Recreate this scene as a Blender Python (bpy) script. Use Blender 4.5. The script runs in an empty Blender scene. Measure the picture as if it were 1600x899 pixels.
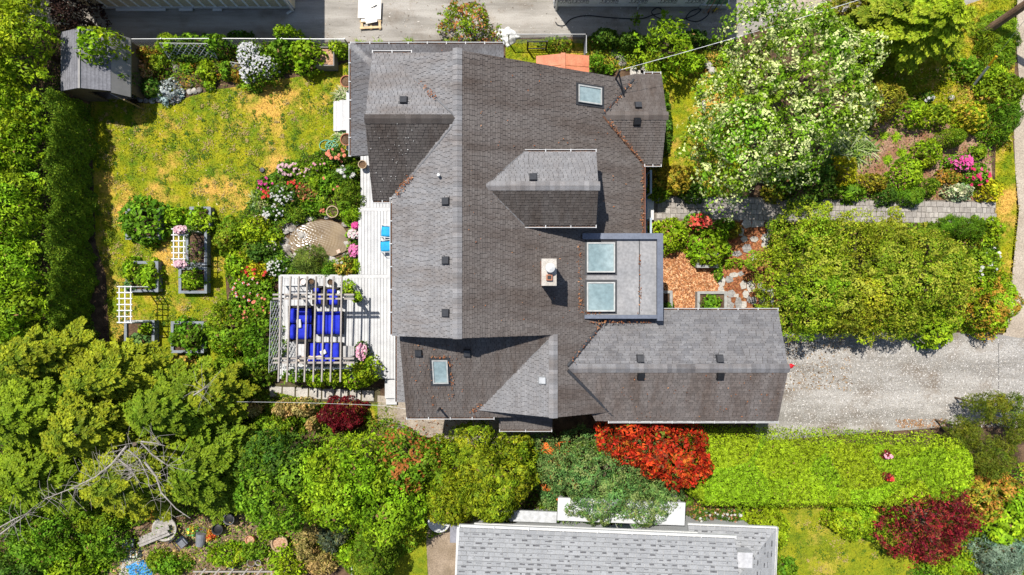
import bpy, math, random
import numpy as np
from mathutils import Vector, Matrix
random.seed(7); RNG = np.random.default_rng(11)
SC = bpy.context.scene; COL = SC.collection
R = math.radians
# ------------------------------------------------------------------ camera, sky, sun, exposure
CH = 30.48
cam = bpy.data.cameras.new('camera'); cam.lens = 24; cam.sensor_width = 36; cam.clip_end = 2000
co = bpy.data.objects.new('camera', cam); COL.objects.link(co); co.location = (0, 0, CH); SC.camera = co
SUN_D = Vector((.57*.423, -.82*.423, -.906)).normalized()      # direction the light travels
w = bpy.data.worlds.new('World'); SC.world = w; w.use_nodes = True
nt = w.node_tree; bg = nt.nodes['Background']; sky = nt.nodes.new('ShaderNodeTexSky'); sky.sky_type = 'NISHITA'
sky.sun_disc = False; sky.sun_elevation = R(65); sky.sun_rotation = math.atan2(-.57, .82)
nt.links.new(sky.outputs[0], bg.inputs[0]); bg.inputs[1].default_value = .1
sl = bpy.data.lights.new('sun', 'SUN'); sl.energy = 4.9; sl.angle = R(.53); sl.color = (1, .955, .88)
so = bpy.data.objects.new('sun', sl); COL.objects.link(so); so.rotation_euler = SUN_D.to_track_quat('-Z', 'Y').to_euler()
so.location = (-20, 30, 60)
SC.view_settings.view_transform = 'Standard'; SC.view_settings.look = 'None'; SC.view_settings.exposure = .5; SC.view_settings.gamma = 1

# ------------------------------------------------------------------ helpers
def G(px, py, z=0.0):
    """photo pixel -> world point at height z (35 px per metre on the ground)"""
    f = (CH - z)/CH/35
    return Vector(((px-800)*f, (449.5-py)*f, z))
def GX(px, z=0): return G(px, 0, z).x
def GY(py, z=0): return G(0, py, z).y
MATS = {}
def nodes(m):
    return m.node_tree.nodes, m.node_tree.links
def mat(name, col, rough=.7, var=.15, scale=6, col2=None, scale2=None, bump=0, metal=0, spec=.3, detail=4, thresh=(.35, .65), bscale=None):
    """principled material whose colour wanders between col and col2 with noise in object space"""
    if name in MATS: return MATS[name]
    m = bpy.data.materials.new(name); m.use_nodes = True; N, L = nodes(m); b = N['Principled BSDF']
    b.inputs['Roughness'].default_value = rough; b.inputs['Metallic'].default_value = metal
    b.inputs['Specular IOR Level'].default_value = spec
    tc = N.new('ShaderNodeNewGeometry')
    n1 = N.new('ShaderNodeTexNoise'); n1.inputs['Scale'].default_value = scale; n1.inputs['Detail'].default_value = detail
    L.new(tc.outputs['Position'], n1.inputs['Vector'])
    rp = N.new('ShaderNodeValToRGB'); rp.color_ramp.elements[0].position = thresh[0]; rp.color_ramp.elements[1].position = thresh[1]
    c2 = col2 if col2 else tuple(min(1, c*(1+var)) for c in col)
    c1 = col if col2 else tuple(c*(1-var) for c in col)
    rp.color_ramp.elements[0].color = (*c1, 1); rp.color_ramp.elements[1].color = (*c2, 1)
    L.new(n1.outputs['Fac'], rp.inputs['Fac']); out = rp.outputs['Color']
    if scale2:
        n2 = N.new('ShaderNodeTexNoise'); n2.inputs['Scale'].default_value = scale2; n2.inputs['Detail'].default_value = 3
        L.new(tc.outputs['Position'], n2.inputs['Vector'])
        mr = N.new('ShaderNodeMapRange'); mr.inputs['From Min'].default_value = .3; mr.inputs['From Max'].default_value = .7
        mr.inputs['To Min'].default_value = 1-var*1.6; mr.inputs['To Max'].default_value = 1+var*1.6
        L.new(n2.outputs['Fac'], mr.inputs['Value'])
        mx = N.new('ShaderNodeVectorMath'); mx.operation = 'SCALE'
        L.new(out, mx.inputs[0]); L.new(mr.outputs['Result'], mx.inputs['Scale']); out = mx.outputs['Vector']
    L.new(out, b.inputs['Base Color'])
    if bump:
        nb = N.new('ShaderNodeTexNoise'); nb.inputs['Scale'].default_value = bscale or (scale2 or scale)*2; nb.inputs['Detail'].default_value = 3
        L.new(tc.outputs['Position'], nb.inputs['Vector'])
        bp = N.new('ShaderNodeBump'); bp.inputs['Strength'].default_value = bump; bp.inputs['Distance'].default_value = .03
        L.new(nb.outputs['Fac'], bp.inputs['Height']); L.new(bp.outputs['Normal'], b.inputs['Normal'])
    MATS[name] = m; return m
def attr_mat(name, rough=.55, trans=.0, spec=.25, stain=None):
    """colour from the mesh's own 'Col' attribute (per leaf, per shingle)"""
    if name in MATS: return MATS[name]
    m = bpy.data.materials.new(name); m.use_nodes = True; N, L = nodes(m); b = N['Principled BSDF']
    a = N.new('ShaderNodeAttribute'); a.attribute_name = 'Col'; out = a.outputs['Color']
    b.inputs['Roughness'].default_value = rough; b.inputs['Specular IOR Level'].default_value = spec
    if stain:
        tc = N.new('ShaderNodeNewGeometry'); n1 = N.new('ShaderNodeTexNoise'); n1.inputs['Scale'].default_value = stain[1]; n1.inputs['Detail'].default_value = 6
        n1.inputs['Roughness'].default_value = .7; mp = N.new('ShaderNodeVectorMath'); mp.operation = 'MULTIPLY'; mp.inputs[1].default_value = stain[2]
        L.new(tc.outputs['Position'], mp.inputs[0]); L.new(mp.outputs[0], n1.inputs['Vector'])
        rp = N.new('ShaderNodeValToRGB'); rp.color_ramp.elements[0].position = .42; rp.color_ramp.elements[1].position = .68
        rp.color_ramp.elements[0].color = (1, 1, 1, 1); rp.color_ramp.elements[1].color = (*stain[0], 1)
        L.new(n1.outputs['Fac'], rp.inputs['Fac'])
        n2 = N.new('ShaderNodeTexNoise'); n2.inputs['Scale'].default_value = 45; n2.inputs['Detail'].default_value = 2
        L.new(tc.outputs['Position'], n2.inputs['Vector'])
        mr = N.new('ShaderNodeMapRange'); mr.inputs['From Min'].default_value = .3; mr.inputs['From Max'].default_value = .7; mr.inputs['To Min'].default_value = .75; mr.inputs['To Max'].default_value = 1.25
        L.new(n2.outputs['Fac'], mr.inputs['Value'])
        mm = N.new('ShaderNodeMix'); mm.data_type = 'RGBA'; mm.blend_type = 'MULTIPLY'; mm.inputs['Factor'].default_value = 1
        L.new(out, mm.inputs['A']); L.new(rp.outputs['Color'], mm.inputs['B'])
        vs = N.new('ShaderNodeVectorMath'); vs.operation = 'SCALE'; L.new(mm.outputs['Result'], vs.inputs[0]); L.new(mr.outputs['Result'], vs.inputs['Scale'])
        out = vs.outputs['Vector']
    L.new(out, b.inputs['Base Color'])
    if trans:
        t = N.new('ShaderNodeBsdfTranslucent'); mx = N.new('ShaderNodeMixShader'); mx.inputs[0].default_value = trans
        L.new(out, t.inputs['Color']); L.new(b.outputs[0], mx.inputs[1]); L.new(t.outputs[0], mx.inputs[2])
        L.new(mx.outputs[0], N['Material Output'].inputs['Surface'])
    MATS[name] = m; return m
def leafmat(): return attr_mat('leaf', .6, .2, .12)

def link(name, me, parent=None, m=None):
    o = bpy.data.objects.new(name, me); COL.objects.link(o)
    if m is not None and not me.materials: me.materials.append(m)
    if parent is not None:
        o.parent = parent; o.matrix_parent_inverse = Matrix.Translation(parent.location).inverted() if parent.type == 'EMPTY' else Matrix()
    return o
def T(o, label, cat, group=None):
    o['label'] = label; o['category'] = cat
    if group: o['group'] = group
    return o
def S(o): o['kind'] = 'structure'; return o
def STUFF(o, label=None, cat=None):
    o['kind'] = 'stuff'
    if label: o['label'] = label; o['category'] = cat
    return o
def thing(name, label, cat, loc=(0, 0, 0), group=None):
    o = bpy.data.objects.new(name, None); COL.objects.link(o); o.location = loc; o.empty_display_size = .2
    return T(o, label, cat, group)
class MB:
    def __init__(s): s.v = []; s.f = []
    def add(s, vs, fs):
        k = len(s.v); s.v += [tuple(v) for v in vs]; s.f += [tuple(i+k for i in f) for f in fs]; return s
    def hexa(s, p):  # 4 bottom, 4 top, counter-clockwise
        return s.add(p, [(3, 2, 1, 0), (4, 5, 6, 7), (0, 1, 5, 4), (1, 2, 6, 5), (2, 3, 7, 6), (3, 0, 4, 7)])
    def box(s, x0, x1, y0, y1, z0, z1):
        return s.hexa([(x0, y0, z0), (x1, y0, z0), (x1, y1, z0), (x0, y1, z0), (x0, y0, z1), (x1, y0, z1), (x1, y1, z1), (x0, y1, z1)])
    def rbox(s, c, sx, sy, sz, rz=0, tilt=None):
        """box centred at c on its base, turned by rz"""
        ca, sa = math.cos(rz), math.sin(rz); p = []
        for z in (0, sz):
            for a, b in ((-1, -1), (1, -1), (1, 1), (-1, 1)):
                x, y = a*sx/2, b*sy/2; zz = z
                if tilt: zz = z + tilt[0]*x + tilt[1]*y
                p.append((c[0]+x*ca-y*sa, c[1]+x*sa+y*ca, c[2]+zz))
        return s.hexa(p)
    def cushion(s, c, sx, sy, sz, rz=0):
        """soft pillow box: rounded in plan and section"""
        n = 6; vs = []; fs = []; ca, sa = math.cos(rz), math.sin(rz)
        def pt(u, v, top):
            e = 1-max(abs(u), abs(v))**6*.9
            k = 1-.06*(abs(u)*abs(v))
            x, y = u*sx/2*k, v*sy/2*k; z = sz*.5 + (1 if top else -1)*sz*.5*(e**.5)
            return (c[0]+x*ca-y*sa, c[1]+x*sa+y*ca, c[2]+z)
        for top in (0, 1):
            b = len(vs)
            for i in range(n+1):
                for j in range(n+1): vs.append(pt(-1+2*i/n, -1+2*j/n, top))
            for i in range(n):
                for j in range(n):
                    q = (b+i*(n+1)+j, b+(i+1)*(n+1)+j, b+(i+1)*(n+1)+j+1, b+i*(n+1)+j+1); fs.append(q if top else q[::-1])
        m_ = (n+1)**2
        for i in range(n):
            for (a, b) in (((i, 0), (i+1, 0)), ((i+1, n), (i, n)), ((0, i+1), (0, i)), ((n, i), (n, i+1))):
                A, B = a[0]*(n+1)+a[1], b[0]*(n+1)+b[1]; fs.append((A, B, B+m_, A+m_))
        return s.add(vs, fs)
    def tube(s, path, r0, r1=None, n=6, caps=True):
        r1 = r0 if r1 is None else r1; path = [Vector(p) for p in path]; k = len(s.v); m = len(path)
        for i, p in enumerate(path):
            d = (path[min(i+1, m-1)]-path[max(i-1, 0)]).normalized()
            a = d.orthogonal().normalized() if abs(d.z) > .95 else d.cross(Vector((0, 0, 1))).normalized()
            if i and a.dot(pa) < 0: a = -a
            pa = a; b = d.cross(a); r = r0+(r1-r0)*i/max(1, m-1)
            for j in range(n):
                t = 2*math.pi*j/n; s.v.append(tuple(p+a*math.cos(t)*r+b*math.sin(t)*r))
        for i in range(m-1):
            for j in range(n):
                j2 = (j+1) % n; s.f.append((k+i*n+j, k+i*n+j2, k+(i+1)*n+j2, k+(i+1)*n+j))
        if caps: s.f.append(tuple(k+j for j in range(n))[::-1]); s.f.append(tuple(k+(m-1)*n+j for j in range(n)))
        return s
    def lathe(s, c, prof, n=16):
        k = len(s.v); m = len(prof)
        for r, z in prof:
            for j in range(n):
                t = 2*math.pi*j/n; s.v.append((c[0]+r*math.cos(t), c[1]+r*math.sin(t), c[2]+z))
        for i in range(m-1):
            for j in range(n):
                j2 = (j+1) % n; s.f.append((k+i*n+j, k+i*n+j2, k+(i+1)*n+j2, k+(i+1)*n+j))
        return s
    def poly(s, pts, z0, z1):
        n = len(pts); return s.add([(*p[:2], z0) for p in pts]+[(*p[:2], z1) for p in pts],
            [tuple(range(n))[::-1], tuple(range(n, 2*n))]+[(i, (i+1) % n, n+(i+1) % n, n+i) for i in range(n)])
    def extr(s, prof, axis, a0, a1):
        """profile of (h, z) pairs extruded along axis 'x' or 'y' from a0 to a1"""
        n = len(prof); f = (lambda h, z, a: (a, h, z)) if axis == 'x' else (lambda h, z, a: (h, a, z))
        return s.add([f(h, z, a0) for h, z in prof]+[f(h, z, a1) for h, z in prof],
            [tuple(range(n)), tuple(range(n, 2*n))[::-1]]+[(i, n+i, n+(i+1) % n, (i+1) % n) for i in range(n)])
    def mesh(s, name):
        me = bpy.data.meshes.new(name); me.from_pydata(s.v, [], s.f); me.update(); return me
    def build(s, name, m, parent=None, smooth=False):
        me = s.mesh(name)
        if smooth: me.shade_smooth()
        return link(name, me, parent, m)
def quads_mesh(name, V, C=None):
    """V: (n,4,3) quads, C: (n,3) colours -> mesh with a 'Col' attribute"""
    n = len(V); me = bpy.data.meshes.new(name)
    me.vertices.add(n*4); me.vertices.foreach_set('co', np.ascontiguousarray(V, dtype=np.float32).ravel())
    me.loops.add(n*4); me.loops.foreach_set('vertex_index', np.arange(n*4, dtype=np.int32))
    me.polygons.add(n); me.polygons.foreach_set('loop_start', np.arange(0, n*4, 4, dtype=np.int32))
    if C is not None:
        a = me.color_attributes.new('Col', 'FLOAT_COLOR', 'POINT')
        c4 = np.ones((n, 4, 4), dtype=np.float32); c4[:, :, :3] = np.asarray(C)[:, None, :]; a.data.foreach_set('color', c4.ravel())
    me.update(calc_edges=True); return me
def unit(a): return a/np.maximum(np.linalg.norm(a, axis=-1, keepdims=True), 1e-6)

# ------------------------------------------------------------------ ground materials
def lawn_mat(name, g1, g2, tan, amount):
    m = bpy.data.materials.new(name); m.use_nodes = True; N, L = nodes(m); b = N['Principled BSDF']; b.inputs['Roughness'].default_value = .8
    b.inputs['Specular IOR Level'].default_value = .15
    tc = N.new('ShaderNodeNewGeometry')
    def noise(sc, det, rough=.55):
        n = N.new('ShaderNodeTexNoise'); n.inputs['Scale'].default_value = sc; n.inputs['Detail'].default_value = det; n.inputs['Roughness'].default_value = rough
        mp = N.new('ShaderNodeVectorMath'); mp.operation = 'MULTIPLY'; mp.inputs[1].default_value = (1, 1, 0)
        L.new(tc.outputs['Position'], mp.inputs[0]); L.new(mp.outputs[0], n.inputs['Vector']); return n
    def ramp(src, p0, p1, c0, c1):
        r = N.new('ShaderNodeValToRGB'); r.color_ramp.elements[0].position = p0; r.color_ramp.elements[1].position = p1
        r.color_ramp.elements[0].color = (*c0, 1); r.color_ramp.elements[1].color = (*c1, 1); L.new(src, r.inputs['Fac']); return r
    a = ramp(noise(1.1, 7, .75).outputs['Fac'], .38, .62, g1, g2)
    t = ramp(noise(.40, 8, .70).outputs['Fac'], .62-amount, .74-amount, (0, 0, 0), (1, 1, 1))
    mx = N.new('ShaderNodeMix'); mx.data_type = 'RGBA'; L.new(t.outputs['Color'], mx.inputs['Factor']); L.new(a.outputs['Color'], mx.inputs['A']); mx.inputs['B'].default_value = (*tan, 1)
    f = ramp(noise(22, 3).outputs['Fac'], .3, .7, (.6, .6, .6), (1.35, 1.35, 1.35))
    mm = N.new('ShaderNodeMix'); mm.data_type = 'RGBA'; mm.blend_type = 'MULTIPLY'; mm.inputs['Factor'].default_value = 1
    L.new(mx.outputs['Result'], mm.inputs['A']); L.new(f.outputs['Color'], mm.inputs['B']); L.new(mm.outputs['Result'], b.inputs['Base Color'])
    MATS[name] = m; return m
M_LAWN = lawn_mat('lawn', (.09, .155, .003), (.285, .265, .006), (.50, .30, .06), .125)
M_LAWN2 = lawn_mat('lawn_lush', (.11, .16, .006), (.25, .25, .010), (.38, .29, .05), .08)
M_SOIL = mat('soil', (.045, .026, .016), .95, .3, 3, (.13, .08, .045), 25, .8)
M_GRAVEL = mat('gravel', (.30, .285, .26), .9, .28, .8, (.42, .40, .37), 28, .9)
def drive_mat(nm='driveway_gravel', c0=(.19, .178, .162), c1=(.43, .41, .38), dirt=(.60, .52, .44)):
    m = bpy.data.materials.new(nm); m.use_nodes = True; N, L = nodes(m); b = N['Principled BSDF']; b.inputs['Roughness'].default_value = .92; tc = N.new('ShaderNodeNewGeometry')
    def nz(sc, vec=(1, 1, 0), det=4):
        mp = N.new('ShaderNodeVectorMath'); mp.operation = 'MULTIPLY'; mp.inputs[1].default_value = vec; L.new(tc.outputs['Position'], mp.inputs[0]); n = N.new('ShaderNodeTexNoise'); n.inputs['Scale'].default_value = sc; n.inputs['Detail'].default_value = det; n.inputs['Roughness'].default_value = .65; L.new(mp.outputs[0], n.inputs['Vector']); return n.outputs['Fac']
    def rmp(src, p0, p1, c0, c1):
        r = N.new('ShaderNodeValToRGB'); r.color_ramp.elements[0].position = p0; r.color_ramp.elements[1].position = p1; r.color_ramp.elements[0].color = (*c0, 1); r.color_ramp.elements[1].color = (*c1, 1); L.new(src, r.inputs['Fac']); return r.outputs['Color']
    def mul(a, c): x = N.new('ShaderNodeMix'); x.data_type = 'RGBA'; x.blend_type = 'MULTIPLY'; x.inputs['Factor'].default_value = 1; L.new(a, x.inputs['A']); L.new(c, x.inputs['B']); return x.outputs['Result']
    base = rmp(nz(26, det=2), .3, .7, c0, c1); base = mul(base, rmp(nz(1.0, (.18, 1.3, 0)), .38, .62, (.66, .65, .63), (1.12, 1.12, 1.12))); base = mul(base, rmp(nz(.6), .52, .70, (1, 1, 1), dirt))
    L.new(base, b.inputs['Base Color']); bp = N.new('ShaderNodeBump'); bp.inputs['Strength'].default_value = .8; bp.inputs['Distance'].default_value = .03; L.new(nz(40, det=2), bp.inputs['Height']); L.new(bp.outputs['Normal'], b.inputs['Normal']); return m
M_DRIVE = drive_mat()
M_LANE = drive_mat('lane_concrete', (.27, .25, .222), (.375, .35, .315), (.72, .66, .60))
M_SAND = mat('sandy_road', (.29, .24, .185), .95, .16, .9, (.38, .325, .26), 16, .6)
M_MULCH = mat('bark_mulch', (.16, .06, .022), .95, .45, 5, (.34, .15, .06), 20, 1)
M_CONC = mat('concrete', (.22, .18, .14), .9, .16, 1.5, (.32, .275, .225), 16, .4)
M_WHITE = mat('white_paint', (.52, .52, .51), .5, .05, 4, None, 20, .05)
M_DECK = mat('deck_board', (.385, .385, .39), .6, .09, 3, (.46, .46, .46), 30, .1)
M_DECKSH = mat('deck_joist', (.30, .295, .29), .9)
M_GREY = mat('grey_metal', (.17, .175, .19), .45, .1, 2, None, 12, .05, .2)
M_DGREY = mat('dark_metal', (.035, .036, .04), .5, .15, 8)
M_BLACK = mat('black_plastic', (.012, .012, .013), .5, .2, 8)
M_WOOD = mat('weathered_wood', (.20, .15, .11), .8, .2, 3, (.30, .24, .19), 18, .3)
M_TAUPE = mat('pergola_wood', (.28, .25, .222), .7, .1, 3, None, 18, .2)
M_BWOOD = mat('blue_grey_wood', (.17, .19, .21), .75, .12, 4, None, 20, .2)
M_PINE = mat('fresh_lumber', (.50, .36, .20), .7, .12, 4, None, 15, .1)
M_BLUE = mat('royal_blue_fabric', (.008, .02, .40), .75, .12, 5, None, 60, .15)
M_TEAL = mat('turquoise_fabric', (.015, .27, .50), .75, .12, 5, None, 60, .15)
M_ROCK = mat('rock', (.13, .11, .09), .9, .25, 4, (.28, .255, .225), 14, .5)
M_PALE = mat('pale_stone', (.31, .285, .25), .9, .15, 3, (.41, .385, .35), 18, .3)
M_TERRA = mat('terracotta', (.32, .13, .07), .8, .15, 8)
M_TAN = mat('tan_ceramic', (.38, .28, .18), .6, .15, 8)
M_BARK = mat('bark', (.09, .06, .04), .95, .3, 8, (.16, .12, .085), 30, .6)
M_DEAD = mat('dead_wood', (.24, .21, .185), .9, .15, 8, (.34, .31, .28), 20, .3)
M_WALL = mat('cream_siding', (.42, .41, .38), .8, .06, 2, None, 14, .1)
M_BROWNW = mat('brown_board_siding', (.50, .42, .28), .8, .1, 2, (.56, .48, .33), 16, .15)
M_RED = mat('red_metal_roof', (.42, .13, .065), .6, .1, 2, (.50, .19, .10), 14, .1)
M_NWHITE = mat('neighbour_white', (.46, .47, .48), .6, .05, 3)
def glass_mat(name, tint):
    m = bpy.data.materials.new(name); m.use_nodes = True; N, L = nodes(m); b = N['Principled BSDF']
    b.inputs['Base Color'].default_value = (*tint, 1); b.inputs['Roughness'].default_value = .04; b.inputs['Specular IOR Level'].default_value = .9
    b.inputs['Coat Weight'].default_value = .6; b.inputs['Coat Roughness'].default_value = .02
    MATS[name] = m; return m
M_GLASS = mat('skylight_glass', (.17, .235, .245), .05, .1, .9, (.27, .34, .345), 7, 0, 0, .8); M_WIN = glass_mat('window_glass', (.05, .07, .09))
def water_mat():
    m = bpy.data.materials.new('pond_water'); m.use_nodes = True; N, L = nodes(m); b = N['Principled BSDF']
    b.inputs['Roughness'].default_value = .2; b.inputs['Specular IOR Level'].default_value = .7
    tc = N.new('ShaderNodeNewGeometry'); n = N.new('ShaderNodeTexNoise'); n.inputs['Scale'].default_value = 1.6; n.inputs['Detail'].default_value = 4
    L.new(tc.outputs['Position'], n.inputs['Vector']); r = N.new('ShaderNodeValToRGB'); r.color_ramp.elements[0].position = .35; r.color_ramp.elements[1].position = .7
    r.color_ramp.elements[0].color = (.125, .082, .036, 1); r.color_ramp.elements[1].color = (.20, .14, .07, 1)
    L.new(n.outputs['Fac'], r.inputs['Fac']); L.new(r.outputs['Color'], b.inputs['Base Color'])
    MATS['pond_water'] = m; return m
M_WATER = water_mat()

# ------------------------------------------------------------------ the setting: ground sheets
MB().box(-300, 300, -300, 300, -.6, 0).build('ground', M_SOIL)['kind'] = 'structure'
def sheet(name, pts, z, m, px=True):
    pts = [G(*p, 0) for p in pts] if px else pts
    return S(MB().poly(pts, z-.004, z).build(name, m))
LAWN = [(140, 120), (205, 162), (262, 162), (330, 142), (420, 128), (480, 118), (548, 96), (600, 96), (600, 236), (545, 236), (500, 236), (440, 262), (398, 300), (365, 360), (352, 430), (358, 520), (390, 585), (430, 628), (620, 628), (620, 668), (480, 660), (300, 650), (175, 600), (166, 430), (150, 380)]
LAWN_R = [(1020, 90), (1150, 90), (1180, 200), (1130, 330), (1035, 300)]
LAWN_B = [(1195, 784), (1470, 784), (1470, 940), (1195, 940)]
LAWN_M = [(600, 770), (672, 790), (666, 840), (670, 940), (600, 940)]
LAWN_TR = [(1330, 70), (1590, -20), (1580, 240), (1440, 175), (1370, 130)]
VERGE = [(1556, 230), (1580, 200), (1592, 330), (1572, 520), (1545, 520), (1553, 345)]
STRIP_T = [(790, 62), (918, 62), (1130, 80), (1120, 115), (790, 100)]
for i, (nm, p, m) in enumerate((('lawn', LAWN, M_LAWN), ('lawn', LAWN_R, M_LAWN), ('lawn', LAWN_B, M_LAWN2), ('lawn', LAWN_M, M_LAWN2), ('lawn', LAWN_TR, M_LAWN), ('grass_verge', VERGE, M_LAWN), ('lawn', STRIP_T, M_LAWN))):
    sheet(nm, p, .012, m)
sheet('lane', [(-400, -500), (2000, -500), (2000, 10), (1240, 20), (1150, 62), (880, 58), (545, 66), (180, 66), (125, 40), (-400, 20)], .008, M_LANE)
sheet('driveway', [(1180, 520), (1545, 520), (1590, 528), (2200, 528), (2200, 650), (1540, 655), (1470, 668), (1180, 690)], .016, M_DRIVE)
S(MB().box(GX(1560)-.012, GX(1560)+.012, GY(640), GY(535), .0162, .0205).build('driveway_seam', mat('seam', (.06, .06, .06), .9)))
sheet('road', [(1592, -300), (2300, -300), (2300, 529), (1566, 529), (1578, 430), (1588, 330), (1584, 200), (1592, 120), (1584, 20)], .012, M_SAND)
sheet('mulch_bed', [(1000, 340), (1200, 340), (1215, 400), (1215, 520), (1000, 520)], .010, M_MULCH)
sheet('mulch_bed', [(1300, 195), (1370, 170), (1545, 180), (1552, 316), (1240, 312)], .010, mat('worn_mulch', (.20, .095, .05), .95, .3, 1.6, (.30, .19, .13), 14, .8))
sheet('bare_path', [(662, 795), (722, 795), (730, 940), (672, 940)], .010, mat('packed_dirt', (.19, .145, .10), .95, .15, 2, (.27, .21, .155), 18, .5))
sheet('yard_floor', [(170, 830), (300, 810), (420, 800), (470, 850), (470, 940), (160, 940)], .010, mat('yard_dirt', (.13, .085, .055), .95, .2, 2, (.26, .18, .125), 18, .6))
sheet('concrete_apron', [(590, 618), (858, 640), (858, 692), (800, 700), (690, 690), (630, 672), (590, 664)], .020, M_CONC)  # stops short so dark soil stands in for the deep shade under the eaves
sheet('lane_edge', [(1240, 20), (1290, 0), (1330, -60), (1200, -60)], .018, M_SAND)

# grass blades on the lawns
def in_poly(P, X, Y):
    r = np.zeros(len(X), bool); n = len(P)
    for i in range(n):
        (x0, y0), (x1, y1) = P[i], P[(i+1) % n]
        c = ((y0 > Y) != (y1 > Y)); xi = (x1-x0)*(Y-y0)/((y1-y0) if y1 != y0 else 1e-9)+x0
        r ^= c & (X < xi)
    return r
def grass(name, P, m, dens, label, size=.07):
    W = [G(*p)[:2] for p in P]; xs = [p[0] for p in W]; ys = [p[1] for p in W]
    n = int((max(xs)-min(xs))*(max(ys)-min(ys))*dens)
    X = RNG.uniform(min(xs), max(xs), n); Y = RNG.uniform(min(ys), max(ys), n); k = in_poly(W, X, Y); X, Y = X[k], Y[k]; n = len(X)
    a = RNG.uniform(0, 6.283, n); l = RNG.uniform(.5, 1.3, n)*size; h = RNG.uniform(.2, .8, n)*size*.7
    d = np.stack([np.cos(a), np.sin(a), np.zeros(n)], 1); s = np.stack([-np.sin(a), np.cos(a), np.zeros(n)], 1)*.013
    p0 = np.stack([X, Y, np.full(n, .012)], 1); p1 = p0+d*l[:, None]*.5; p1[:, 2] += h; p2 = p0+d*l[:, None]; p2[:, 2] += h*.7
    V = np.stack([p0-s*.7, p0+s*.7, p1+s, p2], 1)
    STUFF(link(name, quads_mesh(name, V), None, m), label, 'grass')
grass('grass', LAWN, M_LAWN, 420, 'short patchy green and straw coloured lawn grass between hedge and house')
grass('grass', LAWN_R, M_LAWN, 350, 'short lawn grass under the cream flowering tree')
grass('grass', LAWN_B, M_LAWN2, 420, 'lush short grass beside the clipped lime hedge')
grass('grass', LAWN_M, M_LAWN2, 350, 'narrow strip of lawn grass beside the dirt path')
grass('grass', LAWN_TR, M_LAWN, 300, 'rough grass around the utility pole', .12)
grass('grass', VERGE, M_LAWN, 300, 'dry roadside grass along the sandy road', .1)
grass('grass', STRIP_T, M_LAWN, 300, 'weedy grass strip behind the house by the lane', .1)

def weeds(label, P, n):
    W = [G(*p)[:2] for p in P]; xs = [p[0] for p in W]; ys = [p[1] for p in W]; rg = np.random.default_rng(8); X = rg.uniform(min(xs), max(xs), n*2); Y = rg.uniform(min(ys), max(ys), n*2); k = in_poly(W, X, Y); X, Y = X[k][:n], Y[k][:n]; m = 26; r = rg.uniform(.03, .16, len(X))
    cx, cy = np.repeat(X, m), np.repeat(Y, m); rr = np.repeat(r, m); q = len(cx); px, py = cx+rg.normal(0, 1, q)*rr, cy+rg.normal(0, 1, q)*rr; th = rg.uniform(0, 6.28, q); l = rg.uniform(.02, .045, q)[:, None]
    p = np.stack([px, py, rg.uniform(.03, .075, q)], 1); u = np.stack([np.cos(th), np.sin(th), rg.normal(0, .3, q)], 1)*l; v = np.stack([-np.sin(th), np.cos(th), rg.normal(0, .3, q)], 1)*l*.6; base = np.array([(.06, .12, .008), (.10, .16, .01), (.16, .19, .012), (.34, .26, .10)])[rg.integers(0, 4, len(X))]
    STUFF(link('clover', quads_mesh('clover', np.stack([p-u, p+v, p+u, p-v], 1), np.repeat(base, m, 0)*rg.uniform(.7, 1.3, (q, 1))), None, attr_mat('leaf', .6, .2, .12)), label, 'clover')
weeds('clover and weed tufts dotting the patchy lawn', LAWN, 650); weeds('clover and weed tufts in the lower lawn', LAWN_B, 160)
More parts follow.
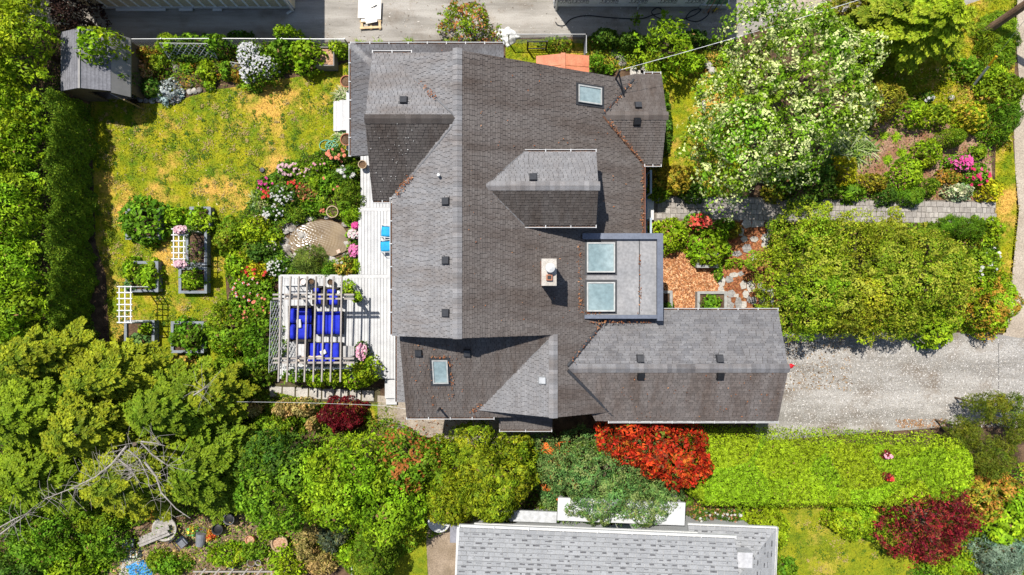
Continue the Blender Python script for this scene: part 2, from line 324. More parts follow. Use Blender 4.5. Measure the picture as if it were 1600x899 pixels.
# ------------------------------------------------------------------ shingled roof planes
def clip_convex(poly, clip):
    out = poly; n = len(clip)
    area = sum(clip[i][0]*clip[(i+1) % n][1]-clip[(i+1) % n][0]*clip[i][1] for i in range(n)); sg = 1 if area > 0 else -1
    for i in range(n):
        a, b = clip[i], clip[(i+1) % n]; inp = out; out = []
        if not inp: return []
        side = lambda p: sg*((b[0]-a[0])*(p[1]-a[1])-(b[1]-a[1])*(p[0]-a[0]))
        for j in range(len(inp)):
            p, q = inp[j], inp[(j+1) % len(inp)]; sp, sq = side(p), side(q)
            if sp >= 0: out.append(p)
            if (sp >= 0) != (sq >= 0):
                t = sp/(sp-sq); out.append(tuple(p[k]+(q[k]-p[k])*t for k in range(len(p))))
    return out
def roof_plane(parent, poly, cols, mname='shingle', e=.098, tw=(.14, .21), slab=.13, gap=.017, thick=.021, rnd=random.Random(3), deckmat=None, dark=None):
    """poly: convex list of world points, first two = the eave. Returns the roof part with its shingles below it."""
    P = [Vector(p) for p in poly]; o = P[0]; u = (P[1]-P[0]).normalized(); nrm = (P[1]-P[0]).cross(P[-1]-P[0]).normalized()
    if nrm.z < 0: nrm = -nrm
    v = nrm.cross(u); 
    if (P[-1]-P[0]).dot(v) < 0: v = -v
    uv = [((p-o).dot(u), (p-o).dot(v)) for p in P]
    n = len(P); mb = MB(); dn = Vector((0, 0, -slab))
    mb.add([p-nrm*.004 for p in P]+[p+dn for p in P], [tuple(range(n)), tuple(range(n, 2*n))[::-1]]+[(i, n+i, n+(i+1) % n, (i+1) % n) for i in range(n)])
    roof = mb.build('roof', deckmat or mat('roof_deck', (.05, .045, .042), .9), parent)
    vs, fs, cs = [], [], []
    u0, u1 = min(p[0] for p in uv), max(p[0] for p in uv); v1 = max(p[1] for p in uv)
    nc = int(math.ceil(v1/e))
    for i in range(nc):
        a, b = i*e-.015, (i+1)*e+.02; x = u0-rnd.uniform(0, tw[1]); cv = rnd.uniform(.95, 1.05)
        while x < u1:
            wd = rnd.uniform(*tw); th = thick*rnd.uniform(.7, 1.6); isd = dark and rnd.random() < dark[0]
            q = [(x+gap/2, a, th), (x+wd-gap/2, a, th), (x+wd-gap/2, b, .001), (x+gap/2, b, .001)]
            c = rnd.choice(cols); k = cv*rnd.uniform(.955, 1.045); c = dark[1] if isd else c
            x += wd
            if not all(u0 <= p[0] <= u1 for p in q) or len(P) != 4 or True:
                q = clip_convex(q, [(p[0], p[1]) for p in uv] if True else uv)
            if len(q) < 3: continue
            W = [o+u*p[0]+v*p[1]+nrm*p[2] for p in q]; s0 = len(vs); m = len(W)
            vs += W; fs.append(tuple(range(s0, s0+m))); cs += [tuple(ch*k for ch in c)]*m
            lo = [j for j in range(m) if q[j][2] > thick*.5]
            if len(lo) >= 2:   # butt edge of the tab
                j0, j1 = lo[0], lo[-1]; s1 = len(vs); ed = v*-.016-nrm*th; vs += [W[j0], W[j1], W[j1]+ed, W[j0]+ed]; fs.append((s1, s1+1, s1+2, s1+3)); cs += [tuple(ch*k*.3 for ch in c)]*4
    me = bpy.data.meshes.new('shingles'); me.from_pydata(vs, [], fs); at = me.color_attributes.new('Col', 'FLOAT_COLOR', 'POINT')
    at.data.foreach_set('color', np.array([(*c, 1) for c in cs], dtype=np.float32).ravel()); me.update()
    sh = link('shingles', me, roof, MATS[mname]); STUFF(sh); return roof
attr_mat('shingle', .9, 0, .2, ((.74, .66, .60), .8, (.45, 1.7, 0))); attr_mat('shingle_clean', .9, 0, .2, ((.80, .77, .75), .9, (1.6, .5, 0))); attr_mat('shingle_brown', .9, 0, .2, ((.60, .52, .47), .6, (.4, 1.6, 0))); attr_mat('shingle_brown_y', .9, 0, .2, ((.62, .53, .47), .7, (1.7, .45, 0)))
SH_G = [(.180, .178, .183), (.190, .187, .191), (.171, .169, .174), (.197, .193, .196)]  # grey lightened for planes sloping toward the sun: sunlight put into the colour
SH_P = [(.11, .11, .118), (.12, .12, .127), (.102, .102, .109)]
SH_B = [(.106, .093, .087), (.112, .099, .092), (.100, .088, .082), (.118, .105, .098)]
SH_D = [(.066, .059, .055), (.074, .066, .062), (.060, .053, .05)]  # darker copy for gable slopes turned from the sun, shade put into the tone
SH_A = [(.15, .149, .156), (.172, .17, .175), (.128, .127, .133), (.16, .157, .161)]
SH_N = [(.245, .25, .255), (.255, .26, .265), (.235, .24, .245), (.265, .27, .275)]

H = thing('house', 'large dark shingled house with many gables, skylights and a flat roofed box', 'house', (0, 2, 0))
def ridge_caps(parent, a, b, cols, w_=.16, drop=.5):
    """overlapping cap shingles folded over a ridge"""
    a, b = Vector(a), Vector(b); d = (b-a); n = max(1, int(d.length/.17)); d.normalize(); s = d.cross(Vector((0, 0, 1))).normalized(); rnd = random.Random(5); vs, fs, cs = [], [], []
    for i in range(n):
        p = a+(b-a)*(i/n); q = a+(b-a)*((i+1.25)/n); k = rnd.uniform(.85, 1.15); c = tuple(x*k for x in rnd.choice(cols)); s0 = len(vs)
        up = Vector((0, 0, .05)); up2 = Vector((0, 0, .03)); dr = Vector((0, 0, -w_*drop))
        vs += [p+s*w_+dr+up, p+up, p-s*w_+dr+up, q+s*w_+dr+up2, q+up2, q-s*w_+dr+up2]; fs += [(s0, s0+1, s0+4, s0+3), (s0+1, s0+2, s0+5, s0+4)]; cs += [c]*6
    me = bpy.data.meshes.new('ridge_cap'); me.from_pydata(vs, [], fs); at = me.color_attributes.new('Col', 'FLOAT_COLOR', 'POINT')
    at.data.foreach_set('color', np.array([(*c, 1) for c in cs], dtype=np.float32).ravel()); me.update(); return link('ridge_cap', me, parent, MATS['shingle'])
M_GUT = mat('gutter_white', (.40, .40, .40), .5, .1, 2)
def gutter(parent, a, b, out, m=None, straps=True, step=.75, w_=.095, clean=False):
    """open channel along an eave; out = outward horizontal direction"""
    a, b, out = Vector(a), Vector(b), Vector(out); mb = MB(); up = Vector((0, 0, 1))
    def slab(o0, o1, z0, z1):
        mb.hexa([a+out*o0+up*z0, b+out*o0+up*z0, b+out*o1+up*z0, a+out*o1+up*z0, a+out*o0+up*z1, b+out*o0+up*z1, b+out*o1+up*z1, a+out*o1+up*z1])
    slab(0, .012, -.12, -.01); slab(w_-.022, w_, -.12, .0); slab(.012, w_-.03, -.12, -.105)
    g = mb.build('gutter', m or M_GUT, parent)
    db = MB(); db.hexa([a+out*.014+up*-.1, b+out*.014+up*-.1, b+out*(w_-.032)+up*-.1, a+out*(w_-.032)+up*-.1, a+out*.014+up*-.06, b+out*.014+up*-.06, b+out*(w_-.032)+up*-.06, a+out*(w_-.032)+up*-.06])
    db.build('gutter_litter', M_WHITE if clean else mat('leaf_litter', (.06, .035, .025), .95, .4, 9, (.14, .075, .045), 30, .5), g)
    if straps:
        L_ = (b-a).length; n = max(2, int(L_/step)); d = (b-a).normalized()
        for i in range(n+1):
            p = a+(b-a)*(i/n); c = p+out*(w_*.5)+up*.004
            MB().rbox(c, .035 if abs(d.x) > .5 else w_+.02, w_+.02 if abs(d.x) > .5 else .035, .012).build('gutter_strap', m or M_GUT, g)
    return g
# walls -------------------------------------------------------------
XR, ZR, SL = -1.857, 7.30, .515                 # main ridge
mz = lambda x: ZR-SL*abs(x-XR)                  # main roof height
w1 = MB().extr([(-3.85, 0), (4.75, 0), (4.75, mz(4.75)-.2), (XR, ZR-.2), (-3.85, mz(-3.85)-.2)], 'y', -1.35, 7.75).build('wall', M_WALL, H)
MB().extr([(3.45, 0), (8.1, 0), (8.1, 6.0-.02), (5.74, 7.02), (3.45, 6.05)], 'x', -4.62, -3.0).build('wall', M_WALL, H)
MB().extr([(2.55, 3), (4.5, 3), (4.5, 6.1), (3.53, 6.62), (2.55, 6.1)], 'x', .3, 2.75).build('wall', M_WALL, H)
MB().extr([(5.15, 0), (8.05, 0), (8.05, 3.55), (6.53, 4.35), (5.15, 3.6)], 'x', 3.2, 5.5).build('wall', M_WALL, H)
MB().extr([(-4.65, 0), (-1.3, 0), (-1.3, 5.5), (-4.65, 3.85)], 'x', -3.8, 1.0).build('wall', M_WALL, H)
MB().extr([(-1.2, 0), (3.7, 0), (3.7, 4.2), (1.51, 5.33), (-1.2, 3.9)], 'y', -4.35, -1.5).build('wall', M_WALL, H)
MB().extr([(-4.75, 0), (-1.15, 0), (-1.15, 4.2), (-2.99, 5.1), (-4.75, 4.25)], 'x', 3.4, 9.9).build('wall', M_WALL, H)
MB().box(4.0, 5.45, -1.1, 1.85, 0, 4.78).build('wall', M_WALL, H)
def window(parent, c, axis, wd, ht):
    """framed window on a wall; axis = outward direction"""
    ax = Vector(axis); s = Vector((ax.y, -ax.x, 0)); c = Vector(c); up = Vector((0, 0, 1))
    def bar(mb, s0, s1, z0, z1, d0, d1):
        mb.hexa([c+s*s0+ax*d0+up*z0, c+s*s1+ax*d0+up*z0, c+s*s1+ax*d1+up*z0, c+s*s0+ax*d1+up*z0, c+s*s0+ax*d0+up*z1, c+s*s1+ax*d0+up*z1, c+s*s1+ax*d1+up*z1, c+s*s0+ax*d1+up*z1])
    f = MB(); t = .07
    bar(f, -wd/2-t, -wd/2, -t, ht+t, -.02, .05); bar(f, wd/2, wd/2+t, -t, ht+t, -.02, .05); bar(f, -wd/2, wd/2, ht, ht+t, -.02, .05); bar(f, -wd/2, wd/2, -t, 0, -.02, .07); bar(f, -.02, .02, 0, ht, -.02, .035)
    o = f.build('window', M_WHITE, parent); p = MB(); bar(p, -wd/2, wd/2, 0, ht, -.01, .015); p.build('pane', M_WIN, o); return o
for y in (0, 1.4, 2.6): window(H, (-3.85, y, 1.2), (-1, 0, 0), .9, 1.4); window(H, (-3.85, y, 4.2), (-1, 0, 0), .8, 1.0)
for y in (4.4, 6.9): window(H, (-4.62, y, 4.4), (-1, 0, 0), .8, 1.1)
window(H, (-3.8, -3.2, 1.6), (-1, 0, 0), 1.0, 1.2); window(H, (-2.6, -4.65, 1.7), (0, -1, 0), 1.1, 1.1); window(H, (0.2, -4.65, 1.7), (0, -1, 0), .9, 1.1)
window(H, (5.5, 6.6, 1.6), (1, 0, 0), 1.2, 1.3); window(H, (4.75, 3.1, 1.5), (1, 0, 0), 1.0, 1.3); window(H, (5.45, .4, 1.6), (1, 0, 0), 1.6, 1.3)
dr = MB().box(4.76, 4.81, 3.9, 4.85, .45, 2.5).build('door', mat('door_paint', (.10, .13, .17), .5), H); MB().tube([(4.83, 4.0, 1.4), (4.9, 4.0, 1.4)], .03).build('handle', M_DGREY, dr)
gd = MB(); 
gdr = MB().box(9.9, 9.95, -4.4, -1.6, 0, 2.3).build('garage_door', M_WHITE, H)
for i in range(4): MB().box(9.955, 9.985, -4.36, -1.64, .03+i*.57, .57+i*.57).build('panel', M_WHITE, gdr)
# roof planes ---------------------------------------------------------
def rp(pts, cols, **k): return roof_plane(H, pts, cols, **k)
XL, XE = -4.28, 5.14
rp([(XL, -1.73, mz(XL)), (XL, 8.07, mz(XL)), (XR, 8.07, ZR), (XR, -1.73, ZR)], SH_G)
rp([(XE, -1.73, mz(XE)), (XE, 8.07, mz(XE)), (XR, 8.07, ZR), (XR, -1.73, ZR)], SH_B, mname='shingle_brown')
xm = 4.2; rp([(xm, -4.75, mz(xm)), (xm, -1.73, mz(xm)), (1.51, -1.73, mz(1.51)), (1.51, -4.75, mz(1.51))], SH_B, mname='shingle_brown')
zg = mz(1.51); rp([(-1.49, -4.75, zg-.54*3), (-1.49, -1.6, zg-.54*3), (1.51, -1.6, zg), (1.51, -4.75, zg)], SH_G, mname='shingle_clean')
rp([(-4.11, -5.04, 3.9), (1.4, -5.04, 3.9), (1.4, -1.5, 5.67), (-4.11, -1.5, 5.67)], SH_B, mname='shingle_brown_y')
UZ, UE = 7.27, 6.0
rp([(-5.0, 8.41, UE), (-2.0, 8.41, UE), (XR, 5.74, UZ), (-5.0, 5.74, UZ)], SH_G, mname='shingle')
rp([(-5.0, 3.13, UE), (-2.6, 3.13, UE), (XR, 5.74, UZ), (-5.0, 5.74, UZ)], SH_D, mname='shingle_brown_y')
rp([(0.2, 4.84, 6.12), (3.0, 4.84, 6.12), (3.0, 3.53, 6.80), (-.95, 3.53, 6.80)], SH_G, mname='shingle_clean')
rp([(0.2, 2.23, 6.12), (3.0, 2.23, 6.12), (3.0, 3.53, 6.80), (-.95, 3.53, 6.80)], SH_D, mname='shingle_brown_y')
rp([(4.8, 8.39, 3.62), (5.88, 8.39, 3.62), (5.88, 6.53, 4.57), (3.3, 6.53, 4.57), (3.3, 8.0, 3.82)], SH_B, mname='shingle_brown_y')
rp([(3.3, 4.84, 3.70), (5.88, 4.84, 3.70), (5.88, 6.53, 4.57), (3.3, 6.53, 4.57)], SH_B, mname='shingle_brown_y')
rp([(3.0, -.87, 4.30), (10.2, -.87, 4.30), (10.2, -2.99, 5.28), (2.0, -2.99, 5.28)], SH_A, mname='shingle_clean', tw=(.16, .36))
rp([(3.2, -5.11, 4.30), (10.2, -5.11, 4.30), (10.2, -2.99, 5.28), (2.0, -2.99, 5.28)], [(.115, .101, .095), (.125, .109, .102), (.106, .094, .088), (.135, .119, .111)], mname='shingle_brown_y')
# porch roof wrapping the corner, small porch roof by the apron, lower strip by the deck
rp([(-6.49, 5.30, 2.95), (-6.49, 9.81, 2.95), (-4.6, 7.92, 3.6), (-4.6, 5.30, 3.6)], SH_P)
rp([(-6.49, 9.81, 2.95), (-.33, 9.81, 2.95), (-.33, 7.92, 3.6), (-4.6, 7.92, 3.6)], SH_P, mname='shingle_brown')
rp([(-.52, -5.72, 2.95), (1.62, -5.72, 2.95), (1.62, -4.3, 3.4), (-.52, -4.3, 3.4)], SH_B)
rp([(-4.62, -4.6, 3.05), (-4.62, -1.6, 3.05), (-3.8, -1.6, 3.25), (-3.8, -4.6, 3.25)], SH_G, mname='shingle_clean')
for a, b, c in (((XR, -1.75, ZR), (XR, 8.1, ZR), SH_G), ((-5.02, 5.74, UZ), (XR, 5.74, UZ), SH_D), ((-.9, 3.53, 6.8), (3.02, 3.53, 6.8), SH_G), ((3.4, 6.53, 4.57), (5.9, 6.53, 4.57), SH_B),
                ((2.1, -2.99, 5.28), (10.22, -2.99, 5.28), SH_A), ((1.51, -4.77, zg), (1.51, -1.75, zg), SH_G), ((-6.5, 9.82, 2.95), (-4.7, 8.02, 3.57), SH_G)):
    ridge_caps(H, a, b, c)
# metal valleys
def valley(a, b, m=M_DGREY, w_=.07): MB().tube([Vector(a)+Vector((0, 0, .0)), Vector(b)+Vector((0, 0, .0))], w_, n=8).build('valley_flashing', m, H)
valley((2.05, -2.9, 5.3), (3.75, -1.0, mz(3.75)+.0)); valley((2.05, -3.05, 5.3), (3.9, -4.95, mz(3.9)-.02))
RUST = mat('rusty_flashing', (.10, .05, .03), .8, .3, 8)
valley((3.45, 6.5, 4.57), (5.13, 4.86, 3.72), RUST, .05); valley((3.45, 6.56, 4.57), (4.75, 8.1, 3.9), M_DGREY, .05)
valley((-4.2, 8.1, 6.1), (-1.95, 5.85, 7.27), mat('valley_grey', (.14, .14, .145), .8), .035); valley((-4.2, 3.2, 6.08), (-1.95, 5.6, 7.27), MATS['valley_grey'], .035)
valley((-1.45, -4.7, 3.96), (1.45, -1.85, 5.53), MATS['valley_grey'], .03)
valley((-.93, 3.5, 6.8), (.42, 2.25, 6.13), MATS['valley_grey'], .03); valley((-.93, 3.56, 6.8), (.42, 4.82, 6.13), MATS['valley_grey'], .03)
# gutters
gutter(H, (XL, -1.7, mz(XL)), (XL, 3.2, mz(XL)), (-1, 0, 0)); gutter(H, (XE, 1.95, mz(XE)), (XE, 4.8, mz(XE)), (1, 0, 0), mat('rust_gutter', (.22, .10, .07), .7))
gutter(H, (0.3, 4.84, 6.12), (3.0, 4.84, 6.12), (0, 1, 0)); gutter(H, (0.3, 2.23, 6.12), (3.0, 2.23, 6.12), (0, -1, 0))
gutter(H, (-4.1, -5.04, 3.9), (-.7, -5.04, 3.9), (0, -1, 0)); gutter(H, (-.5, -5.72, 2.95), (1.6, -5.72, 2.95), (0, -1, 0))
gutter(H, (3.7, -5.11, 4.3), (10.2, -5.11, 4.3), (0, -1, 0), clean=True, w_=.09); gutter(H, (5.6, -.87, 4.3), (10.2, -.87, 4.3), (0, 1, 0), w_=.08)
gutter(H, (-6.49, 5.3, 2.95), (-6.49, 9.81, 2.95), (-1, 0, 0)); gutter(H, (-6.5, 9.81, 2.95), (-.33, 9.81, 2.95), (0, 1, 0))
gutter(H, (-5.0, 8.41, 6.0), (-3.6, 8.41, 6.0), (0, 1, 0)); gutter(H, (5.2, 4.84, 3.7), (5.85, 4.84, 3.7), (0, -1, 0)); gutter(H, (5.2, 8.39, 3.62), (5.85, 8.39, 3.62), (0, 1, 0))
gutter(H, (-5.0, 3.13, 6.0), (-4.3, 3.13, 6.0), (0, -1, 0)); gutter(H, (-4.62, -4.6, 3.05), (-4.62, -1.6, 3.05), (-1, 0, 0), M_WHITE, False)
# flat roofed box with two skylights
M_FLAT = mat('flat_roof_membrane', (.20, .20, .205), .8, .1, 1.2, (.255, .25, .25), 10, .1); M_CAP = mat('parapet_metal', (.115, .13, .165), .45, .08, 2, None, 10, .05, .3)
MB().box(2.62, 5.4, -1.02, 1.8, 4.72, 4.93).build('flat_roof', M_FLAT, H)
for x in (3.55, 4.75): MB().box(x, x+.03, -1.0, 1.78, 4.932, 4.955).build('membrane_seam', M_DGREY if x > 4 else M_FLAT, H)
for b in ((2.62, 5.4, 1.8, 2.02, 4.7, 5.1), (5.4, 5.62, -1.24, 2.02, 4.7, 5.1), (2.7, 5.4, -1.16, -1.02, 4.7, 5.06)): MB().box(*b).build('parapet_cap', M_CAP, H)
def skylight(x0, x1, y0, y1, zf, h=.14, wood=False):
    """zf(x,y) gives the roof height below"""
    f = MB(); t = .05; c = [(x0, y0), (x1, y0), (x1, y1), (x0, y1)]; ci = [(x0+t, y0+t), (x1-t, y0+t), (x1-t, y1-t), (x0+t, y1-t)]
    for i in range(4):
        a, b, d, e = c[i], c[(i+1) % 4], ci[(i+1) % 4], ci[i]
        f.hexa([(*p, zf(*p)-.05) for p in (a, b, d, e)]+[(*p, zf(*p)+h) for p in (a, b, d, e)])
    o = f.build('skylight', mat('skylight_frame', (.36, .365, .35), .5), H)
    MB().hexa([(*p, zf(*p)-.02) for p in ci]+[(*p, zf(*p)+h-.04) for p in ci]).build('pane', M_GLASS, o)
    fl = MB(); e_ = .09
    for a in ((x0-e_, x0, y0-e_, y1+e_), (x1, x1+e_, y0-e_, y1+e_), (x0, x1, y0-e_, y0), (x0, x1, y1, y1+e_)):
        q = [(a[0], a[2]), (a[1], a[2]), (a[1], a[3]), (a[0], a[3])]; fl.hexa([(*p, zf(*p)-.05) for p in q]+[(*p, zf(*p)+.035) for p in q])
    fl.build('flashing', M_DGREY, o); return o
for y0, y1 in ((379, 426), (441, 487)):
    skylight(GX(917, 5.1), GX(961, 5.1), GY(y1, 5.1), GY(y0, 5.1), lambda x, y: 4.93, .2)
skylight(GX(903, 4.95), GX(942, 4.95), GY(162, 4.95), GY(135, 4.95), lambda x, y: mz(x)+.02, .13)
skylight(GX(677, 4.7), GX(701, 4.7), GY(600, 4.7), GY(561, 4.7), lambda x, y: 3.9+.5*(y+5.04)+.02, .13)
# roof vents, chimney, mast
def vent(px, py, z, sz=.30, tilt=(0, 0), m=M_DGREY, side=(1, 0)):
    c = G(px, py, z); b = MB().rbox((c.x, c.y, z-.05), sz*1.35, sz*1.35, .06, 0, tilt).build('vent', m, H)
    mb = MB(); s = sz/2; zs = lambda x, y: z+tilt[0]*x+tilt[1]*y; p = []
    for q, k in ((0, 1), (.17, .82)):
        for a, d in ((-1, -1), (1, -1), (1, 1), (-1, 1)): p.append((c.x+a*s*k, c.y+d*s*k, zs(a*s*k, d*s*k)+q))
    mb.hexa(p).build('hood', m, b)
gz = lambda y, ye=-.87, yr=-2.99, ze=4.3, zr=5.28: zr-(zr-ze)*abs(y-yr)/abs(ye-yr)
def vent_on(px, py, zf, tilt, **k):
    z = 5
    for _ in range(6): c = G(px, py, z); z = zf(c.x, c.y)
    vent(px, py, z, .28, tilt, **k)
for py in (315, 407, 489): vent_on(696, py, lambda x, y: mz(x), (SL, 0))
vent_on(631, 157, lambda x, y: UZ-.475*(y-5.74), (0, -.475)); vent_on(833, 277, lambda x, y: 6.8-.52*(y-3.53), (0, -.52))
vent_on(997, 165, lambda x, y: 4.57-.51*(y-6.53), (0, -.51)); vent_on(995, 191, lambda x, y: 4.57+.51*(y-6.53), (0, .51), m=M_BLACK)
for px in (654, 730): vent_on(px, 552, lambda x, y: 3.9+.5*(y+5.04), (0, .5))
for px in (1000, 1124): vent_on(px, 560, lambda x, y: gz(y), (0, -.46)); vent_on(px+1, 588, lambda x, y: gz(y), (0, .46), m=M_BLACK)
vent_on(847, 594, lambda x, y: zg-.54*(1.51-x), (.54, 0), m=mat('light_vent', (.35, .36, .37), .6))
c = G(686, 275, 7.0); MB().tube([(c.x, c.y, 6.5), (c.x, c.y, 7.25)], .05, n=10).build('vent_pipe', M_WHITE, H)
for (px, py) in ((686, 640), (906, 615)):
    c = G(px, py, 4.4); MB().tube([(c.x, c.y, 3.9), (c.x, c.y, 4.95)], .045, n=8).build('vent_pipe', M_DGREY, H)
ch = MB().box(1.04, 1.47, .10, .94, 4.9, 7.25).build('chimney', mat('chimney_mortar', (.34, .31, .27), .9, .12, 4, (.43, .40, .36), 20, .4), H)
BR = mat('chimney_brick', (.26, .12, .08), .9, .2, 6); 
for r_ in range(15):                                              # bricks standing proud of the mortar
    z = 5.15+r_*.14; sh = (r_ % 2)*.11
    for k in range(4):
        y0 = .10+k*.22+sh-.11; y1 = y0+.2; y0, y1 = max(y0, .1), min(y1, .94)
        if y1-y0 > .05:
            MB().box(1.47, 1.478, y0, y1, z, z+.12).build('brick', BR, ch); MB().box(1.032, 1.04, y0, y1, z, z+.12).build('brick', BR, ch)
    for k in range(2): MB().box(1.05+k*.21, 1.24+k*.21, .092, .1, z, z+.12).build('brick', BR, ch)
MB().box(1.0, 1.51, .06, .98, 7.25, 7.35).build('chimney_cap', MATS['chimney_mortar'], ch)
MB().lathe((1.28, .66, 7.35), [(.13, 0), (.13, .25), (.17, .26), (.16, .34), (.05, .4), (0, .41)], 16).build('flue_cowl', M_WHITE, ch)
MB().box(1.16, 1.36, .24, .44, 7.35, 7.49).build('flue_tile', M_TERRA, ch); MB().box(1.195, 1.325, .275, .405, 7.45, 7.495).build('flue_opening', M_BLACK, ch)
MB().tube([(3.98, 8.0, 3.8), (3.98, 8.0, 5.4)], .04, n=8).build('service_mast', M_DGREY, H); MB().tube([(3.98, 8.0, 5.0), (4.3, 7.4, 4.3)], .03, n=6).build('mast_brace', M_DGREY, H)
# right hand porch landing and small lower pieces
MB().box(4.8, 5.95, 1.98, 5.0, .12, .45).build('porch_floor', mat('porch_blue_grey', (.20, .26, .33), .6), H)
MB().box(5.96, 6.28, 3.0, 3.95, .02, .26).build('porch_step', M_WHITE, H)
M_RAIL = mat('railing_blue_grey', (.3, .36, .42), .6)
for y in (1.98, 2.9, 4.0, 4.94): MB().box(5.88, 5.94, y, y+.06, .45, 1.4).build('porch_post', M_RAIL, H)
for ya_, yb_ in ((1.98, 2.96), (4.0, 5.0)): MB().box(5.87, 5.95, ya_, yb_, 1.4, 1.45).build('porch_rail', M_RAIL, H)
# dead leaves lying on the roofs and in the valleys
def litter(parent, name, strips, cols, size=.07, sd=1):
    rg = np.random.default_rng(sd); Vs, Cs = [], []
    for (a, b, wd, n) in strips:
        n = max(1, int(n*.6)) if n > 1 else 1
        a, b = np.array(a), np.array(b); t = rg.random(n)[:, None]; p = a+(b-a)*t+rg.normal(0, wd, (n, 3))*np.array([1, 1, .0]); p[:, 2] += .03+rg.random(n)*.05
        s = rg.uniform(.5, 1.2, n)*size; th = rg.uniform(0, 6.28, n); u = np.stack([np.cos(th), np.sin(th), rg.normal(0, .3, n)], 1)*s[:, None]; v = np.stack([-np.sin(th), np.cos(th), rg.normal(0, .3, n)], 1)*s[:, None]*.55
        Vs.append(np.stack([p-u/2, p+v/2, p+u/2, p-v/2], 1)); Cs.append(np.array(cols)[rg.integers(0, len(cols), n)]*rg.uniform(.6, 1.3, (n, 1)))
    return STUFF(link(name, quads_mesh(name, np.concatenate(Vs), np.concatenate(Cs)), parent, attr_mat('litter', .9, 0, .1)))
OR = [(.27, .10, .04), (.20, .075, .035), (.32, .16, .08), (.13, .07, .045)]
L_ = litter(H, 'fallen_leaves', [((2.5, 1.7, 5.05), (2.55, -1.0, 5.05), .06, 160), ((4.78, -1, 4.95), (4.78, 1.2, 4.95), .03, 60), ((2.9, -1.3, 4.9), (5.3, -1.3, 4.6), .03, 120), ((2.7, -.93, 4.95), (3.4, -.93, 4.95), .03, 40),
    ((-2.27, -4.2, 4.4), (-2.27, -2.7, 5.1), .04, 60), ((-3.0, -2.6, 5.15), (-2.3, -2.55, 5.2), .03, 40), ((-1.6, -4.85, 4.05), (-1.2, -4.5, 4.2), .07, 60), ((-4.15, 3.25, 6.25), (-3.5, 3.9, 6.5), .06, 130),
    ((5.1, 2, 3.75), (5.1, 4.8, 3.75), .03, 120), ((5.1, 4.9, 3.8), (3.7, 6.3, 4.65), .04, 120), ((3.5, 6.6, 4.7), (4.7, 8, 4.0), .04, 60), ((-2.9, 8.5, 3.55), (-.6, 8.7, 3.5), .25, 160), ((-3.2, 7.1, 6.75), (-2.6, 6.5, 7.0), .06, 60),
    ((2.2, -2.7, 5.4), (3.6, -1.1, 4.6), .05, 70)], OR, .075)
random.seed(21); sc = []
for k in range(90):                                              # scattered specks on the brown planes
    x = random.uniform(-1.5, 4.6); y = random.uniform(-1.5, 7.8); sc.append(((x, y, mz(x)+.02), (x+.02, y, mz(x)+.02), .03, 1))
for k in range(60):
    x = random.uniform(-3.8, -1.8); y = random.uniform(-4.9, -2); sc.append(((x, y, 3.92+.5*(y+5.04)), (x, y, 3.92+.5*(y+5.04)), .03, 1))
for k in range(60):
    x = random.uniform(4, 10); y = random.uniform(-5, -3.1); sc.append(((x, y, gz(y)+.02), (x, y, gz(y)+.02), .03, 1))
litter(H, 'fallen_leaves', sc, OR, .07, 4)
sc = []
for k in range(45):
    x = random.uniform(-4.9, -3.2); y = random.uniform(3.3, 5.6); z = UZ-.487*(5.74-y)+.02; sc.append(((x, y, z), (x, y, z), .02, 1))
litter(H, 'bird_droppings', sc, [(.45, .45, .44), (.36, .36, .35)], .045, 5)

# ------------------------------------------------------------------ deck
DZ = .5
DK = thing('deck', 'white painted board deck running along the house under the pergola', 'deck', (-6, 0, 0))
def boards(x0, x1, y0, y1, z=DZ, pitch=.14, parent=None, wd=.126, ax='y'):
    n = int(round(((x1-x0) if ax == 'y' else (y1-y0))/pitch))
    for i in range(n):
        a = (x0 if ax == 'y' else y0)+i*pitch; j = random.uniform(-.003, .003)
        if ax == 'y': MB().box(a, a+wd, y0+j, y1+j, z-.03, z+j*.4).build('board', M_DECK, parent)
        else: MB().box(x0+j, x1+j, a, a+wd, z-.03, z+j*.4).build('board', M_DECK, parent)
yA = GY(432, DZ)
boards(-10.25, -3.9, GY(592, DZ), yA-.08, parent=DK); boards(-6.75, -3.9, yA+.08, GY(330, DZ), parent=DK)
boards(-6.65, -4.66, GY(330, DZ)+.16, GY(244, DZ), parent=DK); boards(-7.28, -4.66, GY(244, DZ)+.01, 8.6, parent=DK)
MB().box(-10.25, -3.9, yA-.075, yA+.075, DZ-.03, DZ+.002).build('border_board', M_DECK, DK); MB().box(-6.75, -4.0, GY(330, DZ)+.005, GY(330, DZ)+.155, DZ-.03, DZ+.002).build('border_board', M_DECK, DK)
dj = MB(); dj.box(-10.2, -3.95, GY(591, DZ), yA, .02, DZ-.06); dj.box(-6.72, -3.95, yA, GY(330, DZ)+.1, .02, DZ-.06); dj.box(-6.62, -4.7, GY(330, DZ)+.1, GY(244, DZ), .02, DZ-.06); dj.box(-7.25, -4.7, GY(244, DZ), 8.55, .02, DZ-.06)
dj.build('deck_frame', M_DECKSH, DK)
for i, (x0, z) in enumerate(((-7.62, .34), (-7.93, .17))):
    for k in range(2): MB().box(x0+k*.155, x0+.148+k*.155, 6.95, 8.28, z-.03, z).build('step_board', M_DECK, DK)
    MB().box(x0+.01, x0+.3, 6.97, 8.26, 0, z-.035).build('step_box', M_WHITE, DK)
st = MB(); st.box(-5.62, -5.1, -4.9, -4.05, .02, .3); st.box(-5.6, -5.12, -5.2, -4.91, .02, .16); st.build('steps', M_DECK, DK)
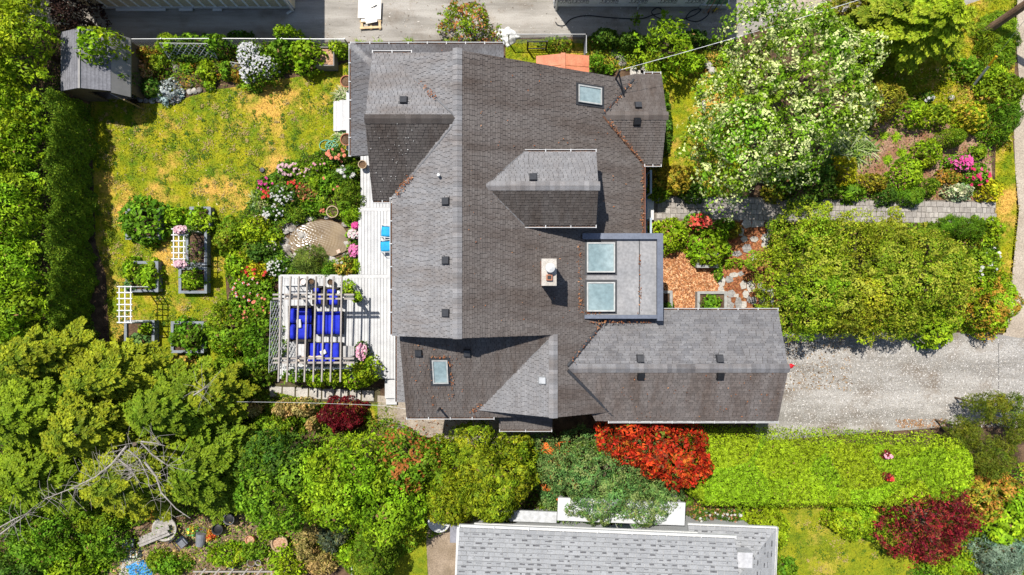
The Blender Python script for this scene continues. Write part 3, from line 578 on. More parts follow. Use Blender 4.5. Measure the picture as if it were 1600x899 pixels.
# ------------------------------------------------------------------ pergola
PG = thing('pergola', 'taupe slatted wooden pergola over the blue cushioned seats on the deck', 'pergola', (-9, -2, DZ))
for a, b in zip((439.6, 453.6, 466.7, 479.7, 493.4, 506.8, 520.8, 533.5), (434.5, 447.8, 461.9, 475.2, 489, 502.3, 515.7, 531.3)):
    p, q = G(a, 432, 2.95), G(b, 597, 2.95); d = (q-p).normalized(); s = Vector((d.y, -d.x, 0))*.028; u = Vector((0, 0, -.09))
    MB().hexa([p-s+u, q-s+u, q+s+u, p+s+u, p-s, q-s, q+s, p+s]).build('slat', M_TAUPE, PG)
for y in (460.5, 467, 560.5, 567): 
    p, q = G(426, y, 2.78), G(553, y, 2.78); MB().box(p.x, q.x, p.y-.035, p.y+.035, 2.6, 2.785).build('beam', M_TAUPE, PG)
for y in (464, 564):
    for x in (447, 537):
        p = G(x, y, 2.7); MB().box(p.x-.06, p.x+.06, p.y-.06, p.y+.06, DZ if y == 464 or x else .0, 2.62).build('post', M_WHITE, PG)
# ------------------------------------------------------------------ garden furniture
def fur(name, label, cat, px, py, z=DZ, group=None):
    c = G(px, py, z); return thing(name, label, cat, c, group), c
WK = mat('dark_wicker', (.03, .026, .024), .8, .3, 40, None, 90, .6)
def seat(name, label, x0, x1, y0, y1, back, n, cat='sofa', group=None):
    """low wicker sofa or chair: box frame, seat cushions side by side, back cushions on one side (N,S,W,E)"""
    X0, X1, Y0, Y1 = GX(x0, .95), GX(x1, .95), GY(y1, .95), GY(y0, .95); t = thing(name, label, cat, ((X0+X1)/2, (Y0+Y1)/2, DZ), group)
    f = MB(); f.box(X0, X1, Y0, Y1, DZ+.06, DZ+.24)
    a = .09; bk = .16
    sides = {'W': (X0, X0+a, Y0, Y1), 'E': (X1-a, X1, Y0, Y1), 'S': (X0, X1, Y0, Y0+a), 'N': (X0, X1, Y1-a, Y1)}
    opp = {'W': 'E', 'E': 'W', 'S': 'N', 'N': 'S'}[back]
    for k, s in sides.items():
        if k != opp: f.box(*s, DZ+.242, DZ+(.7 if k == back else .5))
    for x in (X0+.05, X1-.05):
        for y in (Y0+.05, Y1-.05): f.box(x-.03, x+.03, y-.03, y+.03, DZ, DZ+.06)
    f.build('frame', WK, t)
    ix0, ix1, iy0, iy1 = X0+a, X1-a, Y0+a, Y1-a
    if opp == 'W': ix0 = X0
    if opp == 'E': ix1 = X1
    if opp == 'S': iy0 = Y0
    if opp == 'N': iy1 = Y1
    hor = back in 'NS'; L0, L1 = (ix0, ix1) if hor else (iy0, iy1)
    for i in range(n):
        a0, a1 = L0+(L1-L0)*i/n+.008, L0+(L1-L0)*(i+1)/n-.008
        if hor:
            MB().cushion(((a0+a1)/2, (iy0+iy1)/2, DZ+.245), a1-a0, iy1-iy0-.01, .17).build('seat_cushion', M_BLUE, t, True)
            yb = iy0+.08 if back == 'S' else iy1-.08
            MB().cushion(((a0+a1)/2, yb, DZ+.4), a1-a0-.02, .2, .36).build('back_cushion', M_BLUE, t, True)
        else:
            MB().cushion(((ix0+ix1)/2, (a0+a1)/2, DZ+.245), ix1-ix0-.01, a1-a0, .17).build('seat_cushion', M_BLUE, t, True)
            xb = ix0+.08 if back == 'W' else ix1-.08
            MB().cushion((xb, (a0+a1)/2, DZ+.4), .2, a1-a0-.02, .36).build('back_cushion', M_BLUE, t, True)
    return t
seat('sofa', 'royal blue cushioned sofa along the left edge of the pergola with white throw pillow', 453, 486, 478, 534, 'W', 2)['label'] = 'royal blue sofa with a white throw pillow, standing beside the lattice screen'
seat('sofa', 'royal blue sofa with a pale crumpled cushion, backing onto the planted deck edge', 479, 533, 536, 568, 'S', 3)
seat('armchair', 'royal blue armchair nearer the lattice side under the pergola beam', 488, 505, 447, 476, 'N', 1, 'chair')['label'] = 'royal blue armchair farther from the potted plants, under the pergola beam'
seat('armchair', 'royal blue armchair next to the potted plants, under the pergola beam', 509, 531, 449, 477, 'N', 1, 'chair')
for px, py, rz, lab in ((467, 506, .1, 'small white throw pillow lying on the blue sofa'), (505, 551, .4, 'pale grey crumpled throw pillow lying on the blue sofa'), (527, 457, .2, 'off white pillow on the blue armchair')):
    c = G(px, py, 1.0); T(MB().cushion((c.x, c.y, DZ+.43), .26 if px > 480 else .2, .2 if px > 480 else .38, .12, rz).build('throw_pillow', mat('white_cloth', (.68, .68, .66), .9), None, True), lab, 'pillow')
x0, x1, y0, y1 = GX(491, .9), GX(534, .9), GY(523, .9), GY(487, .9)
OT = thing('ottoman', 'wide royal blue tufted ottoman in the middle of the blue seats', 'ottoman', ((x0+x1)/2, (y0+y1)/2, DZ))
MB().box(x0, x1, y0, y1, DZ+.05, DZ+.27).build('base', WK, OT)
for i in range(4):
    for px in (x0+.06, x1-.06): pass
    a0, a1 = x0+(x1-x0)*i/4, x0+(x1-x0)*(i+1)/4; MB().cushion(((a0+a1)/2, (y0+y1)/2, DZ+.272), a1-a0+.005, y1-y0, .17).build('cushion', M_BLUE, OT, True)
for px in (x0+.06, x1-.06):
    for py in (y0+.06, y1-.06): MB().box(px-.03, px+.03, py-.03, py+.03, DZ, DZ+.05).build('leg', WK, OT)
def table(name, label, x0, x1, y0, y1, z, m, leg=M_DGREY):
    X0, X1, Y0, Y1 = GX(x0, z), GX(x1, z), GY(y1, z), GY(y0, z); t = thing(name, label, 'table', ((X0+X1)/2, (Y0+Y1)/2, DZ))
    n = max(3, int((X1-X0)/.1))
    for i in range(n): MB().box(X0+(X1-X0)*i/n, X0+(X1-X0)*(i+1)/n-.008, Y0, Y1, z-.03, z).build('top_slat', m, t)
    for x in (X0+.04, X1-.04):
        for y in (Y0+.04, Y1-.04): MB().box(x-.02, x+.02, y-.02, y+.02, DZ, z-.032).build('leg', leg, t)
    return t
table('side_table', 'grey slatted side table beside the pink flower pot', 536, 555, 541, 561, 1.0, mat('grey_slat', (.32, .31, .30), .8))
table('side_table', 'light grey side table between the two blue sofas', 466, 480, 538, 557, 1.0, mat('pale_slat', (.45, .44, .43), .8))
b = thing('bench', 'low tan wooden bench with cream cushions behind the blue sofa', 'bench', G(482, 562, DZ))
X0, X1, Y0, Y1 = GX(463, .95), GX(506, .95), GY(566, .95), GY(556, .95)
MB().box(X0, X1, Y0, Y1, DZ+.36, DZ+.40).build('seat', M_PINE, b)
for i in range(3): MB().cushion((X0+(X1-X0)*(i+.5)/3, (Y0+Y1)/2, DZ+.402), (X1-X0)/3-.02, Y1-Y0-.02, .1).build('cushion', mat('cream_cloth', (.58, .46, .36), .9), b, True)
for x in (X0+.05, X1-.05):
    for y in (Y0+.04, Y1-.04): MB().box(x-.03, x+.03, y-.03, y+.03, DZ, DZ+.36).build('leg', M_PINE, b)
# lattice screen at the outer edge and white rails at the planted edges
def lattice(name, label, a, b, h, z0, m, step=.16, rail=.05, lean=0, cat='lattice'):
    """upright panel from a to b: frame and two layers of diagonal laths, each lath its own piece"""
    a, b = Vector(a), Vector(b); L = (b-a).length; d = (b-a).normalized(); nrm = Vector((-d.y, d.x, 0)); t = thing(name, label, cat, (a+b)/2+Vector((0, 0, z0)))
    def P(s, z, o): return a+d*s+nrm*(o+lean*z)+Vector((0, 0, z0+z))
    def bar(nm, s0, z0_, s1, z1_, o, w_):
        e = (P(s1, z1_, o)-P(s0, z0_, o)).normalized(); sd = e.cross(nrm).normalized()*w_/2; th = nrm*.006; p, q = P(s0, z0_, o), P(s1, z1_, o)
        MB().hexa([p-sd-th, q-sd-th, q+sd-th, p+sd-th, p-sd+th, q-sd+th, q+sd+th, p+sd+th]).build(nm, m, t)
    bar('frame', 0, 0, L, 0, .02, rail); bar('frame', 0, h, L, h, .02, rail); bar('frame', 0, 0, 0, h, .02, rail); bar('frame', L, 0, L, h, .02, rail)
    k = -h
    while k < L:
        s0, s1 = max(k, 0), min(k+h, L)
        if s1-s0 > .05: bar('lath', s0, s0-k, s1, s1-k, -.007, .036); bar('lath', s0, h-(s0-k), s1, h-(s1-k), .007, .036)
        k += step
    return t
lattice('lattice_screen', 'grey white lattice screen standing at the outer deck edge behind the blue sofa', G(446, 573, DZ), G(449, 470, DZ), 1.5, DZ, mat('grey_lattice', (.46, .46, .46), .8), .32)
def railing(label, a, b, h=.75, n=None):
    a, b = Vector(a), Vector(b); d = (b-a); n = n or max(3, int(d.length/.22)); t = thing('railing', label, 'railing', (a+b)/2)
    for z in (h, .12): MB().tube([a+Vector((0, 0, z)), b+Vector((0, 0, z))], .03, n=6).build('rail', M_WHITE, t)
    for i in range(n+1): p = a+d*i/n; MB().tube([p, p+Vector((0, 0, h))], .018 if 0 < i < n else .04, n=6).build('baluster', M_WHITE, t)
railing('white railing along the deck edge behind the tan bench', G(452, 572, DZ), G(556, 573, DZ))
railing('white railing on the deck edge facing the pond', G(447, 446, DZ), G(478, 446, DZ))
# two chairs against the house wall
def deck_chair(px, py, label, rz):
    c = G(px, py, .95); t = thing('deck_chair', label, 'chair', (c.x, c.y, DZ)); ca, sa = math.cos(rz), math.sin(rz)
    def L(x, y, z): return (c.x+x*ca-y*sa, c.y+x*sa+y*ca, DZ+z)
    for s in (-1, 1):
        MB().tube([L(-.27, s*.25, 0), L(-.25, s*.25, .42), L(-.25, s*.25, .6), L(.2, s*.27, .6)], .016, n=6).build('arm_frame', M_WHITE, t)
        MB().tube([L(.3, s*.25, 0), L(.18, s*.25, .4), L(.36, s*.25, .95)], .016, n=6).build('leg', M_WHITE, t)
    MB().tube([L(.36, -.25, .95), L(.36, .25, .95)], .016, n=6).build('back_rail', M_WHITE, t); MB().tube([L(-.25, -.25, .4), L(-.25, .25, .4)], .016, n=6).build('seat_rail', M_WHITE, t)
    MB().cushion(L(-.02, 0, .38), .48, .46, .13, rz).build('seat_cushion', M_TEAL, t, True)
    p = [L(.2, -.22, .48), L(.3, -.22, .46), L(.3, .22, .46), L(.2, .22, .48), L(.33, -.22, .95), L(.4, -.22, .93), L(.4, .22, .93), L(.33, .22, .95)]
    MB().hexa(p).build('back_cushion', M_TEAL, t)
deck_chair(605, 362, 'turquoise cushioned white metal chair on the deck, nearer the steps door', -.08); deck_chair(604, 385, 'x', .05)
for o in [o for o in COL.objects if o.name.startswith('deck_chair') and o.type == 'EMPTY']: o['label'] = 'turquoise cushioned white metal chair on the white deck by the eave'; o['group'] = 'turquoise chairs on the deck'
# ------------------------------------------------------------------ pots
def pot(px, py, r, h, label, m, z=0, fill=M_SOIL, name='flower_pot', cat='pot', square=False):
    c = G(px, py, z+h); t = thing(name, label, cat, (c.x, c.y, z))
    if square:
        k = r; b_ = MB()
        for (a, b2, d, e) in ((-k, k, -k, -k+.05), (-k, k, k-.05, k), (-k, -k+.05, -k+.05, k-.05), (k-.05, k, -k+.05, k-.05)): MB().box(c.x+a, c.x+b2, c.y+d, c.y+e, z, z+h).build('side_board', m, t)
        MB().box(c.x-k+.05, c.x+k-.05, c.y-k+.05, c.y+k-.05, z, z+h*.88).build('soil', fill, t)
    else:
        MB().lathe((c.x, c.y, z), [(0, .0), (r*.7, 0), (r*.95, h*.9), (r*1.03, h*.9), (r*1.05, h), (r*.9, h), (r*.87, h*.82)], 18).build('pot_body', m, t, True)
        MB().lathe((c.x, c.y, z), [(r*.88, h*.8), (r*.5, h*.84), (0, h*.86)], 14).build('soil', fill, t)
    return t
M_CHIP = mat('pot_chips', (.30, .16, .09), .95, .35, 12, (.46, .30, .19), 40, .6)
pot(507, 88, .42, .75, 'tall square grey planter filled with brown chips by the lane fence', mat('planter_grey', (.16, .15, .14), .8), 0, M_CHIP, 'planter', 'planter', True)
pot(541, 127, .26, .4, 'terracotta pot on the white porch edge nearer the planter', M_TERRA, DZ); pot(541, 218, .26, .4, 'terracotta pot on the white porch edge by the flower bed', M_TERRA, DZ)
pot(566, 257, .18, .4, 'woven brown pot at the end of the porch roof', M_TAN, DZ); pot(405, 346, .30, .4, 'wide cream rimmed pot with rusty soil in the flower bed', mat('cream_ceramic', (.6, .5, .36), .6), 0, M_CHIP)
pot(519, 331, .26, .4, 'round brown basket pot above the pond', M_TAN, .05); pot(543, 456, .17, .5, 'deep blue glazed pot on the deck with leafy plant', mat('cobalt_glaze', (.02, .06, .25), .25), DZ)
pot(557, 467, .17, .45, 'black pot with a small clipped plant at the beam end', M_BLACK, DZ); pot(565, 555, .2, .4, 'dark pot overflowing with pink flowers on the deck', M_DGREY, DZ)
pot(472, 440, .16, .6, 'white round urn on the deck corner by the pond', M_WHITE, DZ, mat('pale_dried', (.6, .5, .48), .9)); pot(486, 440, .13, .35, 'small dark pot on the deck between white urn and grass', M_DGREY, DZ); pot(516, 441, .13, .35, 'small dark pot on the deck beside the variegated shrub', M_DGREY, DZ)
pot(339, 828, .24, .6, 'black plastic tub with a pale rim in the cluttered yard', mat('tub_black', (.03, .03, .03), .6), 0, M_BLACK, 'tub', 'tub'); pot(357, 812, .24, .5, 'second empty tub half under the drooping tree', mat('tub_grey', (.10, .10, .10), .6), 0, M_BLACK, 'tub', 'tub')
pot(390, 845, .2, .35, 'orange terracotta pot in the cluttered yard', mat('orange_terracotta', (.5, .22, .12), .7), 0, M_CHIP); pot(436, 850, .36, .5, 'large tan clay pot with bare soil in the cluttered yard', mat('tan_clay', (.34, .24, .15), .8), 0, M_CHIP)
pot(428, 877, .3, .4, 'tan clay bowl half hidden by the lime shrub', mat('tan_clay'	, (.34, .24, .15), .8), 0, M_SOIL); pot(361, 883, .19, .4, 'glazed blue rimmed pot beside the slatted rack', mat('blue_glaze', (.05, .06, .30), .3), 0, M_CHIP)
pot(392, 880, .18, .35, 'grey stone pot by the slatted rack', M_ROCK, 0); pot(403, 880, .12, .4, 'slim white vase shaped pot by the slatted rack', M_PALE, 0)
pot(204, 148, .13, .25, 'small ring shaped pale stone pot at the shed corner', M_PALE, 0)
# ------------------------------------------------------------------ raised beds and arches
def bed(x0, x1, y0, y1, label, h=.42, m=M_BWOOD):
    X0, X1, Y0, Y1 = GX(x0, h), GX(x1, h), GY(y1, h), GY(y0, h); t = thing('raised_bed', label, 'raised bed', ((X0+X1)/2, (Y0+Y1)/2, 0)); k = .09
    for i in range(2):
        z0, z1 = i*h/2+.005, (i+1)*h/2-.006
        for q in ((X0, X1, Y0, Y0+k), (X0, X1, Y1-k, Y1), (X0, X0+k, Y0+k, Y1-k), (X1-k, X1, Y0+k, Y1-k)): MB().box(*q, z0, z1).build('board', m, t)
    for q in ((X0-.02, X1+.02, Y0-.02, Y0+.1), (X0-.02, X1+.02, Y1-.1, Y1+.02), (X0-.02, X0+.1, Y0+.1, Y1-.1), (X1-.1, X1+.02, Y0+.1, Y1-.1)): MB().box(*q, h-.004, h+.03).build('cap_board', m, t)
    MB().box(X0+k, X1-k, Y0+k, Y1-k, 0, h*.82).build('soil', M_SOIL, t); return t
bed(197, 250, 327, 374, 'blue grey raised bed swallowed by the big round leafy plant'); bed(297, 329, 324, 356, 'blue grey raised bed at the closed end of the U shaped row'); bed(291, 323, 359, 414, 'long blue grey raised bed beside the flowering arch'); bed(280, 323, 418, 458, 'blue grey raised bed full of bright lettuce green leaves')
bed(197, 247, 409, 456, 'blue grey raised bed of mixed greens at one foot of the bare arch'); bed(195, 241, 501, 545, 'blue grey raised bed with soil showing at the foot of the bare arch'); bed(268, 318, 503, 551, 'blue grey raised bed beside the rose bushes')
M_BED2 = mat('grey_trough', (.25, .25, .24), .7)
bed(1090, 1135, 456, 490, 'pale grey planter box with a leafy shrub on the orange mulch', .45, M_BED2); bed(1024, 1050, 455, 490, 'pale grey planter box against the flat roofed box', .45, M_BED2); bed(1089, 1122, 396, 418, 'pale grey planter box under the bright green shrub', .45, M_BED2); bed(1191, 1208, 452, 476, 'pale grey planter box under the golden green tree', .45, M_BED2)
def arch(x0, x1, y0, y1, label, h=2.05):
    """garden arch: two upright ladder sides and a flat slatted top"""
    X0, X1, Y0, Y1 = GX(x0, h), GX(x1, h), GY(y1, h), GY(y0, h); t = thing('garden_arch', label, 'arch', ((X0+X1)/2, (Y0+Y1)/2, 0)); r = .022
    nx = 3
    for i in range(nx): x = X0+(X1-X0)*i/(nx-1); MB().box(x-r, x+r, Y0-.03, Y1+.03, h-.03, h).build('rail', M_WHITE, t)
    n = 7
    for i in range(n): y = Y0+(Y1-Y0)*i/(n-1); MB().box(X0-.08, X1+.08, y-r, y+r, h+.002, h+.03).build('slat', M_WHITE, t)
    for y in (Y0, Y1):
        for i in range(nx): x = X0+(X1-X0)*i/(nx-1); MB().box(x-r, x+r, y-r-.03, y+r-.03, 0, h-.03).build('upright', M_WHITE, t)
        for k in range(5): MB().box(X0-.02, X1+.02, y-.006, y+.01, .35+k*.35, .39+k*.35).build('rung', M_WHITE, t)
arch(271, 287, 358, 414, 'white slatted garden arch with pink roses at both ends'); arch(186, 204, 448, 504, 'bare white slatted garden arch between two raised beds')
# ------------------------------------------------------------------ pond
PO = S(MB().poly([G(500+48*math.cos(a)*(1+.06*math.sin(3*a)), 374+31*math.sin(a)*(1+.08*math.cos(2*a+1))) for a in [i*math.pi/20 for i in range(40)]], .02, .05).build('pond', mat('pond_bed', (.12, .08, .04), .9)))
def pond_water():
    n = 150; m_ = 80; vs = []; fs = []; fc = G(471, 367, .1); cx, cy = G(500, 375).x, G(500, 375).y
    for i in range(m_+1):
        for j in range(n):
            a = 2*math.pi*j/n; k = i/m_; x = cx+k*(48*math.cos(a)*(1+.06*math.sin(3*a)))/35; y = cy-k*(31*math.sin(a)*(1+.08*math.cos(2*a+1)))/35
            d = math.hypot(x-fc.x, y-fc.y); rip = .003*math.exp(-d*.5)*math.sin(d*52+.9*math.sin(5*math.atan2(y-fc.y, x-fc.x)+d*3))+.007*math.exp(-d*1.6)*math.sin(x*31+y*19+2*math.sin(y*9))*math.sin(y*33-x*11)+.0015*math.sin(d*37+x*6)
            vs.append((x, y, .11+rip))
    for i in range(m_):
        for j in range(n): j2 = (j+1) % n; fs.append((i*n+j, i*n+j2, (i+1)*n+j2, (i+1)*n+j))
    me = bpy.data.meshes.new('water'); me.from_pydata(vs, [], fs); me.shade_smooth(); return S(link('water', me, None, M_WATER)), fc
_, fc = pond_water()
F = thing('fountain', 'small stone bubbling fountain spreading ripples in the brown pond', 'fountain', (fc.x, fc.y, .05))
MB().lathe((fc.x, fc.y, .03), [(.16, 0), (.15, .1), (.11, .14), (.05, .16), (0, .15)], 14).build('fountain_stone', M_PALE, F, True)
sp = MB(); random.seed(5)
for i in range(80):                                             # short curls of foam riding on the rings
    a, r_ = random.uniform(0, 6.28), abs(random.gauss(0, .42))+.12; da = random.uniform(.04, .16)/r_; wd = random.uniform(.006, .014)
    sp.tube([(fc.x+(r_+wd*math.sin(k*2))*math.cos(a+da*k/3), fc.y+(r_+wd*math.sin(k*2))*math.sin(a+da*k/3), .122) for k in range(4)], wd, wd*.4, 5)
STUFF(sp.build('foam', mat('water_foam', (.75, .75, .75), .4), F))
c = G(529, 393, .15); T(MB().rbox((c.x, c.y, .05), .17, .16, .12, .4).build('stepping_block', mat('pink_stone', (.5, .36, .28), .8), None), 'small square pinkish block standing in the pond', 'stone')
# ------------------------------------------------------------------ rocks
def rock_mesh(name, sd):
    import bmesh
    rnd = random.Random(sd); bm = bmesh.new(); bmesh.ops.create_icosphere(bm, subdivisions=2, radius=1)
    ax = [Vector((rnd.gauss(0, 1), rnd.gauss(0, 1), rnd.gauss(0, 1))).normalized() for _ in range(7)]; k = [rnd.uniform(.62, .92) for _ in ax]
    for v in bm.verts:
        p = v.co.copy()
        for a, d in zip(ax, k):
            e = p.dot(a)
            if e > d: p -= a*(e-d)*.85
        v.co = p*rnd.uniform(.96, 1.04)
    me = bpy.data.meshes.new(name); bm.to_mesh(me); bm.free(); return me
ROCKS = [rock_mesh('rock', i) for i in range(8)]
ROCKP = [rock_mesh('rock', i+20) for i in range(5)]
for me in ROCKS: me.materials.append(M_ROCK)
for me in ROCKP: me.materials.append(M_PALE)
def rock(px, py, r, label, group, pale=False, h=.6):
    o = bpy.data.objects.new('rock', random.choice(ROCKP if pale else ROCKS)); COL.objects.link(o); c = G(px, py, r*h*.5)
    o.location = (c.x, c.y, r*h*.55); o.scale = (r*random.uniform(.85, 1.2), r*random.uniform(.8, 1.1), r*h); o.rotation_euler = (0, 0, random.uniform(0, 6.28)); T(o, label, 'rock', group)
random.seed(31)
for px, py, r in ((220, 155, .17), (228, 157, .15), (238, 157, .17), (247, 156, .17), (284, 144, .2), (296, 143, .16), (304, 142, .17), (312, 141, .15), (281, 135, .13), (298, 132, .14), (275, 108, .2), (268, 102, .16), (330, 138, .13)): rock(px, py, r, 'rounded grey stone edging the bed between shed and lawn', 'edging stones by the shed bed', random.random() < .5)
for i in range(46):
    a = random.uniform(0, 6.28) if i < 16 else random.uniform(2.2, 4.1); k = random.uniform(1.02, 1.16) if i < 16 else random.uniform(1.03, 1.35)
    px, py = 500+48*math.cos(a)*k, 374+32*math.sin(a)*k
    if i < 16 and abs(math.sin(a)) < .3: continue
    rock(px, py, random.uniform(.11, .2), 'brown and grey stone in the pond rim', 'stones around the pond', random.random() < .35)
for px, py in ((512, 408), (520, 406), (528, 409), (536, 405), (543, 385), (541, 380), (545, 400)): rock(px, py, random.uniform(.12, .19), 'pale stone in the pond rim on the deck side', 'pale stones by the deck side of the pond', True)
for px, py in ((1422, 510), (1430, 517), (1427, 500), (1438, 519), (1418, 490), (1432, 526)): rock(px, py, random.uniform(.16, .24), 'rounded boulder at the edge of the gravel driveway', 'boulders by the driveway', random.random() < .5)
for px, py in ((968, 90), (960, 82), (973, 98)): rock(px, py, .2, 'flat grey stone in the shaded bed behind the house', 'stones behind the house', False, .3)
for px, py in ((1107, 103), (1100, 97), (1113, 110)): rock(px, py, .18, 'grey stone under the cream flowering tree', 'stones under the cream tree', True)
for px, py in ((1340, 208), (1352, 215), (1333, 262), (1322, 215)): rock(px, py, .2, 'weathered stone among the strappy leaves', 'stones among the strappy leaves', random.random() < .5, .4)
# ------------------------------------------------------------------ brick path, flagstones, stepping slabs
BP = S(MB().poly([G(1008, 306), G(1556, 314), G(1556, 350), G(1008, 346)], .004, .022).build('path', mat('path_sand', (.15, .13, .105), .95, .2, 6)))
M_PAV = [mat('paver_%d' % i, c_, .9, .12, 5, None, 24, .3) for i, c_ in enumerate(((.28, .255, .23), (.24, .22, .2), (.32, .295, .265), (.26, .235, .21)))]
random.seed(41); n = 0; X0 = G(1025, 0).x
for r_ in range(4):
    x = X0+random.uniform(0, .1)
    while x < G(1550, 0).x and n < 300:
        w_ = random.choice((.17, .21, .25, .29)); px = 800+x*35; top = 308+(px-1025)*.0165; y1 = GY(top+r_*8.5); y0 = GY(top+(r_+1)*8.5)
        o = MB().rbox((x+w_/2, (y0+y1)/2+random.uniform(-.008, .008), .0222), w_-.018, (y1-y0)-.018, .028+random.uniform(0, .008), random.uniform(-.02, .02)).build('paver', random.choice(M_PAV), BP); n += 1; x += w_
FP = S(MB().poly([G(1120, 345), G(1212, 345), G(1212, 488), G(1120, 488)], .006, .0125).build('flagstone_path', M_MULCH))
fl = [(1166, 350, 13, 11), (1184, 350, 20, 11), (1202, 351, 11, 12), (1157, 362, 9, 12), (1163, 374, 9, 8), (1178, 374, 11, 8), (1166, 388, 12, 11), (1151, 397, 13, 8), (1203, 362, 12, 10), (1196, 372, 11, 11), (1194, 383, 9, 8), (1177, 403, 9, 10), (1157, 428, 10, 7), (1146, 430, 11, 7), (1127, 440, 10, 14), (1138, 437, 11, 9), (1126, 456, 9, 16),
      (1161, 445, 8, 12), (1172, 448, 11, 15), (1165, 460, 9, 11), (1142, 459, 12, 9), (1136, 470, 10, 10), (1153, 474, 9, 15), (1161, 477, 10, 10), (1141, 478, 10, 12), (1177, 470, 9, 12), (1187, 447, 9, 13), (1186, 461, 8, 9), (1150, 462, 8, 6), (1129, 472, 8, 9), (1170, 468, 7, 8), (1146, 487, 11, 6)]
for px, py, a, b in fl:
    c = G(px, py); k = random.randint(4, 6); ph = random.uniform(0, 6); pts = [(c.x+a/70*1.35*math.cos(ph+i*6.283/k)*random.uniform(.8, 1.15), c.y+b/70*1.35*math.sin(ph+i*6.283/k)*random.uniform(.8, 1.15)) for i in range(k)]
    MB().poly(pts, .013, .05+random.uniform(0, .02)).build('flagstone', random.choice((M_PALE, M_PALE, mat('grey_flag', (.22, .21, .2), .9, .2, 5, None, 18, .3))), FP)
SW = S(MB().poly([G(418, 598), G(594, 606), G(594, 632), G(418, 624)], .0125, .018).build('stepping_path', mat('path_joint_soil', (.07, .06, .03), .95, .3, 6)))
for i in range(8):
    px = 431+i*20.6; c = G(px, 612+i*.9); MB().rbox((c.x, c.y, .0185), .52, .46, .035, -.04+random.uniform(-.03, .03)).build('slab', M_PALE, SW)
# bark chips on the orange mulch
def chips(name, px0, px1, py0, py1, n, cols, label, size=.06):
    a, b = G(px0, py1), G(px1, py0); p = np.stack([RNG.uniform(a.x, b.x, n), RNG.uniform(a.y, b.y, n), RNG.uniform(.014, .03, n)], 1); th = RNG.uniform(0, 6.28, n); s = RNG.uniform(.4, 1.3, n)*size
    u = np.stack([np.cos(th), np.sin(th), RNG.normal(0, .25, n)], 1)*s[:, None]; v = np.stack([-np.sin(th), np.cos(th), RNG.normal(0, .3, n)], 1)*s[:, None]*.35
    STUFF(link(name, quads_mesh(name, np.stack([p-u-v, p+u-v, p+u+v, p-u+v], 1), np.array(cols)[RNG.integers(0, len(cols), n)]*RNG.uniform(.6, 1.3, (n, 1))), None, attr_mat('litter', .9, 0, .1)), label, 'bark chips')
chips('bark_chips', 1034, 1125, 345, 488, 5200, [(.36, .15, .06), (.48, .24, .11), (.25, .09, .04), (.55, .33, .18)], 'orange bark chips beside the flat roofed box')
chips('bark_chips', 1120, 1212, 345, 488, 2600, [(.26, .08, .04), (.36, .15, .07), (.17, .06, .03)], 'dark red bark chips between the flagstones', .05)
chips('gravel_stones', 1225, 1600, 530, 668, 16000, [(.42, .40, .375), (.5, .48, .46), (.24, .22, .2), (.35, .32, .28)], 'loose grey gravel stones on the driveway', .028)
chips('leaf_litter', 1225, 1330, 528, 610, 420, [(.2, .12, .06), (.3, .2, .1), (.12, .08, .05)], 'dead leaves blown onto the gravel by the garage', .05)
chips('leaf_litter', 1400, 1480, 655, 668, 300, [(.3, .16, .07), (.22, .12, .06)], 'brown needles at the end of the lime hedge', .05)
chips('leaf_litter', 160, 540, 110, 580, 700, [(.34, .24, .12), (.5, .4, .24), (.2, .14, .07)], 'small dead leaves scattered over the lawn', .04)
chips('leaf_litter', 500, 1200, 2, 62, 500, [(.16, .13, .1), (.3, .25, .2), (.45, .42, .38)], 'grit and small debris scattered over the lane', .035)
chips('leaf_litter', 160, 480, 805, 899, 2500, [(.2, .12, .06), (.35, .24, .12), (.12, .08, .05)], 'dry leaf litter on the cluttered yard floor', .05)
chips('leaf_litter', 620, 860, 648, 692, 350, [(.2, .1, .05), (.35, .22, .12), (.12, .07, .05)], 'dry leaf litter on the concrete apron', .05)
# ------------------------------------------------------------------ shed
SX, SY0, SY1 = -17.69, 8.3, 10.6
SHD = thing('shed', 'small grey gambrel roofed garden shed with an open brown door beside the hedge', 'shed', (SX, (SY0+SY1)/2, 0)); M_SHR = mat('shed_roof', (.15, .15, .165), .7, .12, 3, None, 14, .1); M_SHL = mat('shed_roof_side', (.24, .23, .22), .8, .06, 3)
prof = [(0, 3.3), (.92, 2.7), (1.28, 1.9)]
for s in (-1, 1):
    for k in range(8):                                           # roof boards of the upper slope
        a, b = k/8+.004, (k+1)/8-.004; xa, xb = SX+s*1.04*a, SX+s*1.04*b; za, zb = 2.6-.45*a, 2.6-.45*b; y0 = SY0-.14
        p = [(xa, y0, za-.05), (xb, y0, zb-.05), (xb, SY1, zb-.05), (xa, SY1, za-.05), (xa, y0, za), (xb, y0, zb), (xb, SY1, zb), (xa, SY1, za)]
        MB().hexa(p if s > 0 else [p[i] for i in (1, 0, 3, 2, 5, 4, 7, 6)]).build('roof_board', M_SHR, SHD)
    xa, xb = SX+s*1.045, SX+s*1.47; MB().hexa([(xa, SY0-.2, 2.07), (xb, SY0-.2, 1.38), (xb, SY1, 1.38), (xa, SY1, 2.07), (xa, SY0-.2, 2.14), (xb, SY0-.2, 1.45), (xb, SY1, 1.45), (xa, SY1, 2.14)]).build('roof_side', M_SHL, SHD)
    MB().box(min(SX+s*1.28, SX+s*1.34), max(SX+s*1.28, SX+s*1.34), SY0+.05, SY1-.05, 0, 1.55).build('wall', mat('shed_wall', (.13, .095, .06), .85, .12, 3, None, 14, .2), SHD)
MB().box(SX-.02, SX+.06, SY0-.16, SY1, 2.58, 2.63).build('ridge_board', M_SHL, SHD)
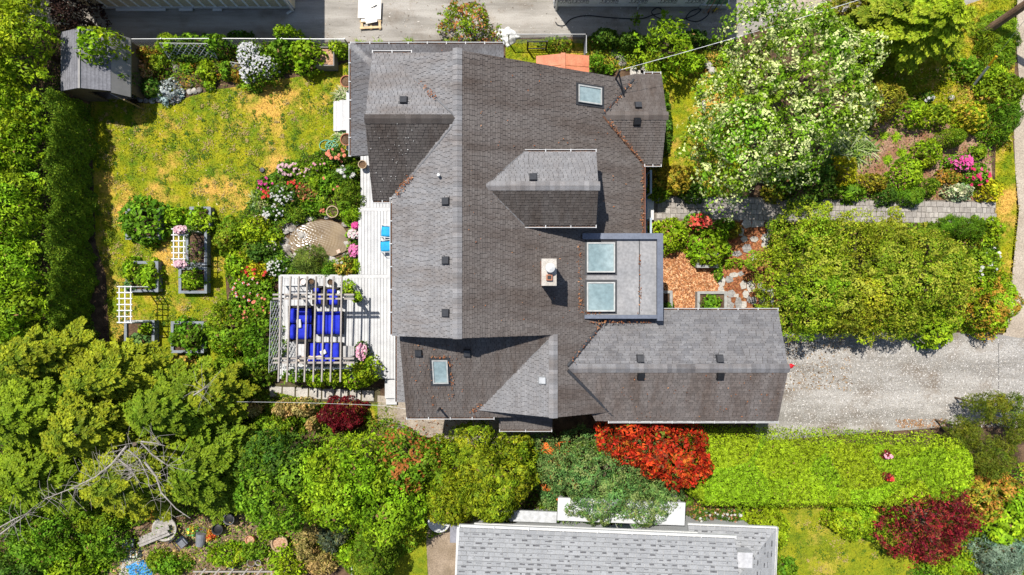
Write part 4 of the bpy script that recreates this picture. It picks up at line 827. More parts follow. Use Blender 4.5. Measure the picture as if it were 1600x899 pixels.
MB().extr([(SX-1.28, 1.55), (SX+1.28, 1.55), (SX+1.0, 2.06), (SX, 2.5), (SX-1.0, 2.06)], 'y', SY0, SY0+.06).build('gable_panel', MATS['shed_wall'], SHD)
MB().box(SX-1.28, SX-.3, SY0, SY0+.06, 0, 1.55).build('wall', MATS['shed_wall'], SHD); MB().box(SX-1.28, SX+1.28, SY1-.1, SY1-.04, 0, 2.0).build('wall', MATS['shed_wall'], SHD)
MB().box(SX-1.25, SX+1.25, SY0+.1, SY1-.1, .01, .06).build('floor', M_WOOD, SHD)
dp, dq = Vector((SX+.62, SY0-.02, 0)), Vector((SX+1.3, SY0-.36, 0)); dd = (dq-dp).normalized(); dn = Vector((-dd.y, dd.x, 0))*.025; z1 = Vector((0, 0, 1.6)); z0 = Vector((0, 0, .06))
DO = MB().hexa([dp-dn+z0, dq-dn+z0, dq+dn+z0, dp+dn+z0, dp-dn+z1, dq-dn+z1, dq+dn+z1, dp+dn+z1]).build('door', mat('shed_door', (.20, .14, .07), .8), SHD)
wa, wb = dp+dd*.05, dp+dd*.42
MB().hexa([wa-dn*1.6+Vector((0, 0, 0.8)), wb-dn*1.6+Vector((0, 0, 0.8)), wb-dn+Vector((0, 0, 0.8)), wa-dn+Vector((0, 0, 0.8)), wa-dn*1.6+Vector((0, 0, 1.54)), wb-dn*1.6+Vector((0, 0, 1.54)), wb-dn+Vector((0, 0, 1.54)), wa-dn+Vector((0, 0, 1.54))]).build('window', M_WHITE, DO)
for i in range(2):
    for j in range(3):
        a = wa+dd*(.03+i*.17); b_ = a+dd*.14; zA, zB = 0.83+j*.235, 1.03+j*.235; MB().hexa([a-dn*1.75+Vector((0, 0, zA)), b_-dn*1.75+Vector((0, 0, zA)), b_-dn*1.55+Vector((0, 0, zA)), a-dn*1.55+Vector((0, 0, zA)), a-dn*1.75+Vector((0, 0, zB)), b_-dn*1.75+Vector((0, 0, zB)), b_-dn*1.55+Vector((0, 0, zB)), a-dn*1.55+Vector((0, 0, zB))]).build('pane', glass_mat('pane_glass', (.3, .35, .38)) if 'pane_glass' not in MATS else MATS['pane_glass'], DO)
lattice('garden_trellis', 'white lattice panel leaning over the flower bed beside the lane fence', G(268, 97), G(343, 98), 1.0, .05, M_WHITE, .26, .04, .45)
lattice('garden_trellis', 'narrow white lattice beside the white flowering shrub', G(372, 118), G(398, 122), .9, .05, M_WHITE, .26, .04, .3)
# ------------------------------------------------------------------ fences along the lane
def chain_fence(label, pts, h, m, step=2.4, mesh=.11):
    t = thing('chain_link_fence', label, 'fence', G(*pts[0])); W = [G(*p) for p in pts]; me = MB()
    for a, b in zip(W[:-1], W[1:]):
        d = b-a; n = max(1, int(d.length/step)); MB().tube([a+Vector((0, 0, h)), b+Vector((0, 0, h))], .02, n=6).build('top_rail', m, t)
        for i in range(n+1): p = a+d*i/n; MB().tube([p, p+Vector((0, 0, h+.06))], .03, n=6).build('post', m, t)
        L = d.length; dd = d.normalized(); nn = Vector((-dd.y, dd.x, 0))*.0035; k = -h
        while k < L:
            s0, s1 = max(k, 0), min(k+h, L)
            for z0, z1 in (((s0-k), (s1-k)), (h-(s0-k), h-(s1-k))):
                p, q = a+dd*s0+Vector((0, 0, z0)), a+dd*s1+Vector((0, 0, z1)); u = Vector((0, 0, .0035)); me.add([p-nn-u, q-nn-u, q+nn+u, p+nn+u], [(0, 1, 2, 3)])
            k += mesh
    STUFF(me.build('wire_mesh', M_GREY, t))
M_GALV = mat('galvanised_pipe', (.26, .265, .27), .45, .08, 3, None, None, 0, .4)
chain_fence('galvanised chain link fence between lane and flower bed', [(185, 76), (360, 75), (548, 76)], 1.15, M_GALV)
chain_fence('dark post wire fence behind the house along the lane', [(556, 80), (650, 78), (740, 77)], 1.0, M_DGREY)
chain_fence('short galvanised chain link corner fence beside the red roofed lean-to', [(795, 68), (912, 68), (912, 96)], 1.1, M_GALV)
GT = thing('wire_gate', 'black framed wire gate in the weedy strip behind the house', 'gate', G(838, 76))
for px in (824, 853): a = G(px, 78); MB().tube([a, a+Vector((0, 0, 1.1))], .04, n=8).build('post', M_BLACK, GT)
for z in (.15, .6, 1.05): MB().tube([G(824, 78)+Vector((0, 0, z)), G(853, 78)+Vector((0, 0, z))], .025 if z != .6 else .012, n=6).build('rail', M_BLACK, GT)
for i in range(1, 6): a = G(824+29*i/6, 78); MB().tube([a+Vector((0, 0, .15)), a+Vector((0, 0, 1.05))], .008, n=4).build('bar', M_BLACK, GT)
# ------------------------------------------------------------------ buildings across the lane
BL = thing('lane_building', 'long building with brown boarded wall and white battens across the lane', 'building', (-14, 15, 0)); y0 = 12.45; xa, xb = -19.0, -9.68
MB().box(xa, xb, y0, 20, 0, 3.7).build('wall', M_BROWNW, BL); MB().box(xa-.3, xb+.3, y0-.25, 20.3, 3.7, 3.85).build('roof', M_GREY, BL)
for i in range(20): x = xa+.05+i*(xb-xa-.15)/19; MB().box(x, x+.09, y0-.03, y0-.002, .26, 3.68).build('batten', mat('batten_white', (.8, .8, .78), .6), BL)
MB().box(xa, xb, y0-.05, y0-.003, .12, .25).build('base_trim', M_WHITE, BL); 
for a_, b_ in ((-17.6, -15.4), (-14.8, -14.2), (-13.3, -12.9)): MB().box(a_, b_, y0-.16, y0-.053, .1, .16).build('sill_board', M_WHITE, BL)
MB().tube([(xb-.1, y0-.1, .05), (xb-.1, y0-.1, 3.6)], .06, n=8).build('downpipe', M_WHITE, BL); MB().tube([(xb-.1, y0-.1, .08), (xb-.35, y0-.25, .06)], .06, n=8).build('downpipe_foot', M_WHITE, BL)
BRT = thing('wrapped_building', 'building under construction clad in pale house wrap across the lane', 'building', (5, 15, 0)); y0 = 12.52; xa, xb = 1.85, 8.55
M_WRAP = mat('house_wrap', (.86, .88, .9), .5, .05, 3, None, 8, .15)
MB().box(xa, xb, y0, 20, .06, 4.3).build('wall', M_WRAP, BRT); MB().box(xa-.3, xb+.3, y0-.3, 20.3, 4.3, 4.45).build('roof', M_GREY, BRT); MB().box(xa, xb, y0+.02, 20, 0, .06).build('foundation', M_DGREY, BRT)
def text(s, c, size, m, parent):
    cu = bpy.data.curves.new('lettering', 'FONT'); cu.body = s; cu.size = size; cu.extrude = .002; cu.align_x = 'CENTER'
    o = bpy.data.objects.new('lettering', cu); COL.objects.link(o); o.location = c; o.rotation_euler = (R(90), 0, 0); dg = bpy.context.evaluated_depsgraph_get()
    me = bpy.data.meshes.new_from_object(o.evaluated_get(dg)); mw = o.matrix_basis.copy(); bpy.data.objects.remove(o); me.transform(mw); return link('lettering', me, parent, m)
M_INK = mat('wrap_ink', (.03, .035, .05), .6)
for i, px in enumerate((845, 904, 949, 994, 1039, 1081)):
    X = GX(px); 
    if X < xa+.4: X = xa+.35
    for z in (.42, 1.5, 2.6): text('HomeWrap', (X, y0-.006, z), .17, M_INK, BRT); text('Tyvek', (X, y0-.006, z+.18), .34, M_INK, BRT)
for i in range(12): x = xa+.3+i*.55; MB().box(x, x+.03, y0-.02, y0-.003, .06, .11).build('clip', M_WHITE, BRT)
MB().tube([(xa+.12, y0-.12, .03), (xa+.12, y0-.12, 4.2)], .05, n=8).build('downpipe', M_WHITE, BRT); MB().tube([(5.6, y0-.1, .05), (5.62, y0-.06, .6)], .045, n=8).build('downpipe', M_WHITE, BRT)
TB = thing('tool_trough', 'white plastic trough of garden tools at the end of the wrapped building', 'trough', G(1114, 6)); a = G(1114, 6); 
for q in ((-.62, .62, -.22, -.18), (-.62, .62, .18, .22), (-.62, -.58, -.18, .18), (.58, .62, -.18, .18)): MB().box(a.x+q[0], a.x+q[1], a.y+q[2], a.y+q[3], 0, .34).build('side', M_WHITE, TB)
MB().box(a.x-.58, a.x+.58, a.y-.18, a.y+.18, .02, .28).build('filling', mat('trough_green', (.08, .14, .06), .9, .4, 8), TB)
for i, (m_, dx) in enumerate(((M_WOOD, -.3), (M_TERRA, -.1), (M_DGREY, .12), (M_WOOD, .3))): MB().tube([(a.x+dx-.15, a.y-.42, .03), (a.x+dx+.12, a.y+.1, .9)], .02, n=6).build('tool_handle', m_, TB)
c = G(1118, 15); T(MB().rbox((c.x, c.y, .01), .3, .1, .08, .7).build('glove', mat('yellow_plastic', (.5, .36, .02), .5), None), 'yellow plastic piece lying by the tool trough', 'toy')
random.seed(3)
hz = [G(868, 35), G(872, 40), G(882, 40), G(893, 30), G(915, 25), G(940, 27), G(965, 29), G(1000, 30), G(1020, 24), G(1035, 20), G(1028, 12), G(1018, 20), G(1030, 29), G(1060, 32), G(1085, 24), G(1095, 15), G(1080, 18), G(1072, 30), G(1090, 34), G(1105, 25), G(1108, 16)]
sm = []
for i in range(len(hz)-1):
    for k in range(6):
        t = k/6; p0, p1, p2, p3 = hz[max(i-1, 0)], hz[i], hz[i+1], hz[min(i+2, len(hz)-1)]
        sm.append(.5*((2*p1)+(p2-p0)*t+(2*p0-5*p1+4*p2-p3)*t*t+(3*p1-p0-3*p2+p3)*t**3)+Vector((0, 0, .035)))
T(MB().tube(sm, .022, n=6).build('hose', mat('black_hose', (.012, .014, .02), .5), None), 'black hose snaking along the lane in front of the wrapped building', 'hose')
PL = thing('pallet', 'wooden pallet stacked with white board sheets on the lane', 'pallet', G(578, 25))
a = G(578, 40)
for i in range(4): c = G(579, 43-i*10, .12); MB().rbox((c.x, c.y, .1), .95, .1, .03, .05).build('slat', M_PINE, PL)
for dx in (-14, 0, 14): c = G(579+dx, 28, .05); MB().rbox((c.x, c.y, .0), .1, 1.05, .1, .05).build('runner', M_PINE, PL)
SHT = mat('white_board', (.70, .66, .60), .8, .04, 3)
for i, (px, py, sx, sy, rz) in enumerate(((576, 16, .75, .95, .06), (589, 15, .35, .85, -.04), (572, 14, .7, .85, -.05), (580, 32, .5, .25, .2), (582, 6, .3, .3, .5))):
    c = G(px, py, .2); o = MB().rbox((c.x, c.y, .131+i*.03), sx, sy, .027, rz).build('board_sheet', SHT, None); T(o, 'white board sheet stacked on the wooden pallet', 'board', 'sheets on the pallet')
def crumple(name, label, cat, px, py, rx, ry, h, m, sd, n=22):
    rg = np.random.default_rng(sd); c = G(px, py, h*.5); vs, fs = [], []; ph = rg.uniform(0, 6.28, 12)
    for i in range(n+1):
        for j in range(n+1):
            u, v = -1+2*i/n, -1+2*j/n; k = math.sqrt(max(0, 1-max(0, (u*u+v*v-u*u*v*v))))
            rag = 1+.12*math.sin(5*math.atan2(v, u)+ph[0])+.08*math.sin(9*math.atan2(v, u)+ph[1])
            x, y = u*math.sqrt(1-v*v/2)*rag, v*math.sqrt(1-u*u/2)*rag
            z = h*k*(.6+.25*math.sin(7*x+3*y+ph[2])+.2*math.sin(-4*x+9*y+ph[3])+.12*math.sin(15*x+11*y+ph[4]))
            vs.append((c.x+x*rx/35, c.y+y*ry/35, .02+max(0, z)))
    for i in range(n):
        for j in range(n): fs.append((i*(n+1)+j, (i+1)*(n+1)+j, (i+1)*(n+1)+j+1, i*(n+1)+j+1))
    me = bpy.data.meshes.new(name); me.from_pydata(vs, [], fs); me.shade_smooth(); return T(link(name, me, None, m), label, cat)
crumple('tarpaulin', 'crumpled white tarpaulin lying on the lane beside the shrub', 'tarp', 790, 56, 20, 14, .35, MATS['white_cloth'], 2)
crumple('tarpaulin', 'crumpled bright blue tarpaulin in the cluttered yard', 'tarp', 218, 892, 22, 13, .35, mat('blue_tarp', (.06, .27, .58), .5), 3)
c = G(741, 6, .1); T(MB().rbox((c.x, c.y, .01), .13, .1, .1, .5).build('stone', M_BLACK, None), 'small black lump lying on the open lane', 'stone')
# red lean-to roof behind the house
LT = thing('lean_to', 'small lean-to with a ribbed terracotta red metal roof behind the house', 'lean-to', (2.0, 9.3, 0)); xa, xb = GX(838, 2.3), GX(921, 2.3); ya = GY(84, 2.4); yb = 8.15
xr = GX(880, 2.5)
for i in range(3):
    for (x0, x1, zz0, zz1) in ((xa, xr, 2.15, 2.45), (xr, xb, 2.45, 2.2)):
        y0_, y1_ = yb+(ya-yb)*i/3+.01, yb+(ya-yb)*(i+1)/3-.01; MB().hexa([(x0, y0_, zz0-.05), (x1, y0_, zz1-.05), (x1, y1_, zz1-.05), (x0, y1_, zz0-.05), (x0, y0_, zz0), (x1, y0_, zz1), (x1, y1_, zz1), (x0, y1_, zz0)]).build('roof_sheet', M_RED, LT)
MB().box(xr-.09, xr+.09, yb, ya+.01, 2.43, 2.49).build('ridge_cap', M_RED, LT)
for x in (xa+.1, xb-.15):
    for y in (yb+.1, ya-.15): MB().box(x, x+.09, y, y+.09, 0, 2.1).build('post', M_WOOD, LT)
for px, py in ((990, 112), (1000, 116), (1006, 108)): c = G(px, py, .05); T(MB().rbox((c.x, c.y, .002), .32, .35, .06, .1).build('paving_slab', M_PALE, None), 'pale square paving slab by the small gable', 'slab', 'slabs by the small gable')
# ------------------------------------------------------------------ utility pole, guy wire, service cable
UP = thing('utility_pole', 'tall brown wooden utility pole rising beside the sandy road', 'pole', G(1530, 56)); b0 = G(1530, 56); tp = b0+Vector((2.2, 2.6, 9.6)); tp = Vector((b0.x+1.0, b0.y+1.6, 10))
MB().tube([b0, b0+(tp-b0)*.5, tp], .19, .14, 12).build('pole_shaft', mat('pole_wood', (.13, .075, .045), .9, .2, 2, (.20, .125, .08), 20, .4), UP); d = tp-b0
MB().box(tp.x-1.2, tp.x+1.2, tp.y-.08, tp.y+.08, tp.z-.6, tp.z-.48).build('crossarm', M_WOOD, UP); m_ = b0+d*.32; MB().lathe((m_.x, m_.y, m_.z), [(.19, -.02), (.2, 0), (.2, .05), (.19, .07)], 12).build('band', M_GALV, UP)
GW = thing('guy_wire', 'grey guy wire guard with a yellow upper end slanting from the ground', 'guy wire', G(1517, 139)); a = G(1517, 139); e = tp+Vector((0, 0, -1)); dd = (G(1557, 88, 1.9)-a)
MB().tube([a, a+dd*.72], .055, n=8).build('guard', mat('grey_plastic', (.28, .29, .30), .5), GW); MB().tube([a+dd*.72, a+dd], .05, n=8).build('guard_tip', mat('yellow_guard', (.55, .32, .01), .5), GW); MB().tube([a+dd, a+dd*2.2], .008, n=4).build('wire', M_GALV, GW)
p0, p1 = Vector((3.98, 8.0, 5.38)), tp+Vector((0, 0, -1.2)); sm = [p0+(p1-p0)*(i/24)-Vector((0, 0, .9*4*(i/24)*(1-i/24))) for i in range(25)]
T(MB().tube(sm, .009, n=5).build('service_cable', mat('cable_white', (.6, .6, .6), .5), None), 'pale overhead service cable from the roof mast towards the utility pole', 'cable')
q0, q1 = G(600, 634, 3), G(370, 628, 3.6); sm = [q0+(q1-q0)*(i/12)-Vector((0, 0, .15*4*(i/12)*(1-i/12))) for i in range(13)]
T(MB().tube([Vector((-3.8, -4.9, 3.3))]+sm, .005, n=5).build('washing_line', MATS['cable_white'], None), 'thin pale line stretched over the dark red shrub', 'line')
# ------------------------------------------------------------------ neighbour's house
NH = thing('house', 'white neighbouring house with pale grey shingled roof behind the blue green shrub', 'house', (-2.04, -9.32, 0)); NH.rotation_euler = (0, 0, R(-2.3))
attr_mat('shingle_white', .85, 0, .2, ((.90, .90, .91), .8, (1.4, .6, 0))); DKN = (.23, (.22, .22, .23))
def nr(pts, **k): return roof_plane(NH, pts, SH_N, mname='shingle_white', e=.17, tw=(.18, .36), dark=None, deckmat=mat('roof_deck_pale', (.3, .3, .3), .9), **k)
def nplane(pts):
    r_ = nr(pts); P = [Vector(p) for p in pts]; o = P[0]; u = (P[1]-P[0]).normalized(); n_ = (P[1]-P[0]).cross(P[-1]-P[0]).normalized(); n_ = n_ if n_.z > 0 else -n_
    v = n_.cross(u); v = v if (P[-1]-P[0]).dot(v) > 0 else -v; uv = [((p-o).dot(u), (p-o).dot(v)) for p in P]; rnd = random.Random(9); vs, fs = [], []
    for i in range(1, int(max(p[1] for p in uv)/.17)):           # dark cut-outs of the laminated shingles
        x = min(p[0] for p in uv)+rnd.uniform(0, .4)
        while x < max(p[0] for p in uv):
            w_ = rnd.uniform(.13, .26); q = clip_convex([(x, i*.17-.004, .0), (x+w_, i*.17-.004, 0), (x+w_, i*.17+.055, 0), (x, i*.17+.055, 0)], uv)
            if len(q) >= 3: s0 = len(vs); vs += [o+u*p[0]+v*p[1]+n_*.02 for p in q]; fs.append(tuple(range(s0, s0+len(q))))
            x += w_+rnd.uniform(.12, .36)
    me = bpy.data.meshes.new('shingle_tabs'); me.from_pydata(vs, [], fs); STUFF(link('shingle_tabs', me, r_, mat('tab_dark', (.085, .085, .09), .9, .25, 9)))
nplane([(-2.04, -9.32, 4.0), (8.69, -9.32, 4.0), (8.69, -14.3, 6.0), (-2.04, -14.3, 6.0)]); nr([(-2.04, -19.3, 4.0), (8.69, -19.3, 4.0), (8.69, -14.3, 6.0), (-2.04, -14.3, 6.0)])
nplane([(7.1, -9.22, 3.0), (10.63, -9.22, 3.0), (8.4, -11.45, 3.9), (7.1, -11.45, 3.9)]); nplane([(10.63, -17, 3.0), (10.63, -9.22, 3.0), (8.4, -11.45, 3.9), (8.4, -17, 3.9)])
MB().extr([(-19, 0), (-9.75, 0), (-9.75, 3.95), (-14.3, 5.8), (-19, 3.95)], 'x', -1.7, 8.4).build('wall', M_NWHITE, NH); MB().box(8.2, 10.2, -17, -9.7, 0, 2.95).build('wall', M_NWHITE, NH)
gutter(NH, (-2.04, -9.32, 4.0), (8.69, -9.32, 4.0), (0, 1, 0), M_WHITE, True, 1.2, .12, True); gutter(NH, (7.1, -9.22, 3.0), (10.63, -9.22, 3.0), (0, 1, 0), M_WHITE, False, clean=True); gutter(NH, (10.63, -17, 3.0), (10.63, -9.14, 3.0), (1, 0, 0), M_WHITE, False, clean=True)
MB().box(-2.14, -2.045, -14.3, -9.3, 3.8, 4.0).build('barge_board', M_WHITE, NH)
MB().box(1.85, 7.05, -9.35, -8.42, 2.5, 2.62).build('porch_roof', M_NWHITE, NH); MB().box(-.3, 1.83, -9.5, -9.05, 2.4, 2.5).build('porch_roof', mat('porch_grey', (.42, .43, .44), .7), NH); MB().box(-1.5, 7.4, -9.72, -9.36, 3.2, 3.3).build('soffit_board', M_WHITE, NH)
for x in (2.0, 6.9): MB().box(x-.06, x+.06, -8.6, -8.48, 0, 2.5).build('porch_post', M_WHITE, NH)
c = G(1165, 857, 3.8); MB().box(c.x-.3, c.x+.3, c.y-.3, c.y+.3, 3.2, 3.85).build('roof_box', mat('box_grey', (.4, .4, .41), .7), NH)
window(NH, (4.4, -9.75, 1.2), (0, 1, 0), 1.2, 1.1); window(NH, (-.5, -9.75, 1.2), (0, 1, 0), .9, 1.1)
c = G(686, 815, .7); t = thing('round_table', 'white round garden table half under the golden cypress', 'table', (c.x, c.y, 0)); MB().lathe((c.x, c.y, .66), [(0, .05), (.46, .04), (.5, .02), (.5, 0), (0, 0)], 24).build('table_top', M_WHITE, t); MB().lathe((c.x, c.y, 0), [(.25, 0), (.22, .04), (.04, .06), (.04, .66)], 12).build('pedestal', M_WHITE, t)
c = G(711, 835, .9); t = thing('heat_pump', 'dark grey heat pump box against the neighbouring house', 'heat pump', (c.x, c.y, 0)); MB().rbox((c.x, c.y, .05), .42, .72, .82).build('casing', mat('pump_grey', (.11, .11, .13), .5), t); MB().rbox((c.x, c.y, .872), .44, .74, .03).build('lid', mat('pump_lid', (.20, .20, .23), .5), t)
c = G(714, 875, .3); T(MB().rbox((c.x+.12, c.y, .02), .12, 1.5, .25).build('timber_plank', M_PINE, None), 'fresh orange timber plank beside the neighbouring house wall', 'plank')
# ------------------------------------------------------------------ clutter in the lower yard and odd pieces
t = thing('stone_basin', 'round grey stone basin holding a bundle of long grey boards', 'basin', G(258, 826)); c = G(258, 826, .3)
MB().lathe((c.x, c.y, 0), [(.42, 0), (.5, .25), (.55, .4), (.48, .4), (.44, .3), (0, .27)], 22).build('bowl', M_PALE, t, True)
for i, (dx, dy) in enumerate(((0, .1), (.05, 0), (.0, -.12), (.1, -.22))):
    a, e_ = Vector((c.x-1.25+dx, c.y-.62+dy+i*.02, .12+i*.05)), Vector((c.x+.25+dx, c.y+.1+dy, .5+i*.03)); d = (e_-a).normalized(); s = Vector((-d.y, d.x, 0))*.055; u = Vector((0, 0, .03))
    o = MB().hexa([a-s, e_-s, e_+s, a+s, a-s+u, e_-s+u, e_+s+u, a+s+u]).build('long_board', mat('driftwood', (.28, .26, .24), .9, .15, 4, None, 18, .3), None); T(o, 'long weathered grey board leaning on the stone basin', 'board', 'boards on the stone basin')
c = G(283, 848, .5); t = thing('garden_chair', 'dark metal garden chair standing in the cluttered yard', 'chair', (c.x, c.y, 0)); rz = .7; ca, sa = math.cos(rz), math.sin(rz)
def LL(x, y, z): return (c.x+x*ca-y*sa, c.y+x*sa+y*ca, z)
MB().rbox((c.x, c.y, .42), .42, .42, .04, rz).build('seat', M_GREY, t)
for x in (-.2, .2):
    for y in (-.2, .2): MB().tube([LL(x*1.2, y*1.2, 0), LL(x, y, .42)], .022, n=6).build('leg', M_DGREY, t)
    MB().tube([LL(x, .2, .42), LL(x, .34, .95)], .022, n=6).build('back_post', M_DGREY, t); MB().tube([LL(x, -.25, .62), LL(x, .27, .64)], .022, n=6).build('arm', M_DGREY, t)
MB().rbox(LL(0, .33, .7), .4, .04, .24, rz).build('back_panel', M_DGREY, t)
c = G(313, 843, .35); t = thing('bin', 'grey metal bin lying tipped in the cluttered yard', 'bin', (c.x, c.y, 0)); MB().tube([(c.x-.06, c.y-.3, .22), (c.x+.04, c.y+.28, .3)], .2, .24, 16).build('barrel', mat('bin_grey', (.16, .165, .175), .5), t); MB().lathe((c.x+.05, c.y+.3, .3), [(.2, -.0), (.22, .01), (.2, .02)], 16).build('rim', M_DGREY, t)
c = G(199, 851, .4); t = thing('crate', 'grey wooden box with boards in the cluttered yard', 'crate', (c.x, c.y, 0))
for i in range(3): MB().rbox((c.x, c.y-.16+i*.16, .32), .5, .145, .04).build('board', M_BWOOD, t)
MB().rbox((c.x, c.y, 0), .46, .44, .318).build('box_body', M_DGREY, t)
c = G(209, 866, .3); t = thing('frame_stool', 'small white square framed stool with a dark centre', 'stool', (c.x, c.y, 0))
for q in ((0, .12, .3, .05), (0, -.12, .3, .05), (.13, 0, .05, .19), (-.13, 0, .05, .19)): MB().rbox((c.x+q[0], c.y+q[1], .28), q[2], q[3], .05).build('rim', M_WHITE, t)
for x in (-.12, .12):
    for y in (-.11, .11): MB().rbox((c.x+x, c.y+y, 0), .04, .04, .28).build('leg', M_WHITE, t)
sheet('paved_corner', [(190, 862), (222, 855), (226, 940), (180, 940)], .02, M_PALE)
RK = thing('slatted_rack', 'low pale slatted rack standing over the dirt beside the blue rimmed pot', 'rack', G(370, 894)); 
for i in range(7): a, e_ = G(305+i*22, 908, .5), G(322+i*22, 888, .5); d = (e_-a).normalized(); s = Vector((-d.y, d.x, 0))*.03; u = Vector((0, 0, .04)); MB().hexa([a-s, e_-s, e_+s, a+s, a-s+u, e_-s+u, e_+s+u, a+s+u]).build('slat', M_TAUPE, RK)
for py in (893, 904): a, e_ = G(302, py, .45), G(452, py, .45); MB().box(a.x, e_.x, a.y-.03, a.y+.03, .44, .5).build('rail', M_TAUPE, RK)
for px in (306, 376, 448): a = G(px, 898, .4); MB().box(a.x-.03, a.x+.03, a.y-.03, a.y+.03, 0, .44).build('leg', M_TAUPE, RK)
c = G(34, 880, .8); t = thing('fence_post', 'grey wooden fence post with a rail among the yard shrubs', 'post', (c.x, c.y, 0)); MB().box(c.x-.05, c.x+.05, c.y-.6, c.y+.3, .9, 1.0).build('rail', M_WOOD, t); MB().box(c.x-.06, c.x+.06, c.y+.2, c.y+.32, 0, .9).build('post', M_WOOD, t)
c = G(552, 880, .5); t = thing('fence_post', 'white rail of a low fence beside the dark clipped conifer', 'fence', (c.x, c.y, 0)); MB().box(c.x-.03, c.x+.03, c.y-.7, c.y+.7, .7, .76).build('rail', M_WHITE, t); MB().box(c.x-.035, c.x+.035, c.y+.5, c.y+.57, 0, .7).build('post', M_WHITE, t); MB().box(c.x-.035, c.x+.035, c.y-.5, c.y-.43, 0, .7).build('post', M_WHITE, t)
t = thing('stake_light', 'black garden stake light lying tilted at the lawn edge', 'light', G(410, 265)); MB().tube([G(392, 256, .5), G(408, 265, .05)], .018, n=6).build('stake', M_BLACK, t); c = G(410, 266, .1); MB().lathe((c.x, c.y, .02), [(.03, 0), (.12, .1), (.1, .14), (0, .15)], 12).build('lamp_head', M_DGREY, t)
hz = []; random.seed(9)
for i in range(70): a_ = i*.55; r_ = 6+5*math.sin(i*.21); c = G(508+i*.28+r_*math.cos(a_), 228+r_*.8*math.sin(a_)-i*.03, .06); hz.append(c)
T(MB().tube(hz, .022, n=6).build('hose', mat('green_hose', (.02, .22, .11), .4), None), 'coiled bright green garden hose at the lawn edge', 'hose')
c = G(445, 383, .1) ; c = G(425, 385, .4); t = thing('bird_bath', 'pale oval bird bath bowl in the shrubs beside the pond', 'bird bath', (c.x, c.y, 0)); MB().lathe((c.x, c.y, 0), [(.14, 0), (.06, .08), (.05, .4), (.2, .46), (.24, .5), (.2, .49), (0, .46)], 20).build('bowl', M_PALE, t, True)
c = G(214, 571, .1); T(MB().rbox((c.x, c.y, .014), .55, .14, .1, .15).build('pale_log', mat('pale_log', (.45, .34, .28), .9), None), 'pale pinkish log lying on the lawn by the conifers', 'log')
c = G(1236, 572, .1); t = thing('toy', 'small red toy left on the gravel beside the garage', 'toy', (c.x, c.y, 0)); MB().lathe((c.x, c.y, .016), [(.04, 0), (.1, .04), (.1, .1), (.04, .14), (0, .15)], 12).build('body', mat('red_plastic', (.5, .01, .02), .4), t); MB().rbox((c.x+.1, c.y+.02, .03), .12, .05, .05).build('handle', MATS['red_plastic'], t)
c = G(857, 701, .6); t = thing('wheelbarrow', 'orange wheelbarrow tray beside the dark house wall', 'wheelbarrow', (c.x, c.y, 0)); M_ORG = mat('orange_paint', (.62, .14, .02), .5)
MB().hexa([(c.x-.45, c.y-.15, .35), (c.x+.35, c.y-.15, .35), (c.x+.35, c.y+.15, .35), (c.x-.45, c.y+.15, .35), (c.x-.7, c.y-.26, .62), (c.x+.5, c.y-.26, .58), (c.x+.5, c.y+.26, .58), (c.x-.7, c.y+.26, .62)]).build('tray', M_ORG, t)
for s in (-1, 1): MB().tube([(c.x-.6, c.y+s*.12, .25), (c.x+.2, c.y+s*.2, .4), (c.x+1.0, c.y+s*.28, .5)], .02, n=6).build('handle', M_ORG, t); MB().tube([(c.x+.2, c.y+s*.2, .4), (c.x+.25, c.y+s*.22, 0)], .02, n=6).build('leg', M_DGREY, t)
MB().tube([(c.x-.72, c.y-.04, .2), (c.x-.72, c.y+.04, .2)], .2, n=16).build('wheel', M_BLACK, t)
t = thing('stone_bench', 'small pale stone seat on the grass under the cream flowering tree', 'seat', G(1100, 165)); c = G(1100, 165, .4); MB().rbox((c.x, c.y, .36), .14, .45, .06).build('seat', M_PALE, t)
for s in (-1, 1): MB().rbox((c.x, c.y+s*.16, 0), .1, .08, .36).build('leg', M_PALE, t)
for px, py in ((1489, 152),): c = G(px, py, .2); T(MB().lathe((c.x, c.y, .01), [(.08, 0), (.13, .06), (.11, .16), (0, .2)], 10).build('ball', M_PALE, None, True), 'pale round stone ball on the rough grass', 'ball')

# ------------------------------------------------------------------ plants
NLEAF = [0]
class Shape:
    """footprint in world units: union of ellipses or a polygon, with signed distance to its edge (positive inside)"""
    def __init__(s, spec, zref):
        f = (CH-zref)/CH/35; s.E = s.P = None
        if isinstance(spec[0], str): s.P = np.array([[(x-800)*f, (449.5-y)*f] for x, y in spec[1]])
        else: s.E = [((e[0]-800)*f, (449.5-e[1])*f, e[2]*f, e[3]*f) for e in spec]
        if s.E: s.b = (min(e[0]-e[2] for e in s.E), max(e[0]+e[2] for e in s.E), min(e[1]-e[3] for e in s.E), max(e[1]+e[3] for e in s.E))
        else: s.b = (s.P[:, 0].min(), s.P[:, 0].max(), s.P[:, 1].min(), s.P[:, 1].max())
    def sd(s, X, Y):
        if s.E:
            return np.max([(1-np.hypot((X-e[0])/e[2], (Y-e[1])/e[3]))*min(e[2], e[3]) for e in s.E], axis=0)
        ins = in_poly([tuple(p) for p in s.P], X, Y); d = np.full(len(X), 1e9); n = len(s.P)
        for i in range(n):
            a, b = s.P[i], s.P[(i+1) % n]; e = b-a; t = np.clip(((X-a[0])*e[0]+(Y-a[1])*e[1])/(e@e), 0, 1); d = np.minimum(d, np.hypot(X-a[0]-t*e[0], Y-a[1]-t*e[1]))
        return np.where(ins, d, -d)
    def sample(s, rg, n, m=0):
        return rg.uniform(s.b[0]-m, s.b[1]+m, n), rg.uniform(s.b[2]-m, s.b[3]+m, n)
